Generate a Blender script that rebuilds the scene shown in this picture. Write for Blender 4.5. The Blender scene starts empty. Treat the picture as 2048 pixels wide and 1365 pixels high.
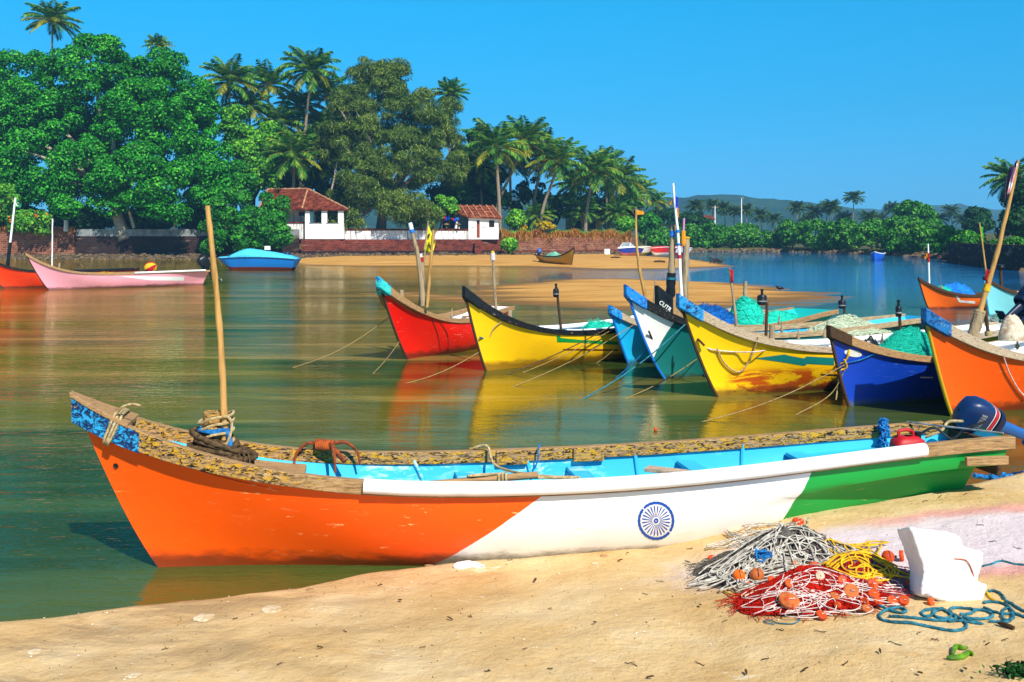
import bpy, bmesh, math, random
import numpy as np
from mathutils import Vector, Matrix, noise
from mathutils.bvhtree import BVHTree
from mathutils.geometry import delaunay_2d_cdt
random.seed(7); RNG = np.random.default_rng(7)
SC = bpy.context.scene
COL = SC.collection
R = math.radians
# ------------------------------------------------------------------ camera
FPX, HOR, CAMH = 1990.0, 472.0, 2.4          # focal length and horizon row of a 2048 x 1365 frame, eye height
cd = bpy.data.cameras.new('camera'); cam = bpy.data.objects.new('camera', cd); COL.objects.link(cam)
cam.location = (0, 0, CAMH); cam.rotation_euler = (R(90), 0, 0)
cd.sensor_width = 36; cd.lens = FPX / 2048 * 36; cd.shift_y = -(682.5 - HOR) / 2048
cd.clip_start = .1; cd.clip_end = 6000
SC.camera = cam
def P(px, py, d): return Vector(((px - 1024) / FPX * d, d, CAMH - (py - HOR) / FPX * d))
def G(px, py, z=0.0): return P(px, py, (CAMH - z) * FPX / (py - HOR))
def ray(px, py): return (P(px, py, 1.0) - Vector((0, 0, CAMH))).normalized()
# ------------------------------------------------------------------ tags
def tag(o, label=None, cat=None, group=None, kind=None):
    for k, v in (('label', label), ('category', cat), ('group', group), ('kind', kind)):
        if v: o[k] = v
    return o
def thing(name, label, cat, loc=(0, 0, 0), rz=0.0, group=None):
    o = bpy.data.objects.new(name, None); COL.objects.link(o)
    o.location = loc; o.rotation_euler = (0, 0, rz); o.empty_display_size = .2
    return tag(o, label, cat, group)
def inv(o): return (Matrix.Translation(o.location) @ Matrix.Rotation(o.rotation_euler.z, 4, 'Z')).inverted()
def link(name, me, mat=None, parent=None, world=False, smooth=True):
    o = bpy.data.objects.new(name, me); COL.objects.link(o)
    for m in (mat if isinstance(mat, (list, tuple)) else [mat]):
        if m: me.materials.append(m)
    if smooth: me.polygons.foreach_set('use_smooth', [True] * len(me.polygons))
    if parent is not None:
        o.parent = parent
        if world:
            p = parent; M = inv(p)
            while p.parent is not None: p = p.parent; M = M @ inv(p)
            o.matrix_parent_inverse = M
    return o
def copy_tree(o, parent=None):
    c = o.copy(); COL.objects.link(c)
    if parent is not None: c.parent = parent
    for ch in o.children: copy_tree(ch, c)
    return c
# ------------------------------------------------------------------ mesh collecting
def frames(pts):
    n = len(pts); T = []
    for i in range(n):
        a = pts[max(i - 1, 0)]; b = pts[min(i + 1, n - 1)]
        t = b - a; T.append(t.normalized() if t.length > 1e-9 else Vector((0, 0, 1)))
    up = Vector((0, 0, 1)) if abs(T[0].z) < .9 else Vector((1, 0, 0))
    N = (up - T[0] * up.dot(T[0])).normalized(); out = []
    for t in T:
        N = N - t * N.dot(t)
        N = N.normalized() if N.length > 1e-6 else t.orthogonal().normalized()
        out.append((t, N, t.cross(N)))
    return out
def cr(pts, n=6):
    pts = [Vector(p) for p in pts]
    if len(pts) < 3: return pts
    q = [pts[0] * 2 - pts[1]] + pts + [pts[-1] * 2 - pts[-2]]; out = []
    for i in range(1, len(q) - 2):
        for k in range(n):
            t = k / n; a, b, c, d = q[i - 1:i + 3]
            out.append(.5 * (2 * b + (c - a) * t + (2 * a - 5 * b + 4 * c - d) * t * t + (3 * b - a - 3 * c + d) * t ** 3))
    return out + [pts[-1]]
class MB:
    def __init__(s): s.v = []; s.f = []; s.m = []; s.mi = 0
    def add(s, vs, fs):
        b = len(s.v); s.v += [tuple(v) for v in vs]; s.f += [tuple(b + i for i in f) for f in fs]; s.m += [s.mi] * len(fs); return s
    def box(s, c, size, M=None, taper=1.0):
        x, y, z = (a / 2 for a in size); c = Vector(c)
        vs = [Vector((sx * x * (taper if sz > 0 else 1), sy * y * (taper if sz > 0 else 1), sz * z)) for sz in (-1, 1) for sy in (-1, 1) for sx in (-1, 1)]
        if M is not None: vs = [M @ v for v in vs]
        return s.add([v + c for v in vs], [(0, 2, 3, 1), (4, 5, 7, 6), (0, 1, 5, 4), (2, 6, 7, 3), (0, 4, 6, 2), (1, 3, 7, 5)])
    def tube(s, pts, r, n=8, cap=True, twist=0.0, strands=3):
        pts = [Vector(p) for p in pts]; F = frames(pts); vs = []; L = 0
        for i, p in enumerate(pts):
            if i: L += (p - pts[i - 1]).length
            rr = r[i] if isinstance(r, (list, tuple)) else (r(i / max(1, len(pts) - 1)) if callable(r) else r)
            for k in range(n):
                a = 2 * math.pi * k / n
                q = rr * (1 + .22 * math.cos(strands * (a - twist * L))) if twist else rr
                vs.append(p + F[i][1] * math.cos(a) * q + F[i][2] * math.sin(a) * q)
        fs = [(i * n + k, i * n + (k + 1) % n, (i + 1) * n + (k + 1) % n, (i + 1) * n + k) for i in range(len(pts) - 1) for k in range(n)]
        if cap: fs += [tuple(range(n))[::-1], tuple((len(pts) - 1) * n + k for k in range(n))]
        return s.add(vs, fs)
    def grid(s, rows, close=False):
        w = len(rows[0]); vs = [v for r_ in rows for v in r_]
        fs = [(i * w + j, i * w + (j + 1) % w, (i + 1) * w + (j + 1) % w, (i + 1) * w + j) for i in range(len(rows) - 1) for j in range(w if close else w - 1)]
        return s.add(vs, fs)
    def lathe(s, prof, n=12, c=(0, 0, 0), M=None):
        rows = []
        for r_, z in prof:
            row = [Vector((r_ * math.cos(2 * math.pi * k / n), r_ * math.sin(2 * math.pi * k / n), z)) for k in range(n)]
            if M is not None: row = [M @ v for v in row]
            rows.append([v + Vector(c) for v in row])
        s.grid(rows, True); return s
    def prism(s, poly, off):
        """poly: list of 3-D points (a planar outline), extruded by vector off"""
        n = len(poly); a = [Vector(p) for p in poly]; b = [p + Vector(off) for p in a]
        return s.add(a + b, [tuple(range(n))[::-1], tuple(range(n, 2 * n))] + [(i, (i + 1) % n, n + (i + 1) % n, n + i) for i in range(n)])
    def ball(s, c, r, n=12, sq=1.0, M=None):
        s.lathe([(max(r * math.sin(math.pi * i / 8), 1e-4), -r * sq * math.cos(math.pi * i / 8)) for i in range(9)], n, c, M); return s
    def mesh(s, name='m', fix=True):
        me = bpy.data.meshes.new(name); me.from_pydata(s.v, [], s.f); me.polygons.foreach_set('material_index', s.m)
        if fix:
            bm = bmesh.new(); bm.from_mesh(me); bmesh.ops.remove_doubles(bm, verts=bm.verts, dist=1e-5); bmesh.ops.recalc_face_normals(bm, faces=bm.faces); bm.to_mesh(me); bm.free()
        me.update(); return me
    def build(s, name, mat=None, parent=None, world=False, smooth=False, origin=None, fix=True, bevel=0, angle=40):
        me = s.mesh(name, fix)
        o = link(name, me, mat, parent, world, smooth)
        if smooth: me.set_sharp_from_angle(angle=R(angle))
        if origin is not None:
            me.transform(Matrix.Translation(-Vector(origin))); o.location = origin
        if bevel:
            b = o.modifiers.new('b', 'BEVEL'); b.width = bevel; b.segments = 2; b.limit_method = 'ANGLE'
        return o
def fast_mesh(name, verts, nper, mat_idx=None):
    """verts (N*nper,3): N separate polygons of nper corners"""
    N = len(verts) // nper; me = bpy.data.meshes.new(name)
    me.vertices.add(len(verts)); me.vertices.foreach_set('co', np.asarray(verts, np.float32).ravel())
    me.loops.add(N * nper); me.loops.foreach_set('vertex_index', np.arange(N * nper, dtype=np.int32))
    me.polygons.add(N); me.polygons.foreach_set('loop_start', np.arange(0, N * nper, nper, dtype=np.int32))
    if mat_idx is not None: me.polygons.foreach_set('material_index', np.asarray(mat_idx, np.int32))
    me.update(calc_edges=True); return me
# ------------------------------------------------------------------ materials
def C(h, k=1.0):
    h = h.lstrip('#'); o = []
    for i in (0, 2, 4):
        c = int(h[i:i + 2], 16) / 255; o.append((c / 12.92 if c <= .04045 else ((c + .055) / 1.055) ** 2.4) * k)
    return (*o, 1.0)
class Nodes:
    def __init__(s, name):
        s.mat = bpy.data.materials.new(name); s.mat.use_nodes = True; s.t = s.mat.node_tree; s.b = s.t.nodes['Principled BSDF']; s._c = None
        s.out = s.t.nodes['Material Output']
    def n(s, ty, **kw):
        x = s.t.nodes.new(ty)
        for k, v in kw.items(): setattr(x, k, v)
        return x
    def l(s, a, b): s.t.links.new(a, b)
    @property
    def co(s):
        if s._c is None: s._c = s.n('ShaderNodeTexCoord').outputs['Object']
        return s._c
    def put(s, sock, v):
        if hasattr(v, 'is_output') or hasattr(v, 'links'): s.l(v, sock)
        elif v is not None: sock.default_value = v
    def noise(s, scale, detail=5, rough=.55, stretch=(1, 1, 1), dist=0.0, co=None):
        m = s.n('ShaderNodeMapping'); m.inputs['Scale'].default_value = stretch; s.l(co or s.co, m.inputs['Vector'])
        x = s.n('ShaderNodeTexNoise'); x.inputs['Scale'].default_value = scale; x.inputs['Detail'].default_value = detail
        x.inputs['Roughness'].default_value = rough; x.inputs['Distortion'].default_value = dist; s.l(m.outputs[0], x.inputs['Vector']); return x.outputs['Fac']
    def ramp(s, fac, stops, interp='LINEAR'):
        x = s.n('ShaderNodeValToRGB'); x.color_ramp.interpolation = interp; e = x.color_ramp.elements
        while len(e) < len(stops): e.new(.5)
        for q, (p, c) in zip(e, stops): q.position = p; q.color = c if not isinstance(c, (int, float)) else (c, c, c, 1)
        s.put(x.inputs['Fac'], fac); return x.outputs['Color']
    def mix(s, fac, a, b, mode='MIX'):
        x = s.n('ShaderNodeMix', data_type='RGBA', blend_type=mode); s.put(x.inputs[0], fac); s.put(x.inputs[6], a); s.put(x.inputs[7], b); return x.outputs[2]
    def math(s, op, a, b=None, c=None, clamp=False):
        x = s.n('ShaderNodeMath', operation=op); x.use_clamp = clamp; s.put(x.inputs[0], a)
        if b is not None: s.put(x.inputs[1], b)
        if c is not None: s.put(x.inputs[2], c)
        return x.outputs[0]
    def step(s, v, lo, hi):
        x = s.n('ShaderNodeMapRange', interpolation_type='SMOOTHSTEP'); s.put(x.inputs[0], v); x.inputs[1].default_value = lo; x.inputs[2].default_value = hi; return x.outputs[0]
    def xyz(s, co=None):
        x = s.n('ShaderNodeSeparateXYZ'); s.l(co or s.co, x.inputs[0]); return x.outputs
    def bump(s, h, strength=.3, dist=.02, normal=None):
        x = s.n('ShaderNodeBump'); x.inputs['Strength'].default_value = strength; x.inputs['Distance'].default_value = dist; s.put(x.inputs['Height'], h)
        if normal is not None: s.l(normal, x.inputs['Normal'])
        return x.outputs[0]
    def set(s, color=None, rough=None, normal=None, spec=None, **kw):
        if color is not None: s.put(s.b.inputs['Base Color'], color)
        if rough is not None: s.put(s.b.inputs['Roughness'], rough)
        if normal is not None: s.l(normal, s.b.inputs['Normal'])
        if spec is not None: s.b.inputs['Specular IOR Level'].default_value = spec
        for k, v in kw.items(): s.put(s.b.inputs[k], v)
        return s.mat
def simple(name, c, c2=None, scale=6, rough=.7, bump=.15, bscale=30, bdist=.01, lo=.35, hi=.65, stretch=(1, 1, 1), spec=.3):
    n = Nodes(name); c2 = c2 or tuple(x * .6 for x in c[:3]) + (1,)
    col = n.ramp(n.noise(scale, 6, .6, stretch), [(lo, c), (hi, c2)])
    nm = n.bump(n.noise(bscale, 4, .6, stretch), bump, bdist) if bump else None
    return n.set(col, rough, nm, spec)
def paint(name, c, wear=None, amount=.5, scale=7, rough=.38, dirt=.25, zdirt=None, stretch=(1, 3, 3), wearlo=.62):
    """brush-painted timber with scuffs and grime"""
    n = Nodes(name)
    base = n.mix(n.math('MULTIPLY', n.noise(2.2, 5, .6, (.6, 1, 1)), .55), c, tuple(x * .72 for x in c[:3]) + (1,))
    wear = wear or tuple(min(1, x * .5 + .45) for x in c[:3]) + (1,)
    sc = n.step(n.noise(scale, 8, .68, stretch, .4), wearlo, wearlo + .1); gate = n.step(n.noise(1.1, 3, .5), .5, .68)
    col = n.mix(n.math('MULTIPLY', n.math('MULTIPLY', sc, gate), amount), base, wear)
    col = n.mix(n.math('MULTIPLY', n.step(n.noise(14, 7, .7, (.5, 1, 1)), .58, .74), dirt), col, C('#3b2a18'))
    if zdirt:
        z = n.math('ADD', n.xyz()[2], n.math('MULTIPLY', n.noise(5, 6, .7, (.5, 2, 2)), .22))
        col = n.mix(n.math('MULTIPLY', n.math('SUBTRACT', 1, n.step(z, zdirt - .02, zdirt + .14)), .8), col, C('#2a1a0c'))
    return n.set(col, n.math('ADD', rough, n.math('MULTIPLY', n.noise(9, 4), .25)), n.bump(n.noise(12, 5, .6, (.3, 1, 1)), .12, .01), .4)
def wood(name, c, c2, scale=9, stretch=(.6, 8, 8), rough=.8, chip=None, chips=.5, chip2=None):
    n = Nodes(name); g = n.noise(scale, 7, .65, stretch, .3)
    col = n.ramp(g, [(.3, c2), (.5, c), (.72, tuple(min(1, x * 1.25) for x in c[:3]) + (1,))])
    if chip:
        col = n.mix(n.step(n.noise(26, 6, .7, (.7, 1.3, 1.3), .8), 1 - chips - .03, 1 - chips + .03), col, chip)
        if chip2: col = n.mix(n.step(n.noise(34, 6, .72, (.6, 1.2, 1.2), 1.2), .53, .57), col, chip2)
    return n.set(col, rough, n.bump(g, .35, .012), .2)
M = {}
M['wood'] = wood('weathered wood', C('#a5825a'), C('#5d4630'))
M['wood_grey'] = wood('grey weathered wood', C('#b3a087'), C('#6a5844'), chip=C('#e2ddd0'), chips=.36)
M['wood_yellow'] = wood('chipped yellow rail', C('#9a7a50'), C('#57432c'), chip=C('#d6a41c'), chips=.52, chip2=C('#1d1710'))
M['wood_black'] = wood('black painted rail', C('#15181d'), C('#0a0b0d'), chip=C('#9a948a'), chips=.36, rough=.55)
M['wood_dark'] = wood('dark wood', C('#4a3626'), C('#2a1d13'))
M['bamboo'] = wood('bamboo', C('#b98f52'), C('#8a6432'), stretch=(6, 6, .5), scale=5, rough=.5)
M['bamboo_grey'] = wood('grey pole', C('#a08d70'), C('#5a4a38'), stretch=(6, 6, .6), scale=5)
M['pvc'] = simple('white pipe', C('#f0f1f2'), C('#c9cbc8'), 3, .35, .05, lo=.5, hi=.9)
M['white'] = simple('white paint', C('#eeeeea'), C('#d2d0c6'), 5, .5, .1)
M['styro'] = simple('white foam', C('#f4f4f2'), C('#e2e1dc'), 9, .85, .5, 160, .004)
M['rope'] = simple('hemp rope', C('#c9b489'), C('#8d7648'), 40, .9, .6, 220, .004)
M['rope_moor'] = simple('sun bleached mooring rope', C('#a8925f'), C('#6b5836'), 40, .9, .6, 220, .004)
M['rope_dark'] = simple('old brown rope', C('#6b5437'), C('#2f2318'), 40, .9, .7, 160, .006)
M['rope_grey'] = simple('pale grey rope', C('#d8d2c6'), C('#8b857a'), 30, .9, .6, 220, .004)
M['rope_white'] = simple('white cord', C('#e9dcd6'), C('#b79b94'), 30, .85, .4, 220, .003)
M['rope_yellow'] = simple('yellow rope', C('#f0c21d'), C('#b88a10'), 30, .75, .5, 220, .004)
M['rope_teal'] = simple('teal rope', C('#2f87a0'), C('#144653'), 30, .8, .6, 220, .004)
M['rope_blue'] = simple('blue rope', C('#1f86cc'), C('#0d4a86'), 30, .8, .5, 200, .004)
M['float'] = simple('orange net float', C('#e0561a'), C('#a8350d'), 12, .55, .2, 60, .004)
M['float_brown'] = simple('faded net float', C('#c87038'), C('#9a4a1e'), 12, .6, .2, 60, .004)
M['float_orange'] = simple('bright net float', C('#f47a12'), C('#d85608'), 12, .45, .15, 60, .004)
M['float_pale'] = simple('pale net float', C('#e3cdb8'), C('#b98e70'), 12, .6, .2, 60, .004)
M['black'] = simple('black plastic', C('#101317'), C('#1e2328'), 6, .35, .05)
M['navy'] = paint('navy motor paint', C('#12305f'), C('#6a86a8'), .2, rough=.22, dirt=.1)
M['navy_dark'] = paint('dark navy paint', C('#0a1c3d'), C('#3a527a'), .2, rough=.3, dirt=.1)
M['motor_blue'] = paint('blue motor leg', C('#1f5fa8'), C('#8fb4d8'), .3, rough=.3, dirt=.2)
M['red_paint'] = paint('red paint', C('#c8102e'), rough=.35, dirt=.1)
M['red_plastic'] = paint('red plastic', C('#b81420'), rough=.4, dirt=.15)
M['steel'] = simple('dull steel', C('#9aa0a4'), C('#5c6165'), 12, .4, .1)
M['blue_paint'] = paint('bright blue paint', C('#1277d6'), C('#cfe6f5'), .5)
M['cyan_paint'] = paint('cyan inner paint', C('#34bce4'), C('#c4eef8'), .8, 5, .5, .2, wearlo=.5)
M['teal_paint'] = paint('turquoise inner paint', C('#14c2c0'), C('#dff5f3'), .5, 9, .5, .2)
M['white_paint'] = paint('white inner paint', C('#e9eef0'), C('#9fb6c0'), .5, 9, .5, .3)
M['green_paint'] = paint('green paint', C('#0a8f3c'))
M['chakra'] = paint('emblem blue paint', C('#0d4fae'), C('#e9eef5'), .9, 60, .5, 0, wearlo=.6)
M['cloth_red'] = simple('red cloth', C('#c41f28'), C('#8a1018'), 8, .85, .3, 20, .02)
def flagmat(name, c, mark=None, sc=9, th=.56):
    n = Nodes(name); col = n.mix(n.math('MULTIPLY', n.noise(4, 4), .4), c, tuple(x * .6 for x in c[:3]) + (1,))
    if mark: col = n.mix(n.step(n.noise(sc, 3, .5, (1, 1, .6), 1.2), th, th + .02), col, mark)
    n.set(col, .8, n.bump(n.noise(6, 3), .3, .05)); return n.mat
# ================================================================== light, sky
SUN = Vector((.30, -.66, .72)).normalized()
w = bpy.data.worlds.new('World'); SC.world = w; w.use_nodes = True
nt = w.node_tree; bg = nt.nodes['Background']
sky = nt.nodes.new('ShaderNodeTexSky'); sky.sky_type = 'NISHITA'; sky.sun_disc = False
sky.sun_elevation = math.asin(SUN.z); sky.sun_rotation = math.atan2(SUN.x, SUN.y)
sky.altitude = 0; sky.air_density = 1.0; sky.dust_density = .6; sky.ozone_density = 2.5
mx = nt.nodes.new('ShaderNodeMix'); mx.data_type = 'RGBA'; mx.blend_type = 'MULTIPLY'; mx.inputs[0].default_value = 1
nt.links.new(sky.outputs[0], mx.inputs[6])
tc = nt.nodes.new('ShaderNodeTexCoord'); sx = nt.nodes.new('ShaderNodeSeparateXYZ'); nt.links.new(tc.outputs['Generated'], sx.inputs[0])
rp = nt.nodes.new('ShaderNodeValToRGB'); nt.links.new(sx.outputs[2], rp.inputs['Fac'])
ST = [(0, (.16, .76, 1.55)), (.035, (.13, .68, 1.42)), (.07, (.10, .66, 1.2)), (.122, (.065, .70, 1.08)), (.225, (.03, .90, 1.24)), (.42, (.30, .60, .72)), (1, (.62, .62, .66))]
while len(rp.color_ramp.elements) < len(ST): rp.color_ramp.elements.new(.5)
for e, (p, c) in zip(rp.color_ramp.elements, ST): e.position = p; e.color = (*[v / 1.45 for v in c], 1)
nt.links.new(rp.outputs[0], mx.inputs[7])
nt.links.new(mx.outputs[2], bg.inputs['Color']); bg.inputs['Strength'].default_value = .15      # the tint ramp above scales it down
sl = bpy.data.lights.new('sun', 'SUN'); sl.energy = 5.0; sl.angle = R(.5); sl.color = (1, .93, .82)
so = bpy.data.objects.new('sun', sl); COL.objects.link(so); so.rotation_euler = SUN.to_track_quat('Z', 'Y').to_euler(); so.location = (5, -10, 30)
SC.view_settings.view_transform = 'Standard'; SC.view_settings.look = 'None'; SC.view_settings.exposure = .44; SC.view_settings.gamma = 1
# ================================================================== numpy noise
def vnoise(x, y, seed=0):
    r = np.random.default_rng(seed).random((256, 256)); xi = np.floor(x).astype(int); yi = np.floor(y).astype(int)
    fx = x - xi; fy = y - yi; fx = fx * fx * (3 - 2 * fx); fy = fy * fy * (3 - 2 * fy)
    g = lambda a, b: r[a & 255, b & 255]
    return (g(xi, yi) * (1 - fx) + g(xi + 1, yi) * fx) * (1 - fy) + (g(xi, yi + 1) * (1 - fx) + g(xi + 1, yi + 1) * fx) * fy - .5
def fbm(x, y, seed=0, o=4):
    s = 0; a = 1.0
    for k in range(o): s = s + a * vnoise(x * 2 ** k, y * 2 ** k, seed + k); a *= .5
    return s
def grid_mesh(name, X, Y, Z, attr=None):
    h, wd = X.shape; me = bpy.data.meshes.new(name)
    idx = np.arange(h * wd).reshape(h, wd)
    q = np.stack([idx[:-1, :-1], idx[:-1, 1:], idx[1:, 1:], idx[1:, :-1]], -1).reshape(-1, 4)
    me.vertices.add(h * wd); me.vertices.foreach_set('co', np.stack([X, Y, Z], -1).astype(np.float32).ravel())
    me.loops.add(q.size); me.loops.foreach_set('vertex_index', q.ravel().astype(np.int32))
    me.polygons.add(len(q)); me.polygons.foreach_set('loop_start', np.arange(0, q.size, 4, dtype=np.int32))
    me.update(calc_edges=True)
    for k, v in (attr or {}).items():
        a = me.attributes.new(k, 'FLOAT', 'POINT'); a.data.foreach_set('value', np.asarray(v, np.float32).ravel())
    return me
# ================================================================== beach in the foreground
SH = [(-900, 1375, 0), (0, 1243, 0), (300, 1211, 0), (600, 1175, 0), (720, 1150, 0), (830, 1136, 0), (930, 1122, .015), (1060, 1108, .03), (1300, 1083, .06), (1480, 1043, .15),
      (1700, 1012, .22), (1950, 968, .3), (2048, 945, .34), (2600, 880, .36)]
_s = [(*G(a, b, h)[:2], h) for a, b, h in SH]; SX = np.array([p[0] for p in _s]); SY = np.array([p[1] for p in _s]); SHH = np.array([p[2] for p in _s])
def sand_h(x, y, full=False):
    x = np.asarray(x, float); y = np.asarray(y, float)
    yc = np.interp(x, SX, SY) + .05 * fbm(x * 2.1, x * 0 + 3, 5, 4); hc = np.interp(x, SX, SHH)
    d = yc - y
    h = hc + np.where(d > 0, .03 * np.minimum(d / .12, 1) + .33 * (1 - np.exp(-np.maximum(d, 0) * .16)), np.maximum(d, -3) * .42)
    h = h + np.clip(d * 2 + .2, 0, 1) * (.035 * fbm(x * .9, y * .9, 11, 3) + .016 * fbm(x * 4, y * 4, 12, 3)) + .006 * fbm(x * 14, y * 14, 15, 2) * np.clip(d * 3, 0, 1)
    return (h, d) if full else h
_gx, _gy = np.arange(-9, 12, .02), np.arange(0, 14, .02)
_GZ = sand_h(*np.meshgrid(_gx, _gy))
def SZ(x, y):
    u = min(max((x + 9) / .02, 0), len(_gx) - 2); v = min(max(y / .02, 0), len(_gy) - 2); i, j = int(u), int(v); u -= i; v -= j
    return float((_GZ[j, i] * (1 - u) + _GZ[j, i + 1] * u) * (1 - v) + (_GZ[j + 1, i] * (1 - u) + _GZ[j + 1, i + 1] * u) * v)
def on_sand(px, py):
    z = .3
    for _ in range(8):
        p = G(px, py, z); z = SZ(p.x, p.y)
    return Vector((p.x, p.y, z))
X, Y = np.meshgrid(np.arange(-7.5, 9.5, .035), np.arange(.2, 12.5, .035)); Z, D = sand_h(X, Y, True)
me = grid_mesh('beach', X, Y, Z, {'shore': D})
n = Nodes('beach sand'); xx, yy, zz = n.xyz()
at = n.n('ShaderNodeAttribute', attribute_name='shore').outputs['Fac']
col = n.ramp(n.noise(1.3, 7, .62), [(.3, C('#cba76e')), (.5, C('#dabb86')), (.7, C('#e5cea2'))])
col = n.mix(n.math('MULTIPLY', n.step(n.noise(5, 7, .7, (1, 1.6, 1)), .52, .72), .45), col, C('#b98b4c'))
col = n.mix(n.math('MULTIPLY', n.step(n.noise(3.2, 6, .65, (1, 1.4, 1), .6), .64, .7), .6), col, C('#f0e2c0'))     # bleached scabs
damp = n.math('MULTIPLY', n.math('SUBTRACT', 1, n.step(xx, -2.6, .6)), n.step(n.noise(1.5, 7, .68, (.8, 2.6, 1), .7), .42, .66))
col = n.mix(n.math('MULTIPLY', damp, .62), col, C('#7d6a55'))
edge = n.math('SUBTRACT', 1, n.step(at, .015, .16)); col = n.mix(n.math('MULTIPLY', edge, .45), col, C('#8a6440'))
# pale, faintly violet and pink patch on the right
ex = n.math('DIVIDE', n.math('SUBTRACT', xx, 3.0), 1.95); ey = n.math('DIVIDE', n.math('SUBTRACT', n.math('SUBTRACT', yy, 6.72), n.math('MULTIPLY', n.math('SUBTRACT', xx, 2.9), .10)), .66)
rr = n.math('ADD', n.math('SQRT', n.math('ADD', n.math('MULTIPLY', ex, ex), n.math('MULTIPLY', ey, ey))), n.math('MULTIPLY', n.math('SUBTRACT', n.noise(2.4, 7, .68), .5), .75))
pk = n.math('MULTIPLY', n.math('SUBTRACT', 1, n.step(n.math('ABSOLUTE', n.math('SUBTRACT', rr, .98)), .02, .3)), n.step(xx, 2.3, 3.0))
col = n.mix(n.math('MULTIPLY', n.math('SUBTRACT', 1, n.step(rr, .62, 1.18)), .88), col, C('#e2d8e2'))
col = n.mix(n.math('MULTIPLY', pk, .6), col, C('#e6929a'))
v = n.n('ShaderNodeTexVoronoi'); v.inputs['Scale'].default_value = 55; n.l(n.co, v.inputs['Vector'])
sp = n.math('MULTIPLY', n.math('LESS_THAN', v.outputs['Distance'], .16), n.math('GREATER_THAN', n.noise(31, 3, .7), .56))
col = n.mix(n.math('MULTIPLY', sp, .8), col, C('#4a3520'))
gr = n.noise(420, 3, .8); col = n.mix(n.math('MULTIPLY', n.step(gr, .35, .7), .28), col, C('#8e6a3c'))
nm = n.bump(n.noise(26, 8, .7), .55, .03); nm = n.bump(n.noise(6, 5, .6), .4, .05, nm); nm = n.bump(gr, .35, .004, nm)
n.set(col, n.math('ADD', .92, n.math('MULTIPLY', edge, -.45)), nm, .2)
beach = tag(link('beach', me, n.mat), kind='structure')
# ================================================================== river
n = Nodes('river water'); xx, yy, zz = n.xyz()
lo = n.noise(.16, 5, .55, (.55, 1.9, 1), .9); st = n.noise(.33, 6, .62, (.35, 3.2, 1), .5)
green = n.mix(n.step(st, .4, .62), C('#233a18'), C('#3c5426'))
olive = n.mix(n.step(st, .5, .68), C('#6a5f1a'), C('#93803a'))
mid = n.math('MULTIPLY', n.step(yy, 9.5, 14), n.math('SUBTRACT', 1, n.step(n.math('SUBTRACT', xx, n.math('MULTIPLY', yy, .06)), -1.0, 6)))
col = n.mix(n.math('MULTIPLY', mid, n.step(lo, .36, .54)), green, olive)
shore = n.math('SUBTRACT', 1, n.step(n.math('SUBTRACT', yy, n.math('ADD', 7.25, n.math('MULTIPLY', xx, .345))), -.1, 1.5)); col = n.mix(n.math('MULTIPLY', shore, .75), col, C('#4a5824'))     # sand showing through the shallows
far = n.math('MULTIPLY', n.step(yy, 22, 55), n.step(n.math('SUBTRACT', xx, n.math('MULTIPLY', yy, .02)), -4, 7))
col = n.mix(far, col, C('#145f9c'))  # sky reflection put into the far water's base colour as blue
shal = n.math('MULTIPLY', n.step(n.noise(.22, 6, .6, (.3, 3.6, 1), .6), .54, .64), n.math('MULTIPLY', n.step(yy, 14, 20), n.math('SUBTRACT', 1, n.step(xx, 1, 9))))
col = n.mix(n.math('MULTIPLY', shal, .6), col, C('#b0904a'))
h1 = n.noise(2.6, 4, .55, (.8, 2.6, 1), .4); h2 = n.noise(9, 3, .55, (.7, 2.4, 1), .3); h3 = n.noise(.7, 3, .5, (.6, 1.6, 1))
calm = n.ramp(n.noise(.12, 3, .5, (.5, 1.4, 1)), [(.35, .35), (.65, 1.0)])
lee = n.math('MULTIPLY', n.math('MULTIPLY', n.step(yy, 8.5, 12), n.math('SUBTRACT', 1, n.step(yy, 24, 40))), n.step(xx, -6, 0))     # sheltered by the moored boats
calm = n.math('MULTIPLY', calm, n.math('SUBTRACT', 1, n.math('MULTIPLY', lee, .55)))
nm = n.bump(n.math('MULTIPLY', h1, calm), .36, .05); nm = n.bump(n.math('MULTIPLY', h2, calm), .38, .016, nm); nm = n.bump(h3, .15, .08, nm)
n.set(col, .6, nm, 0.0)
fr = n.n('ShaderNodeFresnel'); fr.inputs['IOR'].default_value = 1.36; n.l(nm, fr.inputs['Normal'])
gl = n.n('ShaderNodeBsdfGlossy'); gl.inputs['Roughness'].default_value = .03; n.l(nm, gl.inputs['Normal']); n.l(n.mix(far, (.97, .87, .54, 1), (.95, .98, 1, 1)), gl.inputs['Color'])   # reflections tinted warm near the bank to hold back sky blue, near neutral beyond
ms = n.n('ShaderNodeMixShader'); n.l(fr.outputs[0], ms.inputs[0]); n.l(n.b.outputs[0], ms.inputs[1]); n.l(gl.outputs[0], ms.inputs[2]); n.l(ms.outputs[0], n.out.inputs[0])
mb = MB(); mb.add([(-700, -3, 0), (700, -3, 0), (700, 900, 0), (-700, 900, 0)], [(0, 1, 2, 3)])
tag(mb.build('river', n.mat), kind='structure')
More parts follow.
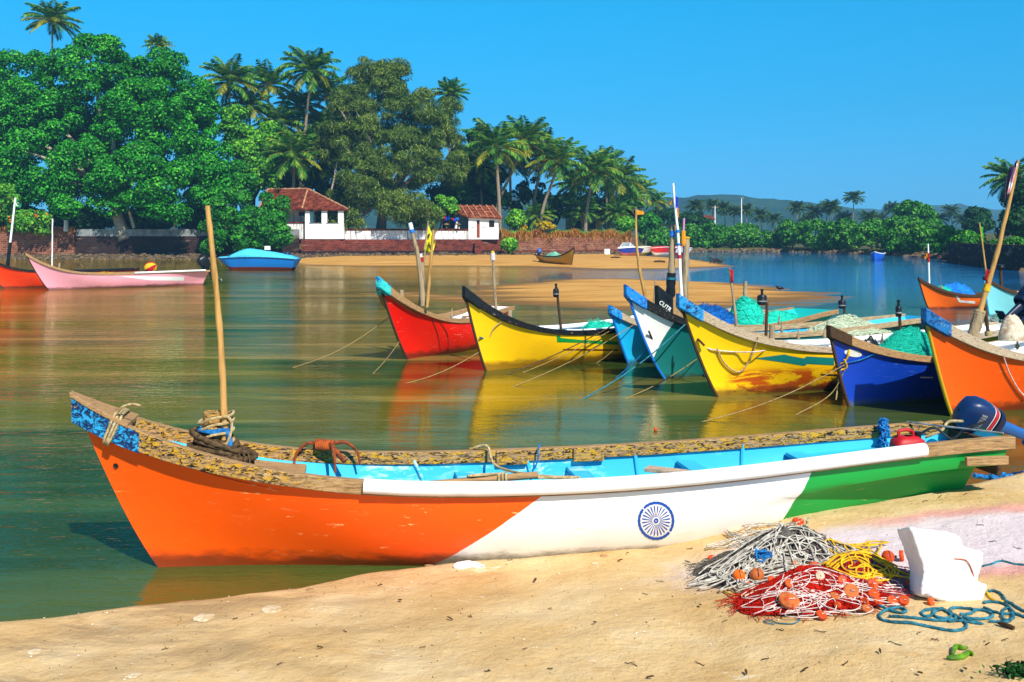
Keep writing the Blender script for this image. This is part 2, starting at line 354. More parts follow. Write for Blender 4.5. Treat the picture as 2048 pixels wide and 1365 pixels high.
# ================================================================== sandbars
def poly_sdf(X, Y, poly):
    p = np.array(poly); d = np.full(X.shape, 1e9); inside = np.zeros(X.shape, bool)
    for i in range(len(p)):
        a = p[i]; b = p[(i + 1) % len(p)]; e = b - a; wx = X - a[0]; wy = Y - a[1]
        t = np.clip((wx * e[0] + wy * e[1]) / (e @ e), 0, 1); d = np.minimum(d, np.hypot(wx - t * e[0], wy - t * e[1]))
        c = (a[1] > Y) != (b[1] > Y); xi = a[0] + (Y - a[1]) * e[0] / (e[1] if abs(e[1]) > 1e-9 else 1e-9); inside ^= c & (X < xi)
    return np.where(inside, d, -d)
n = Nodes('bar sand')
col = n.ramp(n.noise(.5, 7, .62, (.4, 1.6, 1)), [(.3, C('#a97734')), (.5, C('#c3924a')), (.72, C('#d2a862'))])
zz = n.xyz()[2]; col = n.mix(n.math('SUBTRACT', 1, n.step(zz, .012, .07)), col, C('#7d5c30'))
col = n.mix(n.math('MULTIPLY', n.step(n.noise(2.2, 7, .7, (.3, 2, 1)), .58, .66), .35), col, C('#6e4f28'))
n.set(col, .85, n.bump(n.noise(5, 7, .7, (.5, 1.5, 1)), .7, .1), .2); MSAND2 = n.mat
def bar(name, pts, res, slope, hmax, amp, seed, nx=.12, ny=.7):
    poly = [G(*p)[:2] for p in pts]; xs = [p[0] for p in poly]; ys = [p[1] for p in poly]
    X, Y = np.meshgrid(np.arange(min(xs) - 3, max(xs) + 3, res), np.arange(min(ys) - 2, max(ys) + 2, res * .8))
    d = poly_sdf(X, Y, poly); h = np.minimum(d * slope, hmax) + amp * fbm(X * nx, Y * ny, seed, 5) * np.clip(1.2 - d * .06, .15, 1)
    return tag(link(name, grid_mesh(name, X, Y, np.maximum(h, -.4)), MSAND2), kind='structure')
bar('sandbank', [(545, 522), (600, 531), (720, 534), (900, 533), (1050, 534), (1200, 539), (1350, 539), (1462, 532.5), (1400, 521), (1290, 512), (1230, 509), (1000, 512), (600, 516)], .4, .05, .28, .07, 40)
bar('sandbar', [(965, 575), (905, 593), (985, 598), (1080, 607), (1220, 622), (1420, 616), (1560, 607.5), (1655, 603.5), (1580, 577), (1440, 565), (1250, 559), (1110, 561)], .14, .028, .12, .075, 47, .22, 1.1)
bar('shoal', [(745, 588), (770, 594), (860, 601), (960, 607), (1010, 600), (900, 590), (820, 586)], .12, .03, .05, .05, 52, .3, 1.3)
# ================================================================== banks behind, ground, hills
BANK = [(-2600, 60), (-1200, 92), (-300, 104), (0, 104.6), (590, 108.6), (1000, 112.6), (1262, 122.5), (1290, 146), (1400, 154), (1560, 152), (1720, 132), (1880, 108), (1925, 90), (2060, 68), (2300, 55), (2900, 40), (4200, 22)]
def bank_d(px): return float(np.interp(px, [b[0] for b in BANK], [b[1] for b in BANK]))
def ground_base(px): return float(np.interp(px, [-3000, 560, 600, 1262, 1292, 1880, 1930, 4000], [2.3, 2.3, 2.0, 2.3, .55, .6, 1.6, 1.6]))
OFF = [(-1.2, -1.3), (.2, -.05), (1.0, 1.0), (4, 1.02), (12, 1.1), (40, 1.25), (120, 1.6), (350, 2.2), (900, 3), (2500, 3.5)]
pxs = np.concatenate([np.arange(-2600, 2900, 26), np.arange(2900, 4300, 60)])
rows = []
for o_, k in OFF:
    row = []
    for p in pxs:
        d = bank_d(p) + o_; b = ground_base(p); z = -.8 if o_ < 0 else (b * k if k > 0 else .15)
        x = (p - 1024) / FPX; row.append((x * d, d, z + (.15 * noise.noise((x * d * .2, d * .2, 0)) if o_ > 3 else 0)))
    rows.append(row)
MGROUND = simple('bank soil and scrub', C('#5a5226'), C('#3a4a1c'), .5, .95, .5, 1.2, .3)
mb = MB(); mb.grid([[Vector(v) for v in r] for r in rows]); tag(mb.build('ground', MGROUND, smooth=True), kind='structure')
# muddy foot of the far bank
n = Nodes('hill forest')
g = n.noise(.05, 9, .72); g2 = n.noise(.012, 6, .6)
col = n.ramp(n.math('ADD', n.math('MULTIPLY', g, .75), n.math('MULTIPLY', g2, .25)), [(.36, C('#0f2413')), (.5, C('#234a22')), (.64, C('#4a6a30'))])
n.set(col, .95, n.bump(g, 1.0, 14), .1); MHILL = n.mat
def hill(prof, d0, depth, seed, amp):
    pr = np.array(prof, float); px = np.arange(pr[0, 0], pr[-1, 0], 9.0); top = np.interp(px, pr[:, 0], pr[:, 1])
    V = np.linspace(0, 1, 26); rows = []
    PX, VV = np.meshgrid(px, V); T = np.tile(top, (len(V), 1))
    Dd = d0 + depth * VV; hz = (HOR - T) / FPX * (d0 + depth * .75) + CAMH
    prof_v = np.sin(np.clip(VV / .75, 0, 1.33) * np.pi / 2) ** 1.25
    Xw = (PX - 1024) / FPX * Dd; Zw = hz * prof_v + amp * fbm(Xw * .035, Dd * .02, seed, 5) * np.clip(VV * 4, 0, 1)
    return tag(link('hill', grid_mesh('hill', Xw, Dd, Zw), MHILL), kind='structure')
hill([(-900, 470), (300, 440), (700, 410), (900, 398), (1060, 392), (1200, 399), (1290, 402), (1380, 397), (1490, 396), (1560, 403), (1650, 411), (1720, 424), (1800, 437), (1900, 452), (2000, 466), (2100, 471)], 640, 380, 60, 4)
hill([(1300, 470), (1500, 450), (1650, 425), (1700, 419), (1760, 420), (1850, 412), (1920, 411), (1990, 419), (2060, 414), (2200, 420), (2600, 440), (3400, 466)], 1050, 480, 70, 5)
# ================================================================== fishing boats
def sm(x, a=0.0, b=1.0):
    t = max(0.0, min(1.0, (x - a) / (b - a))); return t * t * (3 - 2 * t)
class Boat:
    D = dict(L=6.8, ov=.55, zt=1.5, zm=.62, zs=.8, B=.58, Bs=.40, kd=-.2, ks=-.05, bp=3.7, tb=.55, es=1.6, hr=.08, hb=.165, srake=.22, fl=.12, head=.045, stemexp=.72)
    def __init__(s, name, label, foot, ang, group=None, cat='boat', z0=0.0, **kw):
        s.p = dict(s.D); s.p.update(kw)
        for k, v in s.p.items(): setattr(s, k, v)
        u0 = -s.kd / (s.zt - s.kd); f0 = u0 ** s.stemexp; s.xf = s.ov * f0 / (1 - f0)
        s.root = thing(name, label, cat, (foot[0], foot[1], z0), R(ang), group)
        s.W = Matrix.Translation((foot[0], foot[1], z0)) @ Matrix.Rotation(R(ang), 4, 'Z'); s.Wi = s.W.inverted()
    def zg(s, t):
        return s.zm + (s.zt - s.zm) * max(0.0, 1 - t / s.tb) ** s.bp + (s.zs - s.zm) * sm(t, .45, 1.05) ** 1.3
    def b(s, t):
        q = min(1.0, t / .5); v = s.B * (1 - (1 - q) ** 2) ** .82
        if t > .5: v = s.B + (s.Bs - s.B) * sm(t, .5, 1.02)
        return max(.012, v)
    def S(s, t, u, side=-1, inset=0.0):
        xk = s.xf + (s.L - s.srake - s.xf) * t; xg = -s.ov + (s.L + s.ov) * t
        f = u ** s.stemexp if t < 1e-6 else u ** (s.stemexp + (1 - s.stemexp) * min(1, t * 4))
        zk = s.kd + (s.ks - s.kd) * sm(t, .55, 1)
        z = zk + (s.zg(t) - zk) * u
        wb = 1 - sm(t, 0, .36); ws = sm(t, .66, 1)
        mid = (1 - (1 - u) ** 2.5) ** .62; st = u ** s.es if s.es > 0 else min(1.0, u * 3) * (.10 + .22 * u) + .68 * sm(u, .585, .68)
        y = (wb * u ** 1.06 + (1 - wb) * mid) * (1 - ws) + ws * st
        return Vector((xk + (xg - xk) * f, side * max(0.0, s.b(t) * y - inset), z))
    def hull(s, mat, inner, rail, stem=None, headmat=None, nt=46, nu=18):
        T = [(i / nt) ** 1.35 for i in range(nt + 1)]; s.T = T
        mb = MB(); U = [i / nu for i in range(nu + 1)]
        mb.grid([[s.S(t, u, -1) for u in reversed(U)] + [s.S(t, u, 1) for u in U[1:]] for t in T])
        mb.add([s.S(1, u, -1) for u in reversed(U)] + [s.S(1, u, 1) for u in U[1:]], [tuple(range(2 * nu + 1))])
        s.h = mb.build('hull', mat, s.root, smooth=True, angle=50)
        me = s.h.data; s.bvh = BVHTree.FromPolygons([v.co.copy() for v in me.vertices], [tuple(p.vertices) for p in me.polygons])
        # inside skin with a flat floor
        mb = MB(); Ti = [t for t in T if t > .03]; rows = []
        for t in Ti:
            zk = s.kd + (s.ks - s.kd) * sm(t, .55, 1); zf = max(zk + .03, s.fl); g = s.zg(t) - .004; row = []
            if s.es < 0: zf = max(zf, zk + (g - zk) * .76 * sm(t, .64, .80))
            for k in range(9):
                z = zf + (g - zf) * k / 8; u = (z - zk) / (s.zg(t) - zk); row.append(s.S(t, u, -1, .022))
            rows.append(list(reversed(row)) + [Vector((v.x, -v.y, v.z)) for v in row])
        mb.grid(rows); q = [Vector((v.x - .03, v.y, v.z)) for v in rows[-1]]; mb.add(q, [tuple(range(len(q)))])
        s.inn = mb.build('inner_hull', inner, s.root, smooth=True, angle=50)
        for sd in (-1, 1):
            mb = MB(); rows = []
            for t in T:
                g = s.S(t, 1, sd); hh = s.hr + (s.hb - s.hr) * max(0, 1 - t / .22) ** 1.3
                yo = abs(g.y) + .022; yi = max(0.0005, abs(g.y) - .05)
                rows.append([Vector((g.x, sd * y, g.z + z)) for y, z in ((yi, -hh), (yi, .014), (yo, .014), (yo, -hh))])
            mb.grid(rows, True); mb.add(rows[0], [(0, 1, 2, 3)]); mb.add(rows[-1], [(0, 1, 2, 3)])
            s.rail = mb.build('gunwale', rail, s.root, smooth=True, angle=30, bevel=.006)
        if stem:
            mb = MB(); mb.tube([s.S(0, .02 + .9 * k / 14, -1) * Vector((1, 0, 1)) if False else Vector((s.S(0, .02 + .9 * k / 14).x - .004, 0, s.S(0, .02 + .9 * k / 14).z)) for k in range(15)], .024, 8)
            mb.build('stem', stem, s.root, smooth=True)
        if headmat:
            mb = MB(); rows = []
            for t in [s.head * k / 6 for k in range(7)]:
                g = s.S(t, 1, 1); hh = s.hr + (s.hb - s.hr) * max(0, 1 - t / .22) ** 1.3; yo = abs(g.y) + .032
                rows.append([Vector((g.x - .012, y, g.z + z)) for y, z in ((-yo, -hh - .012), (-yo, .03), (yo, .03), (yo, -hh - .012))])
            mb.grid(rows, True); mb.add(rows[0], [(0, 1, 2, 3)]); mb.add(rows[-1], [(0, 1, 2, 3)])
            mb.build('stem_head', headmat, s.root, bevel=.012, smooth=True, angle=30)
        return s
    def hit(s, px, py):
        o = s.Wi @ Vector((0, 0, CAMH)); d = (s.Wi.to_3x3() @ ray(px, py)).normalized()
        loc, nrm, _, _ = s.bvh.ray_cast(o, d)
        if loc is None:
            loc, nrm, _, _ = s.bvh.find_nearest(s.Wi @ P(px, py, (s.W @ s.S(.1, .5)).y))
        if nrm.dot(d) > 0: nrm = -nrm
        return loc, nrm
    def hitw(s, px, py, off=.0):
        a, nrm = s.hit(px, py); return s.W @ (a + nrm * off)
    def decal(s, name, poly, mat, step=6, off=.004, label=None):
        """a painted patch: outline in frame pixels, laid on the planking"""
        pts = []
        for i in range(len(poly)):
            a = Vector(poly[i]); b = Vector(poly[(i + 1) % len(poly)]); k = max(1, int((b - a).length / step))
            pts += [a.lerp(b, j / k) for j in range(k)]
        n = len(pts); xs = [p.x for p in pts]; ys = [p.y for p in pts]; ins = []
        y = min(ys) + step / 2
        while y < max(ys):
            x = min(xs) + step / 2
            while x < max(xs):
                c = False
                for i in range(n):
                    a = pts[i]; b = pts[(i + 1) % n]
                    if (a.y > y) != (b.y > y) and x < a.x + (y - a.y) * (b.x - a.x) / (b.y - a.y): c = not c
                if c: ins.append(Vector((x, y)))
                x += step
            y += step
        vs, _, fs, *_r = delaunay_2d_cdt(pts + ins, [], [list(range(n))], 1, 1e-5)
        out = []
        for v in vs:
            a, nrm = s.hit(v.x, v.y); out.append(a + nrm * off)
        mb = MB(); mb.add(out, [tuple(f) for f in fs]); return mb.build(name, mat, s.root, smooth=True)
    def thwart(s, t, mat, w=.16, dz=.14, name='thwart'):
        g = s.S(t, 1); zk = s.kd + (s.ks - s.kd) * sm(t, .55, 1); y = min(abs(s.S(tt, (g.z - dz - .02 - zk) / (g.z - zk)).y) for tt in (t - .015, t, t + .015))
        mb = MB(); mb.box((g.x, 0, g.z - dz), (w, 2 * (y - .026), .03)); mb.build(name, mat, s.root, bevel=.004)
    def pipe(s, t0, t1, sd, mat, r=.05, dy=.06, dz=-.03, name='float_pipe'):
        pts = []
        for k in range(17):
            t = t0 + (t1 - t0) * k / 16; g = s.S(t, 1); pts.append(Vector((g.x, sd * (abs(g.y) + dy), g.z + dz)))
        mb = MB(); mb.tube(pts, r, 16); return mb.build(name, mat, s.root, smooth=True, angle=50)
    def deck(s, t0, t1, mat, dz=.1):
        mb = MB(); rows = []
        for k in range(9):
            t = t0 + (t1 - t0) * k / 8; g = s.S(t, 1); y = max(.01, abs(g.y) - .04); rows.append([Vector((g.x, -y, g.z - dz)), Vector((g.x, y, g.z - dz))])
        mb.grid(rows); mb.grid([[v - Vector((0, 0, .03)) for v in r_] for r_ in rows]); mb.add(rows[-1] + [v - Vector((0, 0, .03)) for v in rows[-1]], [(0, 1, 3, 2)])
        mb.build('bow_deck', mat, s.root)
    def pin(s, t, sd, mat, h=.2, r=.014, name='thole_pin'):
        g = s.S(t, 1, sd); mb = MB(); y = g.y - sd * .012
        mb.tube([(g.x, y, g.z - .02), (g.x, y, g.z + h * .6), (g.x + .01, y, g.z + h)], [r, r, r * .7], 8)
        mb.lathe([(r * 1.9, 0), (r * 2.4, .03), (r * 1.9, .06)], 10, (g.x, y, g.z + .03)); mb.build(name, mat, s.root, smooth=True)
    def post(s, t, y, mat, h=.35, r=.05, z=None):
        g = s.S(t, 1); z = g.z - .1 if z is None else z; mb = MB()
        mb.tube([(g.x, y, z), (g.x, y, z + h * .5), (g.x + .005, y, z + h)], [r * 1.08, r, r * .95], 12); mb.build('mooring_post', mat, s.root, smooth=True, angle=40, bevel=.006)
        return s.W @ Vector((g.x, y, z + h))
    def loc(s, t, y=0.0, dz=0.0):
        g = s.S(t, 1); return s.W @ Vector((g.x, y, g.z + dz))
GB = 'wooden fishing boats moored on the river'
def foot(px, py): g = G(px, py); return (g.x, g.y)
# ------------------------------------------------------------------ 1: the tricolour boat on the sand
tri = Boat('fishing_boat', 'orange, white and green wooden boat with a blue wheel emblem, beached on the near sand', (-2.56, 7.2), 9.2, GB,
           L=6.57, ov=.58, zt=1.25, zm=.635, zs=.80, B=.57, Bs=.36, kd=-.16, ks=.13, es=-1, hr=.085, hb=.17, srake=.34, bp=3.4, tb=.52, head=.001)
def line_through(bt, a, b):
    p, _ = bt.hit(*a); q, _ = bt.hit(*b); k = (q.x - p.x) / (q.z - p.z); return p.x - k * p.z, k
# a dummy first build gives the surface the dividing lines are measured on
tri.hull(None, None, None)
for o in list(tri.root.children): bpy.data.objects.remove(o)
def division(n, bt, a, b, k=1.0, wob=.02):
    a0, k0 = line_through(bt, a, b); x, y, z = n.xyz()
    v = n.math('SUBTRACT', n.math('SUBTRACT', x, n.math('MULTIPLY', z, k0)), a0)
    return n.step(n.math('ADD', v, n.math('MULTIPLY', n.math('SUBTRACT', n.noise(9, 5), .5), wob)), -.004, .004)
def hull_finish(n, col, zd=.12, scuff=C('#f2d9c0'), amt=.5, rough=.34, dirtc=C('#2a1a0e')):
    col = n.mix(n.math('MULTIPLY', n.step(n.noise(1.5, 5, .6, (.5, 1, 1)), .4, .75), .30), col, n.mix(1.0, col, (.62, .5, .5, 1), 'MULTIPLY'))
    sc = n.math('MULTIPLY', n.step(n.noise(11, 8, .72, (.55, 1, 2.6), .6), .60, .67), n.step(n.noise(1.1, 4), .47, .58))
    col = n.mix(n.math('MULTIPLY', sc, amt), col, scuff)
    ln = n.math('MULTIPLY', n.step(n.noise(4, 6, .7, (.25, 1, 16), .2), .665, .70), n.step(n.noise(1.4, 3), .46, .6))
    col = n.mix(n.math('MULTIPLY', ln, amt * .9), col, scuff)
    z = n.math('ADD', n.xyz()[2], n.math('MULTIPLY', n.math('SUBTRACT', n.noise(3.2, 7, .72, (.55, 1, 1.6)), .5), .30))
    col = n.mix(n.math('MULTIPLY', n.math('SUBTRACT', 1, n.step(z, zd - .06, zd + .05)), .78), col, dirtc)
    return n.set(col, n.math('ADD', rough, n.math('MULTIPLY', n.noise(7, 4), .2)), n.bump(n.noise(22, 5, .65, (.3, 1, 1.2)), .14, .006, n.bump(n.noise(1.6, 3, .5, (.5, 1, 1)), .35, .05)), .45)
n = Nodes('tricolour hull paint')
col = n.mix(division(n, tri, (1100, 980), (890, 1119)), C('#ff5a00'), C('#f4f4f2'))
col = n.mix(division(n, tri, (1620, 952), (1571, 1031)), col, C('#00983c'))
xx = n.xyz()[0]; zd = n.step(xx, .35, 1.1)
M_TRI = hull_finish(n, col, .105, amt=.7, scuff=C('#ffd08a'))
n = Nodes('chipped yellow and black rail'); xx, yy, zz = n.xyz()
gr = n.noise(9, 7, .65, (.6, 8, 8), .3); bare = n.ramp(gr, [(.3, C('#5d4a34')), (.5, C('#9c7c55')), (.72, C('#c2a278'))])
ch = n.mix(n.step(n.noise(34, 7, .76, (.38, 1.2, 1.2), .9), .50, .55), bare, C('#c8981c')); ch = n.mix(n.step(n.noise(38, 7, .77, (.36, 1.1, 1.1), 1.2), .51, .55), ch, C('#15120f')); ch = n.mix(n.step(n.noise(60, 5, .75, (.6, 1.2, 1.2), 1.0), .62, .66), ch, C('#c8bda6'))
nz = n.n('ShaderNodeNewGeometry'); nz_ = n.xyz(nz.outputs['Normal'])[2]; up_ = n.step(n.math('ADD', nz_, n.math('MULTIPLY', n.math('SUBTRACT', n.noise(12, 5, .7), .5), .5)), .62, .72)
near_ = n.math('MULTIPLY', n.math('LESS_THAN', yy, 0), n.step(n.math('ADD', xx, n.math('MULTIPLY', n.math('SUBTRACT', n.noise(5, 5, .7), .5), 1.6)), .75, 1.25))
stern_ = n.math('MULTIPLY', n.math('LESS_THAN', yy, 0), n.step(xx, 5.9, 6.2))
k_ = n.math('MULTIPLY', n.math('SUBTRACT', 1, n.math('MULTIPLY', up_, .9)), n.math('SUBTRACT', 1, n.math('MULTIPLY', near_, .85)))
M['rail_tri'] = n.set(n.mix(k_, bare, ch), .8, n.bump(gr, .4, .012), .2)
tri.hull(M_TRI, M['cyan_paint'], M['rail_tri'], None, None)
n = Nodes('chipped blue bow paint'); c0 = n.mix(n.step(n.noise(16, 8, .74, (1, 1, 1.4), 1.2), .44, .52), C('#2aa4dc'), C('#0c2a5a')); c0 = n.mix(n.step(n.noise(34, 7, .74, (1, 1, 1), 1.0), .60, .64), c0, C('#7fc8e6')); c0 = n.mix(n.step(n.noise(7, 7, .7, (1, 1, 1), .8), .64, .67), c0, C('#d8a422')); c0 = n.mix(n.step(n.noise(22, 7, .74, (1, 1, 1), .8), .63, .66), c0, C('#15120f'))
bm_head = n.set(c0, .55, n.bump(n.noise(20, 6, .7), .3, .01), .3)
# blue painted bow end of the sheer plank, with a bare timber cap on it
mb = MB()
for sd in (-1, 1):
    rows = []
    for k in range(9):
        t = .069 * k / 8; g = tri.S(t, 1, sd); hh = tri.hr + (tri.hb - tri.hr) * max(0, 1 - t / .22) ** 1.3; yo = abs(g.y) + .0255
        rows.append([Vector((g.x - .004, sd * yo, g.z + .004)), Vector((g.x - .004, sd * yo, g.z - hh - .004))])
    mb.grid(rows)
mb.build('bow_panel', bm_head, tri.root)
mb = MB(); rows = []
for k in range(9):
    t = .06 * k / 8; g = tri.S(t, 1, 1); yo = abs(g.y) + .028
    rows.append([Vector((g.x - .02, y, g.z + z)) for y, z in ((-yo, .006), (-yo, .04), (yo, .04), (yo, .006))])
mb.grid(rows, True); mb.add(rows[0], [(0, 1, 2, 3)]); mb.add(rows[-1], [(0, 1, 2, 3)]); mb.build('bow_cap', M['wood'], tri.root, bevel=.006)
mb = MB(); ax = [tri.S(.10, 1, sd) for sd in (-1, 1)]          # rope wrapped round the bow planks
tg = (tri.S(.06, 1) - tri.S(.04, 1)); tg.y = 0; tg.normalize(); nu_ = Vector((-tg.z, 0, tg.x))
for j in range(3):
    pts = []; g = tri.S(.038 + .0026 * j, 1); w_ = abs(g.y) + .036
    for k in range(29):
        a = 2 * math.pi * k / 28; ca, sa = math.cos(a), math.sin(a); e = .45
        pts.append(Vector((g.x, 0, g.z - .072)) + nu_ * (math.copysign(abs(sa) ** e, sa) * .118) + Vector((0, 1, 0)) * (math.copysign(abs(ca) ** e, ca) * w_) + tg * (.006 * math.sin(2 * a + j)))
    mb.tube(pts, .0105, 6)
g = tri.S(.042, 1); mb.tube(cr([g + Vector((.03, -.02, .05)), g + Vector((.07, -.05, .10)), g + Vector((.14, -.06, .12)), g + Vector((.2, -.08, .11))], 5), .009, 6)
mb.build('bow_lashing', M['rope'], tri.root, smooth=True)
tri.deck(.055, .226, M['wood'], .10)
M['post'] = wood('post timber', C('#a88350'), C('#5f4628'), scale=6, stretch=(5, 5, .8), chip=C('#d0a22a'), chips=.45, chip2=C('#241a10'))
tri.post(.134, .0, M['post'], .36, .072)
for t in (.40, .53, .66, .79): tri.thwart(t, M['cyan_paint'], .15, .16)
tri.thwart(.875, M['blue_paint'], .05, .20, 'bulkhead')
for t in (.34, .47, .60, .73):
    for sd in (-1, 1):
        zk = tri.kd; pts = []; mb = MB()
        for k in range(9):
            z = tri.fl + (tri.zg(t) - .05 - tri.fl) * k / 8; u = (z - zk) / (tri.zg(t) - zk); v = tri.S(t, u, sd, .034); pts.append(v)
        mb.tube(pts, .017, 6); mb.build('rib', M['cyan_paint'], tri.root, smooth=True)
for t in (.455, .545):                                           # rowlock blocks on the far rail
    g = tri.S(t, 1, 1); mb = MB(); mb.box((g.x, g.y - .065, g.z - .045), (.26, .03, .12)); mb.build('rowlock_block', M['rail_tri'], tri.root, bevel=.01)
fp = tri.pipe(.286, .887, -1, M['pvc'], .052, .028, -.018, 'fender_pipe')
for t in (.93,):
    g = tri.S(.955, 1, -1); mb = MB(); mb.box((g.x + .05, g.y - .04, g.z - .150), (.36, .036, .07)); mb.build('rubbing_strake', M['rail_tri'], tri.root, bevel=.006)
g = tri.S(.985, 1); mb = MB(); mb.box((g.x, 0, g.z - .17), (.05, 2 * abs(g.y) - .08, .26)); mb.build('transom_board', M['wood_dark'], tri.root, bevel=.006)
mb = MB(); mb.tube([tri.S(.93, 1, 1) + Vector((0, -.03, .03)), tri.S(.995, 1, -1) + Vector((-.02, .05, .03))], .008, 6); mb.build('tie_rod', M['steel'], tri.root)
# hawse hole
a, nn = tri.hit(232, 932); mb = MB(); Mq = nn.to_track_quat('Z', 'Y').to_matrix()
mb.lathe([(.0, .002), (.012, .003), (.0125, .006), (.019, .008), (.021, .001)], 16, a, Mq); mb.mi = 1; mb.lathe([(.0, .0035), (.011, .0036)], 14, a, Mq)
mb.build('hawse_hole', [M['wood_dark'], M['black']], tri.root, smooth=True)
# wheel emblem: rim, hub and 24 tapering spokes
CX, CY, RX, RY = 1312, 1041.5, 36.5, 38.5
vs = []; fs = []
def ring(r0, r1, k=72):
    b_ = len(vs)
    for i in range(k):
        a_ = 2 * math.pi * i / k; j = 1 + .012 * math.sin(i * 2.3)
        for r_ in (r0, r1 * j): vs.append((CX + RX * r_ * math.cos(a_), CY + RY * r_ * math.sin(a_)))
    for i in range(k):
        j = (i + 1) % k
        if r0 > .3 and i in (7, 44): continue
        fs.append((b_ + 2 * i, b_ + 2 * i + 1, b_ + 2 * j + 1, b_ + 2 * j))
ring(.865, 1.0); ring(.045, .13, 24)
for i in range(24):
    a_ = 2 * math.pi * (i + .5) / 24; b_ = len(vs); u_ = Vector((math.cos(a_), math.sin(a_))); q_ = Vector((-u_.y, u_.x))
    for r_, w_ in ((.2, .010), (.45, .019), (.66, .034), (.75, .030), (.80, .004)):
        for sd in (-1, 1): p_ = u_ * r_ + q_ * w_ * sd; vs.append((CX + RX * p_.x, CY + RY * p_.y))
    fs += [(b_ + 2 * k, b_ + 2 * k + 1, b_ + 2 * k + 3, b_ + 2 * k + 2) for k in range(4)]
for i in range(24):
    a_ = 2 * math.pi * i / 24; b_ = len(vs)
    for da, r_ in ((-.035, .87), (0, .83), (.035, .87)): vs.append((CX + RX * r_ * math.cos(a_ + da), CY + RY * r_ * math.sin(a_ + da)))
    fs.append((b_, b_ + 1, b_ + 2))
mb = MB(); mb.add([(lambda h: h[0] + h[1] * .0035)(tri.hit(*v)) for v in vs], fs); mb.build('wheel_emblem', M['chakra'], tri.root, fix=False)
# ------------------------------------------------------------------ 2..8: the moored row
def chip_head(name, c1, c2, c3=None):
    n = Nodes(name); c0 = n.mix(n.step(n.noise(9, 8, .72, (1, 1, 1.4), 1.0), .50, .56), c1, c2); c0 = n.mix(n.step(n.noise(26, 7, .74, (1, 1, 1), .8), .60, .64), c0, c3 or C('#bfae90'))
    return n.set(c0, .5, n.bump(n.noise(20, 6, .7), .3, .01), .3)
def hullmat(name, c, zd=.1, **kw):
    n = Nodes(name); return hull_finish(n, c, zd, **kw)
red = Boat('fishing_boat', 'bright red boat with a turquoise and blue bow head, farthest left of the moored row', foot(815, 719), 63, GB, L=3.8, ov=1.0, zt=1.625, zm=.68, B=.55, tb=.75)
red.hull(hullmat('red hull', C('#f21000'), .13), M['white_paint'], M['wood'], M['wood_dark'], chip_head('turquoise head', C('#35c6c0'), C('#1b5fae')))
yel = Boat('fishing_boat', 'yellow boat with a black gunwale and a green stripe, beside the red boat', foot(972, 742), 41, GB, L=5.7, ov=.50, zt=1.50, zm=.62, B=.62)
yel.hull(hullmat('yellow hull', C('#fac400'), .15, scuff=C('#c98a10'), dirtc=C('#5a3208')), M['cyan_paint'], M['wood_black'], M['wood_dark'], M['black'])
sky_b = Boat('fishing_boat', 'small light blue boat squeezed between the yellow and the white and green boats', foot(1257, 727), 45, GB, L=4.2, ov=.55, zt=1.10, zm=.60, B=.45, hb=.13)
sky_b.hull(hullmat('light blue hull', C('#19b4ee'), .06, scuff=C('#a8e2f5')), M['cyan_paint'], M['wood_grey'], M['blue_paint'], chip_head('worn light blue head', C('#1c8fdc'), C('#0c3a70')))
wg = Boat('fishing_boat', 'white and dark green boat with a blue stem, half hidden behind a yellow one', foot(1330, 758), 30, GB, L=6.5, ov=.82, zt=1.58, zm=.70, B=.60, stemexp=.6)
wg.hull(None, None, None)
for o in list(wg.root.children): bpy.data.objects.remove(o)
n = Nodes('white and green hull'); M_WG = hull_finish(n, n.mix(division(n, wg, (1346, 648), (1296, 703)), C('#f3f3ef'), C('#0d6e6c')), .06, scuff=C('#7fc4c0'), amt=.35)
n = Nodes('rail black at the bow, bare behind'); gr = n.noise(9, 7, .65, (.6, 8, 8), .3); bare = n.ramp(gr, [(.3, C('#6a5844')), (.5, C('#a8916e')), (.72, C('#c9b592'))])
dk = n.mix(n.step(n.noise(26, 6, .7, (.7, 1.3, 1.3), .8), .60, .64), C('#14181d'), C('#8a7d66'))
RAIL_WG = n.set(n.mix(n.step(n.math('ADD', n.xyz()[0], n.math('MULTIPLY', n.noise(6, 5, .7), .9)), .9, 1.5), dk, bare), .7, n.bump(gr, .35, .012), .2)
wg.hull(M_WG, M['cyan_paint'], RAIL_WG, M['blue_paint'], chip_head('worn bright blue head', C('#1884dc'), C('#0f5aa0')))
teal = Boat('fishing_boat', 'turquoise boat with a black bow bearing white letters, behind the white and green boat', (3.04, 18.4), 45, GB, L=5.2, ov=.60, zt=1.48, zm=.66, zs=.78, hb=.42, B=.66, Bs=.55)
teal.hull(hullmat('turquoise hull', C('#10c2b8'), .08), M['teal_paint'], M['wood'], M['wood_dark'], M['black'])
yg = Boat('fishing_boat', 'yellow boat with a blue bow head, rust patches and a zigzag green stripe', foot(1435, 794), 28, GB, L=6.9, ov=.73, zt=1.535, zm=.66, B=.62)
n = Nodes('rusty yellow hull'); xx, yy, zz = n.xyz()
rust = n.math('MULTIPLY', n.step(n.noise(2.6, 8, .72, (.5, 1, 2.2), .8), .45, .53), n.math('MULTIPLY', n.math('SUBTRACT', 1, n.step(zz, .30, .46)), n.step(xx, .05, .35)))
M_YG = hull_finish(n, n.mix(n.math('MULTIPLY', rust, .9), C('#fcc800'), C('#b8330a')), .11, scuff=C('#c98a10'))
yg.hull(M_YG, M['white_paint'], M['wood_grey'], M['wood_dark'], chip_head('blue head', C('#1f8fd0'), C('#0b2a5e')))
blu = Boat('fishing_boat', 'deep blue boat with a white oval on its bow, between the yellow and orange boats', foot(1698, 813), 30, GB, L=6.2, ov=.40, zt=1.135, zm=.60, B=.56, hb=.13)
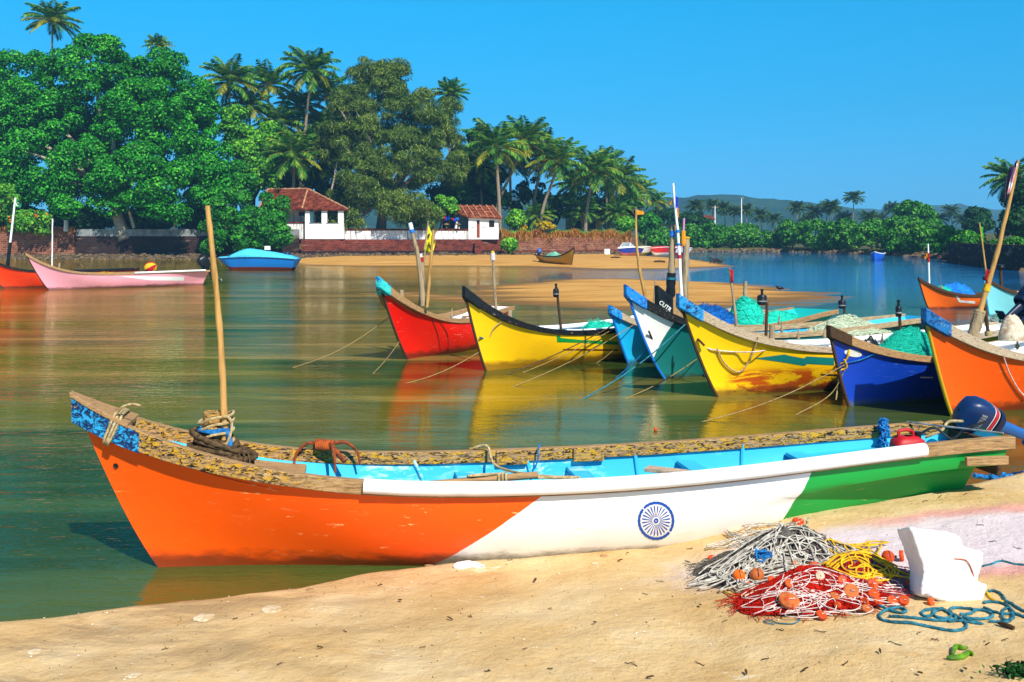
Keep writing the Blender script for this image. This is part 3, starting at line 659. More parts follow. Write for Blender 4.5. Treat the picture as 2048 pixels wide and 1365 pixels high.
blu.hull(hullmat('blue hull', C('#0a3fb8'), .07, scuff=C('#8fb2e6'), dirtc=C('#4a5a5a')), M['white_paint'], M['wood'], M['wood_dark'], M['wood_dark'])
ora = Boat('fishing_boat', 'big orange boat with a blue bow head, cut by the right edge of the view', foot(1905, 833), 32, GB, L=6.8, ov=.60, zt=1.445, zm=.66, B=.64)
ora.hull(hullmat('orange hull', C('#ff5c02'), .13, scuff=C('#ffc48a')), M['teal_paint'], M['wood_grey'], paint('yellow stem', C('#c2a41e'), C('#7a3a10'), .8, 14), chip_head('blue head two', C('#1a6aa8'), C('#0e3a70')))
far_o = Boat('fishing_boat', 'orange boat with a white bent stripe and a blue tarpaulin, afloat beyond the row', foot(1857, 618), 25, GB, L=5.6, ov=.45, zt=1.03, zm=.42, zs=.5, B=.5, hb=.09, kd=-.15, fl=.05)
far_o.hull(hullmat('far orange hull', C('#fb6a06'), .07), M['white_paint'], M['wood_dark'], M['wood_dark'])
far_b = Boat('fishing_boat', 'pale aqua boat with a dark gunwale at the right edge, beyond the big orange boat', foot(1979, 632), 25, GB, L=6.4, ov=.24, zt=1.17, zm=.50, zs=.55, B=.55, hb=.09, kd=-.15, fl=.05)
far_b.hull(hullmat('aqua hull', C('#7fd6e2'), .04), M['teal_paint'], M['wood_dark'], paint('aqua stem', C('#38b4d8')))
pink = Boat('fishing_boat', 'long pink boat with an outboard motor, moored off the stone wall', foot(97, 580), 40, GB, L=7.3, ov=.95, zt=1.66, zm=.68, zs=.72, B=.58, hb=.12)
pink.hull(hullmat('pink hull', C('#eda0b2'), .1, scuff=C('#f8dfe4'), dirtc=C('#5a2d26')), M['cyan_paint'], M['wood'], M['wood_dark'])
lef = Boat('fishing_boat', 'orange red boat cut by the left edge, behind the pink boat', foot(6, 577), 38, GB, L=6.0, ov=.9, zt=1.65, zm=.75, B=.58, hb=.12)
lef.hull(hullmat('orange red hull', C('#f23c06'), .1), M['white_paint'], M['wood_black'], M['wood_dark'])
ban = Boat('fishing_boat', 'mustard yellow boat lying dry on the far sandbank, bow towards the right', foot(1143, 534), 112, GB, z0=.10, L=6.4, ov=.5, zt=1.45, zm=.68, zs=.75, B=.62, kd=-.05, ks=.1, hb=.1)
ban.hull(hullmat('mustard hull', C('#c58f12'), .12, scuff=C('#7fb8a0')), M['wood'], M['wood_dark'], M['wood_dark'])
# painted marks
yel.decal('painted_stripe', [(1113, 672), (1120, 671), (1121, 676), (1160, 680), (1236, 684), (1236, 690), (1160, 686), (1114, 685)], M['green_paint'], 4)
yel.decal('painted_line', [(1124, 698), (1236, 699), (1236, 702), (1130, 701)], paint('brown line', C('#6a2c08')), 4)
yg.decal('painted_stripe', [(1508, 717), (1570, 709), (1575, 711), (1608, 717), (1613, 713), (1668, 716), (1668, 731), (1614, 728), (1609, 732), (1560, 724)], paint('teal stripe', C('#0f7f78')), 4)
yg.decal('painted_line', [(1640, 748), (1674, 749), (1676, 752), (1645, 751)], M['black'], 4)
blu.decal('painted_oval', [(1706 + 17.5 * math.cos(a) , 707 + 7 * math.sin(a) + .16 * 17 * math.cos(a)) for a in [2 * math.pi * k / 22 for k in range(22)]], M['white'], 4)
blu.decal('painted_line', [(1840, 754), (1866, 754), (1866, 757), (1840, 756)], M['white'], 4)
far_o.decal('painted_stripe', [(1910, 591), (1914, 590), (1921, 601), (1950, 603), (1950, 608), (1918, 605)], M['white'], 3)
pink.decal('painted_stripe', [(240, 553), (368, 554), (368, 562), (300, 561)], M['white_paint'], 4)
ban.decal('painted_stripe', [(1080, 512), (1124, 511), (1122, 516), (1090, 517)], paint('faded green stripe', C('#6fae8c')), 3)
for i, (px, py) in enumerate(((878, 730), (910, 730))): pass
# fittings: float pipes, thwarts, pins, posts
for bt, m1 in ((yel, M['white_paint']), (yg, M['white_paint']), (blu, M['white_paint']), (wg, M['cyan_paint']), (ora, M['wood_grey']), (red, M['wood']), (teal, M['wood']), (pink, M['wood']), (far_b, M['wood']), (far_o, M['wood'])):
    bt.deck(.05, .2, M['wood'], .1)
    for t in (.42, .6, .8): bt.thwart(t, m1, .16, .13)
for bt in (yel, yg, blu, ora):
    for sd in (-1, 1): bt.pipe(.33, .93, sd, M['pvc'], .05, -.115, -.02)
pink.pipe(.55, .97, -1, M['pvc'], .045, .03, 0)
for bt, ts in ((yg, (.38, .46)), (ora, (.42,)), (teal, (.45,)), (wg, (.4, .55)), (red, (.38,))):
    for t in ts:
        for sd in (-1, 1): bt.pin(t, sd, M['bamboo_grey'])
POST = {}
for k, bt, t, h in (('red', red, .165, .40), ('yel', yel, .17, .30), ('yg', yg, .235, .36), ('wg', wg, .2, .3), ('teal', teal, .2, .3), ('ora', ora, .15, .42), ('far_o', far_o, .17, .26), ('pink', pink, .17, .35)):
    POST[k] = bt.post(t, .0, M['bamboo_grey'], h, .045)
# the white letters on the turquoise boat's black bow plank
def text_mesh(s, size=1.0, ext=.004):
    c = bpy.data.curves.new('t', 'FONT'); c.body = s; c.size = size; c.extrude = ext; c.align_x = 'CENTER'; c.align_y = 'CENTER'; c.offset = .012 * size
    o = bpy.data.objects.new('t', c); COL.objects.link(o); dg = bpy.context.evaluated_depsgraph_get()
    me = bpy.data.meshes.new_from_object(o.evaluated_get(dg)); bpy.data.objects.remove(o); return me
# ================================================================== poles, flags, nets, ropes, motors
def top(o, label, cat, group=None): return tag(o, label, cat, group)
def pole_thing(name, label, a, b, r0, r1, mat, cat='pole', group=None, bend=.0, joints=True):
    """a = foot, b = head (world); returns the thing (an Empty at the foot)"""
    a = Vector(a); b = Vector(b); rt = thing(name, label, cat, a, 0, group)
    ax = (b - a); sd = Vector((1, .3, 0)) * bend; L = ax.length
    pts = [a + ax * (k / 20) + sd * math.sin(math.pi * k / 20) + Vector((noise.noise((k * .4, a.x, a.y)), 0, 0)) * .012 * L * .3 for k in range(21)]
    rr = [(r0 + (r1 - r0) * k / 20) * (1.16 if joints and k % 4 == 2 else 1) for k in range(21)]
    mb = MB(); mb.tube(pts, rr, 10); mb.build('pole', mat, rt, True, smooth=True, angle=60)
    return rt, pts
def band(rt, pts, t0, t1, r, mat, name='binding'):
    i = t0 * (len(pts) - 1); n_ = len(pts) - 1
    def at(t):
        k = min(n_ - 1, int(t * n_)); return pts[k].lerp(pts[k + 1], t * n_ - k)
    mb = MB(); mb.tube([at(t0 + (t1 - t0) * k / 5) for k in range(6)], [r, r * 1.1, r * .96, r * 1.08, r * .97, r], 10); return mb.build(name, mat, rt, True, smooth=True, angle=50)
def flag(rt, corners, mat, name='flag', wave=.05, th=.004):
    """corners: 4 world points (hoist top, fly top, fly bottom, hoist bottom)"""
    a, b, c, d = [Vector(p) for p in corners]; rows = []
    for i in range(11):
        v = i / 10; row = []
        for j in range(13):
            u = j / 12; p = a.lerp(b, u).lerp(d.lerp(c, u), v)
            row.append(p + Vector((0, 1, 0)) * wave * math.sin(u * 7 + v * 3) * u + Vector((0, 0, -1)) * wave * .5 * u * math.sin(v * 5 + u * 4))
        rows.append(row)
    mb = MB(); mb.grid(rows); o = mb.build(name, mat, rt, True, smooth=True, fix=False)
    s = o.modifiers.new('s', 'SOLIDIFY'); s.thickness = th; return o
F_yel = flagmat('yellow flag cloth', C('#f2e005'), C('#3a3c08'), 7, .57)
F_green = flagmat('green flag cloth', C('#0f8a52')); F_blue = flagmat('blue flag cloth', C('#1430c8')); F_or = flagmat('orange flag cloth', C('#ee9414'))
F_pur = flagmat('faded purple flag cloth', C('#54405c')); F_pink = flagmat('pale pink flag cloth', C('#f0a8b4'), C('#f8eef0'), 9, .5); F_dark = flagmat('dark flag cloth', C('#2a3a30')); F_lime = flagmat('bright green flag cloth', C('#3cc822'))
GP = 'poles standing in the moored boats'
def dof(bt, t): return bt.loc(t).y
# tri: bamboo pole lashed to the bow post
d = dof(tri, .134)
rt, pts = pole_thing('bamboo_pole', 'tall bare bamboo pole lashed to the bow post of the beached tricolour boat', P(450, 880, d - .06), P(415, 412, d - .02), .026, .018, M['bamboo'], bend=.02)
mb = MB()
pp = tri.loc(.134)
for j, (z, r_, m_) in enumerate(((.22, .010, 'rope'), (.17, .010, 'rope'), (.10, .010, 'rope'), (.02, .012, 'rope'))):
    c_ = pp + Vector((.035, -.02, z)); mb.tube([c_ + Vector((math.cos(a) * .125, math.sin(a) * .10, .035 * math.cos(a) + .008 * math.sin(3 * a))) for a in [2 * math.pi * k / 24 for k in range(25)]], r_, 6)
tail = [pp + Vector(v) for v in ((.12, -.08, .25), (.17, -.1, .2), (.16, -.11, .1), (.12, -.12, .0), (.14, -.13, -.08))]; mb.tube(cr(tail, 5), .010, 6)
top(mb.build('lashing_rope', M['rope'], smooth=True, origin=pp), 'thin cord wound round the bow post and pole of the tricolour boat', 'rope')
mb = MB(); c_ = pp + Vector((.03, -.02, .135))
mb.tube([c_ + Vector((math.cos(a) * .115, math.sin(a) * .09, .004 * math.sin(5 * a))) for a in [2 * math.pi * k / 24 for k in range(25)]], .018, 6)
mb.tube(cr([c_ + Vector((.1, -.06, 0)), c_ + Vector((.13, -.08, -.08)), c_ + Vector((.12, -.09, -.16)), c_ + Vector((.2, -.08, -.24))], 5), [.018] * 15 + [.01], 6)
top(mb.build('cloth_strip', M['rope_blue'], smooth=True, origin=c_), 'blue strip of cloth tied round the bow post of the tricolour boat', 'cloth strip')
mb = MB()
for j in range(7):                                                  # coil of old thick rope at the post's foot
    c_ = pp + Vector((.06 + .02 * math.sin(j * 2.1), -.03 + .015 * math.cos(j), -.055 + .022 * j)); ra = .185 - .012 * j + .02 * math.sin(j * 1.7)
    mb.tube([c_ + Vector((math.cos(a) * ra * 1.25, math.sin(a) * ra * .72, .022 * math.sin(a + j) - .05 * math.cos(a))) for a in [2 * math.pi * k / 36 for k in range(37)]], .021, 9, True, 30)
for q in range(5):
    a0 = pp + Vector((.16 + .03 * q, -.12 + .01 * q, -.02)); mb.tube(cr([a0, a0 + Vector((.03, -.06, -.05)), a0 + Vector((.05, -.09, -.13 - .02 * q))], 5), .008, 6)
top(mb.build('rope_coil', M['rope_dark'], smooth=True, origin=pp), 'coil of thick dark old rope at the foot of the tricolour boat bow post', 'rope')
# rusty grapnel on the far rail
gp = tri.W @ (tri.S(.247, 1, 1) + Vector((0, -.10, .02)))
rt = thing('grapnel_anchor', 'rusty four armed grapnel wrapped in orange rag, on the far rail of the tricolour boat', 'anchor', gp)
rust_m = simple('rusty iron', C('#9a4a22'), C('#4a2a1a'), 20, .85, .4, 60, .006)
mb = MB(); mb.tube(cr([gp + Vector((-.1, .04, .03)), gp + Vector((.02, 0, .05)), gp + Vector((.16, -.08, -.06))], 6), .02, 8); mb.build('shank', rust_m, rt, True, smooth=True)
for (dx, dy, dz) in ((-.24, -.05, -.10), (.26, .02, -.10), (.1, -.16, -.13), (-.10, .12, -.06)):
    mb = MB(); mb.tube(cr([gp + Vector((0, 0, .05)), gp + Vector((dx * .55, dy * .5, .07)), gp + Vector((dx * .9, dy * .9, .0)), gp + Vector((dx, dy, dz))], 7), lambda t: .017 * (1.05 - .6 * t), 8); mb.build('arm', rust_m, rt, True, smooth=True)
mb = MB()
for q in range(9):
    a0 = gp + Vector((-.07 + .016 * q, -.01 - .004 * q, .055)); mb.tube([a0 + Vector((0, math.cos(a) * .034, math.sin(a) * .036)) for a in [2 * math.pi * k / 12 for k in range(13)]], .010, 6)
mb.build('rag_wrap', simple('orange rag', C('#c8662a'), C('#8a3a18'), 14, .9, .4, 40, .01), rt, True, smooth=True)
# oar, rope and plank inside the tricolour boat
a = tri.W @ Vector((1.45, -.16, .54)); b = tri.W @ Vector((2.72, -.40, .66))
mb = MB(); mb.tube([a.lerp(b, k / 8) for k in range(9)], .026, 10); top(mb.build('wooden_pole', M['wood'], smooth=True, angle=50, origin=a), 'short round wooden pole lying across the thwarts of the tricolour boat', 'pole')
mb = MB(); p0 = tri.W @ (tri.S(.415, 1, 1) + Vector((-.05, 0, .02)))
mb.tube(cr([p0, p0 + Vector((.14, -.05, .035)), tri.W @ Vector((2.52, .30, .57)), tri.W @ Vector((2.80, -.02, .56)), tri.W @ Vector((3.05, -.22, .585)), a.lerp(b, .62) + Vector((0, 0, .03)), a.lerp(b, .8) + Vector((0, 0, .03))], 8), .011, 8, True, 40)
for q in range(3):
    c_ = a.lerp(b, .78 + .02 * q); mb.tube([c_ + Vector((0, math.cos(x) * .036, math.sin(x) * .036)) for x in [2 * math.pi * k / 14 for k in range(15)]], .010, 6)
top(mb.build('rope', M['rope'], smooth=True, origin=p0), 'hemp rope running over the far rail into the tricolour boat', 'rope')
p0 = tri.W @ Vector((3.82, -.02, .53)); mb = MB(); mb.box((0, 0, 0), (.34, .11, .03), Matrix.Rotation(R(-28), 3, 'Z'))
o = top(mb.build('plank', M['wood_grey'], bevel=.004), 'short grey plank resting on a thwart inside the tricolour boat', 'plank'); o.location = p0 + Vector((0, 0, .03))
for t, nm, lb in ((.485, 'rope_tie', 'short blue rope tied through the far rowlock of the tricolour boat'),):
    g = tri.W @ (tri.S(t, 1, 1) + Vector((0, -.08, .02))); mb = MB()
    mb.tube(cr([g + Vector((.02, 0, .04)), g + Vector((0, -.02, 0)), g + Vector((.0, -.025, -.08)), g + Vector((-.03, -.02, -.16))], 6), .007, 6); top(mb.build(nm, M['rope_blue'], smooth=True, origin=g), lb, 'rope')
g = tri.W @ (tri.S(.895, 1, 1) + Vector((0, -.10, .02))); mb = MB(); rr_ = random.Random(3)
for q in range(9):
    v = [g + Vector((rr_.uniform(-.04, .05), rr_.uniform(-.05, .03), .06 - .03 * k + rr_.uniform(-.02, .02))) for k in range(8)]; mb.tube(cr(v, 4), .008, 6)
top(mb.build('rope_bundle', M['rope_blue'], smooth=True, origin=g), 'bundle of blue rope hanging inside the far rail near the stern of the tricolour boat', 'rope')
# red fuel can
fc = tri.W @ Vector((5.86, -.02, .62)); rt = thing('fuel_can', 'red plastic fuel can standing in the stern of the tricolour boat', 'fuel can', fc, R(9))
mb = MB(); rows = []
for z, sx, sy in ((-.10, .13, .09), (.06, .135, .095), (.115, .125, .085), (.145, .08, .06), (.15, .03, .03)):
    rows.append([Vector(((abs(math.cos(a)) ** .5) * math.copysign(sx, math.cos(a)), (abs(math.sin(a)) ** .5) * math.copysign(sy, math.sin(a)), z)) for a in [2 * math.pi * k / 24 for k in range(24)]])
mb.grid(rows, True); mb.build('tank', M['red_plastic'], rt, smooth=True, angle=50)
mb = MB(); mb.tube(cr([(-.08, 0, .13), (-.07, 0, .19), (.03, 0, .19), (.05, 0, .14)], 5), .014, 8); mb.build('handle', M['red_plastic'], rt, smooth=True)
mb = MB(); mb.lathe([(.001, .2), (.026, .2), (.026, .145)], 14, (.09, 0, -.02)); mb.build('filler_cap', M['black'], rt, smooth=True, angle=40)
mb = MB(); h0 = tri.W @ Vector((5.97, -.02, .78)); mb.tube(cr([h0, h0 + Vector((.14, .05, .04)), h0 + Vector((.26, .0, -.04)), h0 + Vector((.40, .06, .03)), h0 + Vector((.58, .1, .08))], 7), .011, 8)
o = mb.build('fuel_hose', M['black'], smooth=True, origin=h0); top(o, 'black fuel hose from the red can to the outboard motor', 'hose')
mb = MB(); h0 = tri.W @ Vector((6.1, .12, .72)); mb.tube(cr([h0, h0 + Vector((.12, -.03, .06)), h0 + Vector((.22, .05, .12)), h0 + Vector((.33, .02, .13))], 7), .012, 8); top(mb.build('control_cable', M['rope'], smooth=True, origin=h0), 'pale cable looped on the stern board behind the red fuel can', 'cable')
# ------------------------------------------------------------------ outboard motor
def sup(sx, sy, z, n=28, e=.55, ox=0.0): return [Vector((ox + math.copysign(abs(math.cos(a)) ** e * sx, math.cos(a)), math.copysign(abs(math.sin(a)) ** e * sy, math.sin(a)), z)) for a in [2 * math.pi * k / n for k in range(n)]]
def outboard(label, pos, yaw, tilt, sc=1.0, cowl='navy', leg='motor_blue', stripe=True, roll=0):
    rt = thing('outboard_motor', label, 'outboard motor', pos)
    Q = Matrix.Rotation(R(yaw), 3, 'Z') @ Matrix.Rotation(R(-tilt), 3, 'Y') @ Matrix.Rotation(R(roll), 3, 'Z') @ Matrix.Scale(sc, 3)
    p0 = Vector(pos)
    def put(mb, nm, mat, **k):
        mb.v = [tuple(p0 + Q @ Vector(v)) for v in mb.v]; return mb.build(nm, mat, rt, True, **k)
    mb = MB(); mb.grid([sup(.05, .04, .06), sup(.125, .105, .07), sup(.165, .118, .12), sup(.185, .128, .22), sup(.18, .126, .31), sup(.15, .11, .385), sup(.09, .07, .42), sup(.01, .01, .425)], True)
    put(mb, 'cowling', M[cowl], smooth=True, angle=60)
    mb = MB(); mb.grid([sup(.13, .11, .0), sup(.15, .118, .02), sup(.152, .12, .066), sup(.12, .1, .07)], True); put(mb, 'engine_tray', M['navy_dark'] if cowl != 'black' else M['black'], smooth=True, angle=40)
    if stripe:
        for z0, z1, m_, nm in ((.105, .135, M['red_paint'], 'red_stripe'), (.142, .150, M['white'], 'white_stripe'), (.09, .097, M['white'], 'white_stripe')):
            mb = MB(); f = lambda z: (.152 + .035 * min(1, (z - .07) / .15), .113 + .016 * min(1, (z - .07) / .15))
            mb.grid([sup(f(z)[0] + .004, f(z)[1] + .004, z, 40) for z in (z0, (z0 + z1) / 2, z1)], True); put(mb, nm, m_, smooth=True)
        for sd in (-1, 1):
            for k in range(7):
                mb = MB(); mb.box((-.085 + .028 * k, sd * .1275, .245), (.016, .008, .055)); mb.box((-.085 + .028 * k, sd * .1275, .262 if k % 2 else .228), (.026, .008, .012))
                put(mb, 'maker_lettering', M['steel'])
    mb = MB(); mb.grid([sup(.075, .06, .01, e=.8), sup(.06, .045, -.1, e=.8, ox=.01), sup(.05, .035, -.36, e=.8, ox=.015), sup(.062, .03, -.42, e=.8, ox=.02), sup(.06, .026, -.55, e=.8, ox=.02)], True); put(mb, 'leg', M[leg], smooth=True, angle=60)
    mb = MB(); mb.box((.05, 0, -.40), (.30, .15, .012)); mb.box((.06, 0, -.37), (.2, .09, .012)); put(mb, 'cavitation_plate', M[leg], bevel=.004)
    mb = MB(); mb.lathe([(.001, -.12), (.025, -.10), (.042, -.02), (.044, .06), (.036, .12), (.03, .14)], 16, (.03, 0, -.57), Matrix.Rotation(R(90), 3, 'Y')); mb.add([Vector((-.05, -.005, -.6)), Vector((-.05, .005, -.6)), Vector((.05, 0, -.72)), Vector((.09, 0, -.60))], [(0, 1, 2), (0, 2, 3), (1, 2, 3)]); put(mb, 'gearcase', M[leg], smooth=True, angle=50)
    mb = MB()
    for k in range(3):
        A = Matrix.Rotation(2 * math.pi * k / 3, 3, 'X'); rows = []
        for i in range(6):
            r_ = .03 + .085 * i / 5; w_ = .05 * math.sin(math.pi * (.18 + .74 * i / 5)); rows.append([A @ Vector((.19 + w_ * .55, w_, r_)), A @ Vector((.19, 0, r_)), A @ Vector((.19 - w_ * .55, -w_, r_))])
        rows = [[v + Vector((0, 0, -.57)) for v in r_] for r_ in rows]; mb.grid(rows)
    o = put(mb, 'propeller', M['steel'], smooth=True, fix=False); s_ = o.modifiers.new('s', 'SOLIDIFY'); s_.thickness = .008
    mb = MB(); mb.box((-.11, 0, -.03), (.06, .16, .10)); mb.box((-.13, -.06, -.11), (.03, .03, .16)); mb.box((-.13, .06, -.11), (.03, .03, .16)); mb.box((-.19, 0, -.06), (.03, .18, .12)); put(mb, 'clamp_bracket', M['navy_dark'] if cowl != 'black' else M['black'], bevel=.006)
    mb = MB(); mb.tube([Vector((-.12, -.04, .03)), Vector((-.26, -.05, .05)), Vector((-.46, -.06, .055))], [.02, .016, .02], 8); put(mb, 'tiller', M['black'], smooth=True)
    return rt
outboard('navy outboard motor with a red stripe, tilted up on the stern of the tricolour boat', P(1992, 850, 8.42), 8, 68, .86, roll=-24)
outboard('black outboard motor hanging on the stern of the pink boat', pink.loc(1.0, 0, .12), 40, 30, 1.5, 'black', 'black', False)
outboard('dark blue outboard motor lifted beside the pale aqua boat at the right edge', P(2043, 612, 28.5), 200, 55, 1.9, 'navy_dark', 'navy_dark', False)
outboard('small blue motor tilted on the stern of the mustard boat on the sandbank', ban.loc(1.0, 0, .1), 100, 60, 1.3, 'motor_blue', 'steel', False)
# ------------------------------------------------------------------ poles and flags
def pl(name, label, px0, px1, d, r0, r1, mat, bend=.0, d1=None, **kw):
    return pole_thing(name, label, P(*px0, d), P(*px1, d1 or d), r0, r1, M[mat], bend=bend, **kw)
def fl(rt, d, pix, mat, **kw): return flag(rt, [P(*q, d) for q in pix], mat, **kw)
d = dof(red, .165)
rt, pts = pl('mast_pole', 'thick leaning pole with a white and blue tip in the red boat', (846, 612), (820, 446), d, .055, .034, 'bamboo_grey', .05); band(rt, pts, .90, 1.0, .042, M['white_paint'], 'tip_wrap'); band(rt, pts, .88, .92, .05, M['blue_paint'])
rt, pts = pl('mast_pole', 'short forked pole with a red and white tip in the red boat', (843, 610), (841, 508), d + .1, .05, .035, 'bamboo_grey', .03); band(rt, pts, .84, .93, .045, M['cloth_red']); band(rt, pts, .93, 1.0, .036, M['white_paint'], 'tip_wrap')
rt, pts = pl('flag_pole', 'thin stick flying a yellow flag with dark writing, in the red boat', (838, 612), (856.5, 443), d + .2, .022, .012, 'bamboo_grey')
fl(rt, d + .2, [(856, 449), (872, 487), (864, 505), (847, 502)], F_yel, wave=.06)
rt, pts = pl('bamboo_pole', 'pale knotted bamboo pole just right of the yellow flag', (854, 615), (867, 460), d - .1, .032, .024, 'bamboo')
d = dof(yel, .19)
rt, pts = pl('bamboo_pole', 'bamboo pole with a pale wrapped tip in the yellow boat with black gunwale', (993, 640), (985, 502), d, .028, .022, 'bamboo_grey'); band(rt, pts, .86, .97, .045, M['rope_white']); band(rt, pts, .97, 1.0, .032, M['rope_yellow'], 'tip_wrap')
d = dof(wg, .16)
rt, pts = pl('flag_pole', 'slim bent bamboo pole with a small dark and orange flag, in the white boat', (1292, 600), (1272, 418), d, .03, .016, 'bamboo', -.06)
fl(rt, d, [(1273, 420), (1286, 423), (1289, 428), (1274, 431)], F_or, wave=.02); fl(rt, d + .03, [(1273, 418), (1250, 420), (1262, 428), (1274, 440)], F_dark, wave=.03, name='streamer')
rt, pts = pl('stick', 'short bare stick standing left of the black bow of the turquoise boat', (1307, 612), (1311, 559), dof(teal, .1) + .6, .018, .014, 'bamboo_grey')
d = dof(teal, .17)
rt, pts = pl('mast_pole', 'thick weathered mast wrapped in black plastic at its foot, in the turquoise boat', (1340, 625), (1346, 450), d, .07, .05, 'bamboo_grey'); band(rt, pts, .18, .45, .085, M['black'], 'plastic_wrap'); band(rt, pts, .37, .40, .09, M['rope_teal']); band(rt, pts, .86, .93, .06, M['blue_paint'])
rt, pts = pl('flag_pole', 'thin white pole with a long blue and orange flag beside the thick mast', (1364, 625), (1345.5, 367), d - .15, .034, .02, 'pvc', .03, joints=False)
fl(rt, d - .15, [(1346, 384), (1357, 398), (1356, 420), (1349, 420)], F_blue, wave=.05); fl(rt, d - .13, [(1353, 413), (1358, 420), (1357, 435), (1351, 434)], F_or, wave=.03, name='pennant'); fl(rt, d - .15, [(1345, 366), (1348.5, 368), (1348, 392), (1345.5, 390)], F_blue, wave=.01, name='ribbon'); fl(rt, d - .1, [(1344, 399), (1341, 404), (1341, 410), (1345, 409)], F_or, wave=.01, name='pennant')
for a_, b_ in ((.42, .445), (.52, .535), (.62, .64)): band(rt, pts, a_, b_, .038, M['blue_paint'] if a_ != .42 else M['red_paint'])
rt, pts = pl('mooring_stake', 'thick pale stake with a yellow bag and a pink rod at its top', (1367, 640), (1373, 474), d + .3, .075, .06, 'bamboo_grey'); band(rt, pts, .975, 1.0, .066, M['rope_yellow'], 'tip_wrap')
mb = MB(); mb.tube([P(1366.5, 492, d + .25), P(1366.5, 485, d + .25), P(1366.5, 462, d + .25)], [.035, .05, .04], 8); mb.build('yellow_bag', F_or, rt, True, smooth=True); mb = MB(); mb.tube([P(1367, 464, d + .25), P(1368, 437, d + .25)], .02, 6); mb.build('rod', flagmat('pink rod', C('#d88ac0')), rt, True)
d = dof(yg, .22)
rt, pts = pl('flag_pole', 'thin pole with a red rag at its tip, in the zigzag striped boat', (1475, 665), (1459, 536), d, .024, .016, 'bamboo_grey'); fl(rt, d - .02, [(1460, 538), (1467, 541), (1467, 564), (1462, 566)], M['cloth_red'], wave=.02)
rt, pts = pl('stick', 'upright grey stick behind the turquoise net bundle', (1490, 640), (1490.5, 563), dof(teal, .55) + .5, .045, .038, 'bamboo_grey')
d = dof(ora, .155)
rt, pts = pl('bamboo_pole', 'long slanting bamboo pole with a purple and pink flag in the big orange boat', (1940, 690), (2037, 322), d, .042, .018, 'bamboo', .04)
band(rt, pts, .0, .18, .075, M['bamboo_grey'], 'lower_sleeve'); band(rt, pts, .16, .19, .07, M['rope']); band(rt, pts, .29, .33, .045, M['rope_yellow'])
fl(rt, d + .02, [(2036, 318), (2022, 336), (2009, 400), (2017, 392)], F_pur, wave=.05); fl(rt, d - .09, [(2037, 320), (2030, 338), (2014, 388), (2021, 386)], F_pink, wave=.03, name='flag_border'); fl(rt, d - .05, [(1973, 536), (1981, 545), (1975, 566), (1969, 560)], M['cloth_red'], wave=.05, name='red_rag')
rt, pts = pl('stick', 'dark stick tied upright on the far rail of the big orange boat', (1977, 672), (1967, 592), d + 1.1, .026, .02, 'wood_dark'); band(rt, pts, .0, .12, .05, M['rope'])
rt, pts = pl('flag_pole', 'slim red and white pole with a tiny orange flag, beyond the row', (1859, 580), (1856, 488), 33.2, .035, .022, 'pvc', joints=False); fl(rt, 33.2, [(1856, 505), (1851, 509), (1850, 519), (1856, 514)], F_or, wave=.04); band(rt, pts, .6, .8, .035, M['cloth_red'])
rt, pts = pl('flag_pole', 'thin pole with a bright green flag above the pale aqua boat', (1974, 560), (1959, 446), 30.4, .03, .02, 'bamboo'); fl(rt, 30.4, [(1960, 452), (1967, 456), (1967, 474), (1963, 474)], F_lime, wave=.05)
rt, pts = pl('flag_pole', 'white and black pole with a green crescent flag in the boat at the left edge', (14, 540), (31, 396), 47.5, .055, .045, 'pvc', joints=False); band(rt, pts, .0, .38, .08, M['black'], 'lower_wrap'); fl(rt, 47.5, [(31, 398), (41, 408), (41, 415), (30, 416)], F_green, wave=.1)
mb = MB(); c_ = P(36, 409.5, 47.35)
mb.add([c_ + Vector((math.cos(a) * .085, -.03, math.sin(a) * .085)) for a in [R(40 + 28 * k) for k in range(11)]] + [c_ + Vector((.035 + math.cos(a) * .075, -.03, .02 + math.sin(a) * .075)) for a in [R(60 + 24 * k) for k in range(11)]], [(k, k + 1, 12 + k, 11 + k) for k in range(10)]); mb.build('crescent', M['white'], rt, True)
rt, pts = pl('white_pole', 'thin white pole standing in the bow of the pink boat', (104, 545), (105, 438), 45.3, .032, .028, 'pvc', joints=False)
# floats on sticks: the net markers kept in the boats
def marker(label, px0, px1, can, d, w=.07):
    rt, pts = pl('net_marker', label, px0, px1, d, .026, .022, 'wood_dark', group='black net markers in the boats', cat='net marker', joints=False)
    c_ = P(*can, d - .01); mb = MB(); mb.lathe([(.001, -.085), (w * .8, -.08), (w, -.06), (w, -.005), (w * 1.06, 0), (w, .01), (w, .05), (w * .85, .07), (.022, .082), (.018, .13), (.024, .135), (.022, .17), (.001, .172)], 18, c_); mb.build('canister', M['black'], rt, True, smooth=True, angle=35)
    mb = MB(); mb.lathe([(w * 1.02, -.03), (w * 1.05, -.02), (w * 1.02, -.01)], 18, c_); mb.build('reflector_band', M['steel'], rt, True, smooth=True)
marker('black canister on a stick in the yellow boat with black gunwale', (1123, 668), (1113, 575), (1112, 586), 18.4, .055)
marker('wide black canister on a stick in the yellow boat with the zigzag stripe', (1532, 672), (1534, 606), (1524, 600), 15.6, .075)
marker('black canister on a stick behind the pale green net', (1687, 660), (1690, 604), (1684, 609), 18.9, .07)
marker('black lamp shaped canister on a stick above the turquoise net of the blue boat', (1801, 680), (1799, 622), (1797, 623), 14.9, .045)
rt, pts = pl('net_marker', 'dark stick with a black top in the pale aqua boat at the right edge', (2003, 590), (2001, 530), 31.0, .05, .045, 'wood_dark', group='black net markers in the boats', cat='net marker', joints=False); band(rt, pts, .88, 1.0, .12, M['black'], 'canister')
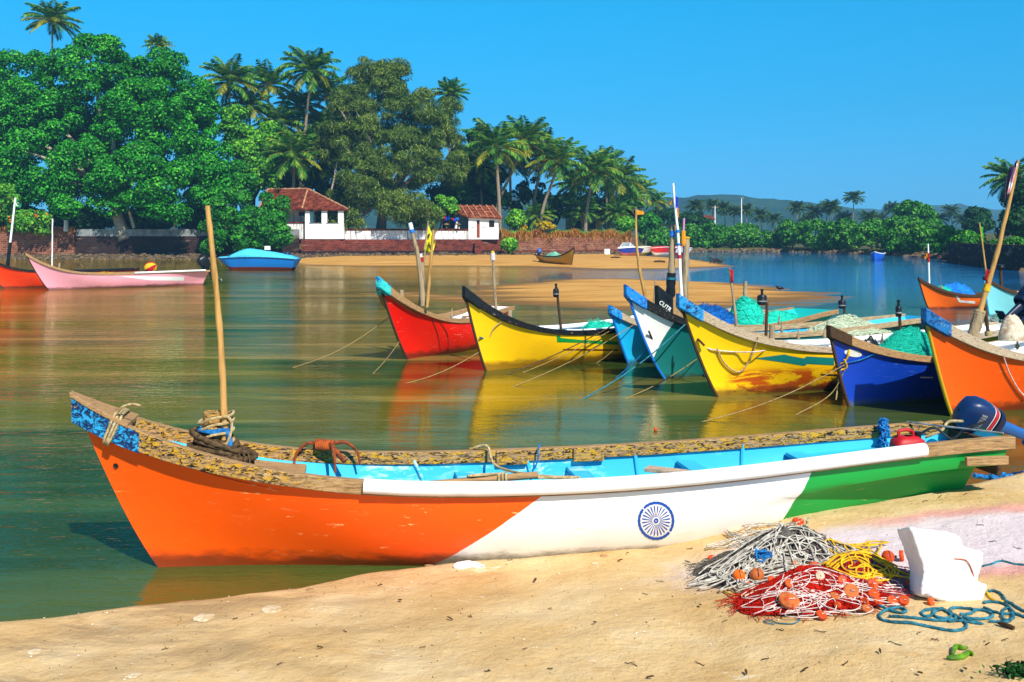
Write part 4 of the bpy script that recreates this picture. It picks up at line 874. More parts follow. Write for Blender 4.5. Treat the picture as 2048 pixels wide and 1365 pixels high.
# ------------------------------------------------------------------ nets heaped in the boats
def netmat(name, c, c2, sc=24):
    n = Nodes(name); a = n.noise(sc, 8, .75, (1, 1, 1), 1.2); col = n.ramp(a, [(.32, c2), (.52, c), (.75, tuple(min(1, x * 1.35 + .03) for x in c[:3]) + (1,))])
    n.set(col, .85, n.bump(a, .9, .03), .15); return n.mat
N_teal = netmat('turquoise net', C('#1fd2b6'), C('#10a08e')); N_blue = netmat('blue net', C('#0c62b4'), C('#05305f'), 18); N_pale = netmat('pale green net', C('#d3e0c4'), C('#9db48e'), 16); N_red = netmat('red net', C('#d8200c'), C('#7a0d06'), 40)
N_tarp = netmat('blue tarpaulin', C('#1a78d8'), C('#0c4690'), 5); N_sack = netmat('stained sack', C('#d8cbb4'), C('#9a5a2a'), 6); N_yel = netmat('yellow net', C('#c8921a'), C('#7a5208'), 20)
def heap(name, label, cat, c, rx, ry, h, yaw, mat, strands=0, seed=1, rough=.25, slen=.35, sr=.004, flat=1.6):
    c = Vector(c); Q = Matrix.Rotation(R(yaw), 3, 'Z'); mb = MB(); rows = []; rg = random.Random(seed)
    def surf(a, r_):
        k = max(0.0, 1 - r_ ** flat); v = Vector((math.cos(a) * r_ * rx, math.sin(a) * r_ * ry, 0)); nz = noise.fractal(Vector((v.x * 3 / max(rx, .3) + seed * 3.1, v.y * 3 / max(rx, .3), seed)), 1, 2, 4)
        return c + Q @ (v * (1 + rough * .5 * noise.noise((math.cos(a) * 2 + seed, math.sin(a) * 2, 0)))) + Vector((0, 0, h * k * (1 + rough * nz) + h * rough * .25 * nz - .02))
    for i in range(17): rows.append([surf(2 * math.pi * j / 44, max(.01, i / 16)) for j in range(44)])
    rows.append([Vector((v.x, v.y, c.z - .1)) for v in rows[-1]]); mb.grid(rows, True)
    for q in range(strands):
        a = rg.uniform(0, 6.28); r_ = rg.random() ** .6 * .92; da = rg.uniform(-1, 1) * slen / max(rx, ry); dr = rg.uniform(-.3, .3) * slen / max(rx, ry); pts = []
        for k in range(6): pts.append(surf(a + da * k / 2, min(1, max(.02, r_ + dr * k / 3))) + Vector((0, 0, .012 + .05 * rg.random() * math.sin(math.pi * k / 5))))
        mb.tube(cr(pts, 2), sr, 3, False)
    return top(mb.build(name, mat, smooth=True, angle=180, origin=c, fix=False), label, cat)
heap('net_heap', 'dark blue net heaped in the bow of the turquoise boat', 'fishing net', P(1418, 640, dof(teal, .33)), .75, .45, .30, 45, N_blue, 160, 2)
heap('net_bundle', 'rounded bright turquoise net bundle amidships in the turquoise boat', 'fishing net', P(1492, 645, dof(teal, .52)), .42, .42, .50, 45, N_teal, 140, 3, .12, flat=2.4)
heap('net_heap', 'flat turquoise net spread over the stern of the turquoise boat', 'fishing net', P(1555, 645, dof(teal, .75)), .9, .42, .24, 45, N_teal, 120, 4)
heap('net_heap', 'big pale green net heap piled in the white and green boat', 'fishing net', P(1692, 672, 18.6), 1.2, .55, .38, 30, N_pale, 1200, 5, .22, .7, .005, 1.1)
heap('net_heap', 'turquoise net heaped in the deep blue boat', 'fishing net', P(1822, 708, 14.75), .85, .34, .36, 30, N_teal, 1100, 6, .22, .6, .0035, 1.5)
heap('net_heap', 'green turquoise net in the stern of the yellow boat with black gunwale', 'fishing net', P(1195, 668, 19.4), .55, .38, .26, 41, N_teal, 160, 7)
heap('tarpaulin_bundle', 'bright blue tarpaulin bundle tied up in the orange boat beyond the row', 'tarpaulin', P(1912, 592, 33.8), .75, .45, .42, 20, N_tarp, 10, 8, .2, flat=3)
heap('net_heap', 'small turquoise net beside the blue tarpaulin bundle', 'fishing net', P(1885, 588, 33.5), .55, .35, .25, 20, N_teal, 60, 9)
heap('yellow_net', 'yellow net spread in the waist of the pink boat', 'fishing net', P(212, 549, 46.4), .8, .30, .12, 40, N_yel, 60, 10)
heap('net_heap', 'faded green net in the mustard boat on the sandbank', 'fishing net', ban.loc(.55, 0, -.05), 1.4, .5, .40, 112, netmat('grey green net', C('#7fc0a4'), C('#4a8a74')), 60, 11)
heap('sack', 'stained beige sack over an engine on the far side of the big orange boat', 'sack', P(2024, 668, 15.0), .21, .17, .30, 20, N_sack, 0, 13, .12, flat=3)
heap('black_bag', 'black plastic bag on the white pipe of the deep blue boat', 'bag', P(1740, 690, 14.75), .17, .10, .13, 20, M['black'], 8, 14, .3, .1)
# inflatable ball
bc = P(301, 536, 47.0); rt = thing('beach_ball', 'red and yellow striped float ball in the pink boat', 'ball', bc)
for k, m_ in enumerate(('cloth_red', 'rope_yellow') * 4):
    mb = MB(); rows = []
    for i in range(9): rows.append([bc + Matrix.Rotation(R(60), 3, 'Y') @ Vector((.30 * math.sin(math.pi * i / 8) * math.cos(a), .30 * math.sin(math.pi * i / 8) * math.sin(a), .30 * math.cos(math.pi * i / 8))) for a in [2 * math.pi * (k + j / 4) / 8 for j in range(5)]])
    mb.grid(rows); mb.build('panel', M[m_], rt, True, smooth=True)
# ------------------------------------------------------------------ mooring ropes
def rope(label, pts, r, mat, sag=.0, name='mooring_rope', group='mooring ropes of the boats', tw=0):
    pts = [Vector(p) for p in pts]
    if len(pts) == 2:
        a, b = pts; pts = [a.lerp(b, k / 14) - Vector((0, 0, sag * math.sin(math.pi * k / 14))) for k in range(15)]
    else: pts = cr(pts, 7)
    mb = MB(); mb.tube(pts, r, 7, True, tw); return top(mb.build(name, M[mat], smooth=True, angle=70, origin=pts[0]), label, 'rope', group)
def wtr(px, py): return G(px, py, -.02)
rope('slack rope from the stem of the red boat running left into the water', [red.hitw(777, 634, .01), wtr(578, 738)], .0075, 'rope_moor', .14)
rope('short rope dropping from the red boat stem straight into the water', [red.hitw(793, 680, .01), wtr(742, 752)], .0075, 'rope_moor', .04)
rope('rope from the black gunwaled yellow boat into the water on its left', [yel.hitw(953, 700, .01), wtr(760, 777)], .0075, 'rope_moor', .12)
rope('cord from the black gunwale down to the stem of the yellow boat', [yel.hitw(1003, 642, .02), yel.hitw(985, 660, .02), yel.hitw(957, 698, .02)], .011, 'rope', group=None)
rope('dark rope from the small light blue boat across the yellow hull into the water', [sky_b.hitw(1216, 652, .02), wtr(1008, 752)], .010, 'rope_dark', .05)
rope('thin rope beside the dark one, from the light blue boat into the water', [sky_b.hitw(1217, 658, .02), wtr(1040, 748)], .0075, 'rope_moor', .05)
rope('white rope from the light blue boat rail low across the water', [sky_b.hitw(1268, 648, .02), wtr(1016, 778)], .0075, 'rope_moor', .08)
rope('short pale rope hanging from the light blue boat stem', [sky_b.hitw(1222, 682, .02), wtr(1190, 728)], .0075, 'rope_moor', .05)
rope('green rope from the rail of the white and green boat into the water', [wg.hitw(1372, 646, .02), wtr(1160, 802)], .011, 'rope_teal', .10)
rope('thin blue rope from the stem of the white and green boat into the water', [wg.hitw(1282, 690, .02), wtr(1230, 758)], .010, 'rope_blue', .03)
rope('tan rope from behind the zigzag striped boat stem into the water', [wg.hitw(1392, 718, .02), wtr(1230, 806)], .0075, 'rope_moor', .06)
rope('long tan rope from the deep blue boat stem low over the yellow reflection', [blu.hitw(1690, 728, .02), wtr(1388, 848)], .0075, 'rope_moor', .10)
rope('frayed tan rope from the deep blue boat stem into the water', [blu.hitw(1692, 732, .02), P(1660, 790, 13.9), wtr(1585, 834)], .0075, 'rope_moor')
rope('tan rope end dangling at the deep blue boat stem', [blu.hitw(1688, 730, .03), P(1678, 760, 14.0), P(1672, 800, 14.0)], .010, 'rope', group=None)
rope('yellow rope looped round the bow of the deep blue boat', [blu.hitw(1708, 676, .03), blu.hitw(1697, 702, .02), blu.hitw(1687, 722, .03), P(1672, 732, 13.95), P(1668, 742, 13.95), blu.hitw(1690, 735, .03), blu.hitw(1686, 718, .04)], .014, 'rope_yellow', name='bow_rope', group=None)
rope('pale blue cord along the bow of the deep blue boat', [blu.hitw(1690, 726, .02), blu.hitw(1720, 719, .02), blu.hitw(1745, 708, .02), blu.hitw(1758, 700, .03)], .009, 'rope_blue', name='bow_rope', group=None)
rope('cord stretched along the yellow hull above the zigzag stripe', [yg.hitw(1387, 694, .02), yg.hitw(1420, 698, .02), yg.hitw(1470, 703, .02), yg.hitw(1525, 700, .03), yg.hitw(1568, 684, .03)], .010, 'rope_white', name='bow_rope', group=None)
rope('slack loop of pale rope hanging on the yellow hull with the zigzag stripe', [yg.hitw(1432, 696, .03), yg.hitw(1445, 722, .03), yg.hitw(1462, 738, .03), yg.hitw(1478, 742, .03), yg.hitw(1494, 725, .03), yg.hitw(1506, 700, .03), yg.hitw(1514, 672, .04)], .013, 'rope', name='bow_rope', group=None)
mb = MB(); mb.tube([yg.hitw(1394, 677, .02), yg.hitw(1394, 677, .02) + Vector((.10, -.03, -.10))], .018, 8); top(mb.build('peg', M['wood_dark'], smooth=True, origin=yg.hitw(1394, 677)), 'dark wooden peg through the bow of the zigzag striped yellow boat', 'peg')
mb = MB(); mb.tube([wg.hitw(1296, 664, .02) + Vector((.0, -.05, .02)), wg.hitw(1292, 690, .03)], .016, 8); top(mb.build('peg', M['wood_dark'], smooth=True, origin=wg.hitw(1296, 664)), 'dark wooden peg on the white bow of the white and green boat', 'peg')
mb = MB(); mb.tube(cr([yel.hitw(942, 660, .02) + Vector((-.05, 0, .06)), yel.hitw(943, 678, .02) + Vector((-.04, -.02, 0)), yel.hitw(952, 682, .05), yel.hitw(958, 674, .05)], 6), .018, 8); top(mb.build('hook', M['rope_teal'], smooth=True, origin=yel.hitw(943, 678)), 'blue iron hook at the stem of the yellow boat with black gunwale', 'hook')
rope('white doubled rope hanging over the rail of the big orange boat', [ora.hitw(2003, 712, .04), ora.hitw(2016, 745, .03), ora.hitw(2035, 778, .02), ora.hitw(2052, 795, .02)], .010, 'rope_white', name='bow_rope', group=None)
for k, (a_, b_) in enumerate((((859, 622), (881, 702)), ((884, 628), (896, 702)))):
    rope(('left' if k == 0 else 'right') + 'hand of two thin dark cords hanging down the red hull', [red.hitw(*a_, .012), red.hitw((a_[0] + b_[0]) / 2 + 3, (a_[1] + b_[1]) / 2, .012), red.hitw(*b_, .012)], .006, 'wood_dark', name='hull_cord', group=None)
rope('thick blue rope tied to the stern of the tricolour boat, lying over the sand edge', [P(1948, 951, 8.6), P(1975, 955, 8.7), P(2000, 955, 8.7), P(2030, 950, 8.75), P(2070, 943, 8.8)], .020, 'rope_blue', name='stern_rope', group=None, tw=18)
mb = MB(); c_ = P(1995, 955, 8.7); rg = random.Random(4)
for q in range(8): mb.tube(cr([c_ + Vector((rg.uniform(-.07, .07), rg.uniform(-.03, .03), rg.uniform(-.035, .04))) for _ in range(6)], 5), .015, 7)
top(mb.build('rope_knot', M['rope_blue'], smooth=True, origin=c_), 'big blue knot in the stern rope of the tricolour boat', 'knot')
mb = MB(); mb.ball(G(1311, 859, .02), .024, 12); top(mb.build('net_float', M['float'], smooth=True, origin=G(1311, 859)), 'single small orange float drifting alone on the open water', 'float')
# white letters on the black bow plank of the turquoise boat
me = text_mesh('CUTR', .105, .003)
o = link('bow_lettering', me, M['white'], None, smooth=False); o.parent = teal.root
def proj(v): return (v.x / v.y * FPX + 1024, HOR - (v.z - CAMH) / v.y * FPX)
tl = min((k / 400 for k in range(10, 160)), key=lambda t: abs(proj(teal.W @ teal.S(t, 1, -1))[0] - 1340))
g0 = teal.S(tl - .03, 1, -1); g1 = teal.S(tl + .03, 1, -1); dx = (g1 - g0).normalized(); mid_ = teal.S(tl, 1, -1)
up = Vector((0, 0, 1)); nn = dx.cross(up).normalized(); up = nn.cross(dx).normalized()
if nn.y > 0: nn = -nn
if up.z < 0: up = -up
o.matrix_local = Matrix.Translation(mid_ + nn * .032 - up * .20) @ Matrix((dx, up, nn)).transposed().to_4x4()
# ================================================================== foliage
def leafmat(name, cols, trans=.13, cl=.35, rough=.5):
    """cols: list of linear colours from dark to light, spread leaf by leaf and clump by clump"""
    n = Nodes(name); ge = n.n('ShaderNodeNewGeometry'); r_ = ge.outputs['Random Per Island']
    f = n.math('ADD', n.math('MULTIPLY', r_, .6), n.math('MULTIPLY', n.noise(cl, 3, .6), .55)); f = n.math('SUBTRACT', f, .08)
    col = n.ramp(f, [(.15 + .7 * k / (len(cols) - 1), c) for k, c in enumerate(cols)])
    n.set(col, rough, spec=.14)
    tr = n.n('ShaderNodeBsdfTranslucent'); n.l(col, tr.inputs['Color']); ad = n.n('ShaderNodeMixShader'); ad.inputs[0].default_value = trans
    n.l(n.b.outputs[0], ad.inputs[1]); n.l(tr.outputs[0], ad.inputs[2]); n.l(ad.outputs[0], n.out.inputs[0]); return n.mat
L_big = leafmat('broad leaves', [C('#083408'), C('#166614'), C('#2c961e'), C('#62be32')])
L_shrub = leafmat('shrub leaves', [C('#0c360c'), C('#1a5e18'), C('#30861f'), C('#5aac30')])
L_light = leafmat('light leaves', [C('#1d5a16'), C('#3a8420'), C('#62a82a'), C('#8cc23a')])
L_olive = leafmat('feathery olive leaves', [C('#1a3010'), C('#37541c'), C('#5c7a2a'), C('#96a048')])
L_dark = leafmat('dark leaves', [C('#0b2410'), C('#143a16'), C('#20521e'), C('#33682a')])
L_mang = leafmat('mangrove leaves', [C('#0e360c'), C('#206216'), C('#3f8c22'), C('#78b23a')], cl=.25)
L_palm = leafmat('palm leaflets', [C('#123f1a'), C('#266e2a'), C('#56982e'), C('#b4bc40')], trans=.3, cl=.5)
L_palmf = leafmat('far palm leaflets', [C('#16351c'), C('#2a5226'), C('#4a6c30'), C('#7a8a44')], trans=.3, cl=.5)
L_pyel = leafmat('yellowing palm leaflets', [C('#5a6a1c'), C('#8f9a24'), C('#c8bc3a')], trans=.3, cl=.5)
L_dry = leafmat('dry grass', [C('#5e3a14'), C('#8a561c'), C('#ad742a'), C('#c89a48')], cl=.6)
L_yel = leafmat('yellow leaves', [C('#6a7a10'), C('#b8a012'), C('#e0b818')], cl=.6)
L_fl = leafmat('orange flowers', [C('#c83010'), C('#ee5a20'), C('#f58a30')], cl=.9)
M['bark'] = wood('bark', C('#6a5a48'), C('#3a2e22'), scale=4, stretch=(3, 3, .6)); M['bark_pale'] = wood('pale bark', C('#a89a88'), C('#5a4e40'), scale=4, stretch=(3, 3, .6)); M['palm_bark'] = wood('palm bark', C('#8f7f68'), C('#55483a'), scale=6, stretch=(1, 1, 4))
def leaf_quads(cen, nrm, ln, wd, rng, droop=None):
    N = len(cen); t = rng.normal(size=(N, 3))
    if droop is not None: t = t * (1 - droop) + np.array([0, 0, -1.0]) * droop * 2
    t -= nrm * np.sum(t * nrm, 1, keepdims=True); t /= np.linalg.norm(t, axis=1, keepdims=True) + 1e-9; b = np.cross(nrm, t)
    L = (ln * rng.uniform(.6, 1.3, N))[:, None]; W_ = (wd * rng.uniform(.6, 1.3, N))[:, None]
    return np.stack([cen - t * L * .5, cen + b * W_ * .5, cen + t * L * .5, cen - b * W_ * .5], 1).reshape(-1, 3)
def clump_cloud(clumps, nleaf, ln, wd, seed, droop=None, fill=.25, up=.2):
    """clumps: (x, y, z, r) ; leaves on and inside each clump"""
    rng = np.random.default_rng(seed); out = []
    for (x, y, z, r) in clumps:
        k = int(nleaf * (r ** 1.6)); d = rng.normal(size=(k, 3)); d /= np.linalg.norm(d, axis=1, keepdims=True)
        d[:, 2] = np.where(rng.random(k) < .55, np.abs(d[:, 2]), d[:, 2])
        rad = np.where(rng.random(k) < fill, rng.random(k) ** .5, .82 + .3 * rng.random(k))[:, None]
        p = np.array([x, y, z]) + d * rad * r * np.array([1, 1, .82]); nr = d + rng.normal(size=(k, 3)) * .55 + np.array([0, 0, up]); nr /= np.linalg.norm(nr, axis=1, keepdims=True)
        out.append(leaf_quads(p, nr, ln, wd, rng, droop))
    return np.concatenate(out)
def blob_clumps(blobs, n, r0, r1, seed, shell=.72):
    """blobs: (px, py, rx_px, ry_px, d, depth_r) frame-pixel ellipses at distance d, made into clumps on their near, top and side skin"""
    rng = np.random.default_rng(seed); tot = sum(b[2] * b[3] for b in blobs); cl = []
    for (px, py, rx, ry, d, dr) in blobs:
        k = max(4, int(n * rx * ry / tot))
        for _ in range(k):
            v = rng.normal(size=3); v /= np.linalg.norm(v)
            if rng.random() < .75: v[1] = -abs(v[1])
            q = shell + (1 - shell) * rng.random() if rng.random() < .8 else rng.random()
            r = rng.uniform(r0, r1); rp = r * FPX / d * .75
            c = P(px + v[0] * q * max(4, rx - rp), py - v[2] * q * max(4, ry - rp), d + v[1] * q * dr); cl.append((c.x, c.y, c.z, r))
    return cl
def tree(name, label, cat, blobs, leaf, n=60, r=(.8, 1.8), nleaf=170, ln=.42, wd=.26, seed=1, trunk=None, bark='bark', droop=None, group=None, fill=.25, extra=None, limbs=5):
    cl = blob_clumps(blobs, n, r[0], r[1], seed); q = clump_cloud(cl, nleaf, ln, wd, seed + 1, droop, fill)
    tx, td, tz = trunk if trunk else (blobs[0][0], blobs[0][4], None)
    base = P(tx, HOR, td); base.z = tz if tz is not None else ground_base(tx) - .05
    rt = thing(name, label, cat, base, 0, group)
    link('crown', fast_mesh('crown', q, 4), leaf, rt, True, False)
    rg = random.Random(seed); cs = sorted(cl, key=lambda c: c[2]); mb = MB()
    cx = sum(c[0] for c in cl) / len(cl); cy = sum(c[1] for c in cl) / len(cl); cz = sum(c[2] for c in cl) / len(cl); H = max(c[2] for c in cl) - base.z
    r0 = max(.06, min(.55, H * .028)); fork = base.lerp(Vector((cx, cy, cz)), .45)
    mb.tube(cr([base - Vector((0, 0, .3)), base.lerp(fork, .5) + Vector((rg.uniform(-.2, .2), 0, 0)), fork], 6), lambda t: r0 * (1.25 - .55 * t), 9)
    for k in range(limbs):
        c = Vector(rg.choice(cl)[:3]); mb.tube(cr([fork - Vector((0, 0, .2)), fork.lerp(c, .5) + Vector((rg.uniform(-.5, .5), rg.uniform(-.3, .3), .3)), c], 6), lambda t: r0 * (.62 - .5 * t), 7)
    mb.build('trunk', M[bark], rt, True, smooth=True)
    if extra:
        nm, mt, cnt, sz = extra; rng = np.random.default_rng(seed + 5); idx = rng.choice(len(q) // 4, cnt, False); cen = q.reshape(-1, 4, 3)[idx].mean(1) + np.array([0, -.12, .05])
        rep = np.repeat(cen, 9, 0) + rng.normal(size=(cnt * 9, 3)) * sz * .5; nr = rng.normal(size=(cnt * 9, 3)); nr /= np.linalg.norm(nr, axis=1, keepdims=True)
        link(nm, fast_mesh(nm, leaf_quads(rep, nr, sz, sz * .8, rng), 4), mt, rt, True, False)
    return rt
# ------------------------------------------------------------------ palms
def frond(rng, az, el, L, droop, nl=28, w=.10, ll=.8, up=.25):
    """returns leaflet quads and rachis points of one feather leaf, from the origin"""
    pts = []; p = np.zeros(3); e = el
    for i in range(13):
        pts.append(p.copy()); s = i / 12; e = el - droop * s ** 1.3; p = p + np.array([math.cos(az) * math.cos(e), math.sin(az) * math.cos(e), math.sin(e)]) * L / 12
    pts = np.array(pts); side = np.array([-math.sin(az), math.cos(az), 0]); q = []
    for i in range(nl):
        s = .14 + .85 * i / (nl - 1); k = min(11, int(s * 12)); c = pts[k] + (pts[k + 1] - pts[k]) * (s * 12 - k); t = pts[k + 1] - pts[k]; t = t / np.linalg.norm(t)
        nm = np.cross(side, t)
        for sd in (-1, 1):
            l_ = ll * (math.sin(math.pi * (.12 + .80 * s)) ** .7) * rng.uniform(.8, 1.15)
            d = side * sd * .72 + t * .62 + np.abs(nm) * 0 + np.array([0, 0, 1.0]) * (up * (1 - s)) + np.array([0, 0, -1.0]) * (.38 + .5 * s * rng.random())
            d = d / np.linalg.norm(d); tip = c + d * l_; mid = c + d * l_ * .45 + np.array([0, 0, .04]); wv = t * w * rng.uniform(.8, 1.2)
            q += [c - wv * .4, mid - wv * .6, tip, mid + wv * .6]
    return q, pts
def palm_meshes(seed, L=3.6, nf=24, ll=.85, w=.11, old=.5):
    rng = np.random.default_rng(seed); q = []; mi = []; mb = MB()
    for i in range(nf):
        az = i * 2.39996 + rng.uniform(-.25, .25); s = i / nf; el = R(82) - R(120) * s ** 1.0 * (0.75 + .25 * old) + rng.uniform(-.12, .12)
        a, pts = frond(rng, az, el, L * rng.uniform(.85, 1.1) * (.75 + .35 * math.sin(math.pi * (.2 + .7 * s))), R(62) + rng.uniform(-.2, .3), ll=ll, w=w); q += a; mi += [2 if (s > .62 and rng.random() < .4) else 0] * (len(a) // 4)
        mb.tube([Vector(p) for p in pts], lambda t: .045 * (1 - .8 * t), 4, False)
    return fast_mesh('palm_leaves', np.array(q), 4, mi), mb.mesh('palm_stems', False), rng
PALM = [palm_meshes(100 + k, nf=32 + k % 3 * 4, old=.3 + .25 * (k % 3), ll=1.05, w=.14) for k in range(5)]
M['palm_stem'] = simple('palm rachis', C('#a8a83a'), C('#6a7a22'), 4, .5, 0)
for k, (a, b, _) in enumerate(PALM):                                # join leaflets and rachis into one crown mesh
    bm = bmesh.new(); bm.from_mesh(a); n0 = len(bm.faces); bm.from_mesh(b); bm.faces.ensure_lookup_table()
    for i in range(n0, len(bm.faces)): bm.faces[i].material_index = 1
    me = bpy.data.meshes.new('palm_crown'); bm.to_mesh(me); bm.free(); PALM[k] = me; me.materials.append(L_palm); me.materials.append(M['palm_stem']); me.materials.append(L_pyel)
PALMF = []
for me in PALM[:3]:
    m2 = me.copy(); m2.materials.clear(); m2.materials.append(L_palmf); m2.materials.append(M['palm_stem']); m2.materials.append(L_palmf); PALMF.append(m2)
def palm(label, px, py, d, gx=None, var=0, s=1.0, far=False, group='coconut palms', nuts=True):
    """px, py = where the leaves spring; gx = frame column of the trunk's foot"""
    c = P(px, py, d); gx = px if gx is None else gx; b = P(gx, HOR, d); b.z = ground_base(gx) + (0 if d < 150 else .6)
    rt = thing('palm_tree', label, 'palm tree', b, 0, group)
    o = bpy.data.objects.new('crown', (PALMF[var % 3] if far else PALM[var % 5])); COL.objects.link(o); o.parent = rt; o.location = c - b; s *= .93; o.scale = (s, s, s); o.rotation_euler = (0, 0, var * 1.3 + px * .37)
    mb = MB(); m1 = b.lerp(c, .35) + Vector(((b.x - c.x) * .18, 0, 0)); pts = cr([b - Vector((0, 0, .4)), m1, b.lerp(c, .72) + Vector(((b.x - c.x) * .08, 0, 0)), c + Vector((0, 0, .12))], 7)
    mb.tube(pts, [(.20 - .085 * k / (len(pts) - 1)) * s * (1.07 if k % 2 else 1) * (1.3 if k == 0 else 1) for k in range(len(pts))], 8); mb.build('trunk', M['palm_bark'], rt, True, smooth=True)
    if nuts and not far:
        mb = MB(); rg = random.Random(int(px))
        for k in range(6):
            a = rg.uniform(0, 6.28); mb.ball(c + Vector((math.cos(a) * .24, math.sin(a) * .24, -.22 - rg.random() * .15)) * 1, .12 * s, 7)
        mb.build('coconuts', L_yel if int(px) % 2 else L_light, rt, True, smooth=True); rt.children[-1]['kind'] = 'stuff'
    return rt
# ------------------------------------------------------------------ near-left wood
tree('broadleaf_tree', 'huge dense bright green tree filling the left of the view, leaning over the wall', 'tree',
     [(50, 215, 120, 125, 112, 5), (180, 185, 150, 118, 112, 6), (310, 255, 130, 145, 109, 6), (110, 330, 160, 105, 107, 5), (290, 360, 150, 90, 105, 4), (395, 290, 75, 130, 108, 4), (215, 105, 60, 42, 111, 3), (-70, 240, 120, 130, 112, 5), (330, 130, 55, 50, 111, 3), (425, 380, 62, 75, 106, 3), (330, 420, 60, 35, 103.5, 2), (150, 415, 55, 35, 104, 2), (60, 380, 80, 40, 107, 3), (230, 395, 60, 40, 106, 3), (130, 250, 90, 90, 113, 3), (240, 190, 80, 70, 113, 3), (100, 300, 150, 130, 115, 3), (270, 310, 150, 120, 115, 3), (390, 240, 60, 80, 114, 2), (20, 160, 90, 70, 115, 3), (340, 200, 70, 70, 114, 2)],
     L_big, 560, (.7, 1.6), 380, .34, .22, 3, (250, 106, 2.2), 'bark_pale', limbs=16)
tree('leafy_shrub', 'dense dark green shrub tumbling over the stone wall beside the white house', 'shrub', [(455, 425, 62, 55, 104.6, 2.2), (520, 452, 62, 46, 104.2, 2), (545, 425, 40, 45, 105, 2), (490, 480, 70, 28, 103.8, 1.6), (425, 470, 40, 40, 104.4, 1.6), (565, 470, 27, 28, 104.2, 1.2), (470, 370, 50, 50, 106, 2)], L_shrub, 130, (.55, 1.0), 430, .34, .24, 5, (500, 106.5, 2.2))
tree('flowering_shrub', 'shrub dotted with orange flowers on the wall at the left edge', 'shrub', [(20, 420, 52, 55, 104.6, 1.8), (70, 450, 38, 34, 104, 1.4), (-40, 430, 45, 50, 104.6, 1.6), (25, 385, 40, 30, 105, 1.5)], L_light, 60, (.5, .9), 330, .32, .22, 6, (20, 106, 2.3), extra=('flowers', L_fl, 46, .22))
tree('broadleaf_tree', 'lighter green tree showing between the huge tree and the olive tree', 'tree', [(500, 300, 48, 55, 116, 3), (520, 350, 48, 45, 114, 3), (545, 290, 40, 50, 119, 3), (465, 255, 35, 50, 117, 2)], L_light, 70, (.7, 1.3), 240, .42, .28, 8, (505, 116, 2.3))
tree('feathery_tree', 'tall olive coloured feathery tree behind the white houses', 'tree',
     [(755, 215, 78, 88, 116, 5), (700, 260, 66, 95, 114, 4), (830, 245, 72, 85, 116, 5), (790, 330, 100, 80, 113, 5), (720, 370, 72, 75, 112, 4), (870, 300, 55, 75, 116, 4), (800, 410, 78, 48, 111, 4), (735, 150, 46, 40, 117, 3), (900, 250, 36, 60, 118, 2), (905, 330, 36, 60, 117, 3), (690, 440, 58, 40, 111, 2), (850, 440, 44, 40, 112.5, 2), (665, 300, 40, 70, 115, 3), (780, 150, 50, 40, 117, 3)],
     L_olive, 380, (.6, 1.35), 420, .58, .085, 9, (760, 116, 2.3), 'bark_pale', .35, fill=.4, limbs=26)
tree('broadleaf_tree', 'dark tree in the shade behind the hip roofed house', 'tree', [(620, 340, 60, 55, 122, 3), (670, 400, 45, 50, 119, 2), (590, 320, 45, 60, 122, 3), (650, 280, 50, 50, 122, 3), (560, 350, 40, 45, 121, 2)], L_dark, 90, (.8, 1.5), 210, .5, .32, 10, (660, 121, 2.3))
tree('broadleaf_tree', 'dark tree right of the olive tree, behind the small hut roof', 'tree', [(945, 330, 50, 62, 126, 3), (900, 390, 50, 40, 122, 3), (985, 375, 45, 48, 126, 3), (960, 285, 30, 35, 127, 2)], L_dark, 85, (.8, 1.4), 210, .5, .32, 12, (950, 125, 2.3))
tree('creeper', 'fresh green creeper hanging over the small hut from the left', 'shrub', [(890, 405, 28, 18, 113.5, 1), (868, 425, 22, 16, 112.6, .8), (905, 418, 16, 12, 112.8, .7)], L_light, 36, (.35, .65), 420, .28, .2, 13, (880, 114, 2.3), limbs=3)
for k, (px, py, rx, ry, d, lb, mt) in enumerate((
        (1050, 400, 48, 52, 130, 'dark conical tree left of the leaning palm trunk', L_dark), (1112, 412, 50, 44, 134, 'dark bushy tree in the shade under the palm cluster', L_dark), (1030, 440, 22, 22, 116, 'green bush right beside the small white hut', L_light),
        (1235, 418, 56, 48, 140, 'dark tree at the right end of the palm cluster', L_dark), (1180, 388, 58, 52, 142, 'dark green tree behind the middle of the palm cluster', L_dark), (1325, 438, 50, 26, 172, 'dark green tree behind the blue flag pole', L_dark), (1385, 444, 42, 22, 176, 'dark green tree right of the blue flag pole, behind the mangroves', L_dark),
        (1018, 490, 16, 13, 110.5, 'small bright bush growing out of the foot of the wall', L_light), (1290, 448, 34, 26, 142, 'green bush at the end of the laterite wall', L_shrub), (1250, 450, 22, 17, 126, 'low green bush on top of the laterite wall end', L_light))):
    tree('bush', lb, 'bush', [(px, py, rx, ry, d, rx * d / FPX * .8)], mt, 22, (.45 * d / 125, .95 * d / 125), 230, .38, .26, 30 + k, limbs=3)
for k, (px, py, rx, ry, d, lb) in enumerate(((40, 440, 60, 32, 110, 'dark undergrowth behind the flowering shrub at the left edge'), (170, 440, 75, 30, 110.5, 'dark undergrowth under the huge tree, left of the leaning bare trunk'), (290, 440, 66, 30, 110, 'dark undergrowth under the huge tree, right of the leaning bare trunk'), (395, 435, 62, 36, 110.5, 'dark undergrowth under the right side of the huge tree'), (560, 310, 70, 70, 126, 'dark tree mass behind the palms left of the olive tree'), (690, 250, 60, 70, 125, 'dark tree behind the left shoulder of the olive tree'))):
    tree('bush', lb, 'bush', [(px, py, rx, ry, d, 2.5)], L_dark, 34, (.7, 1.4), 200, .48, .32, 130 + k, limbs=3)
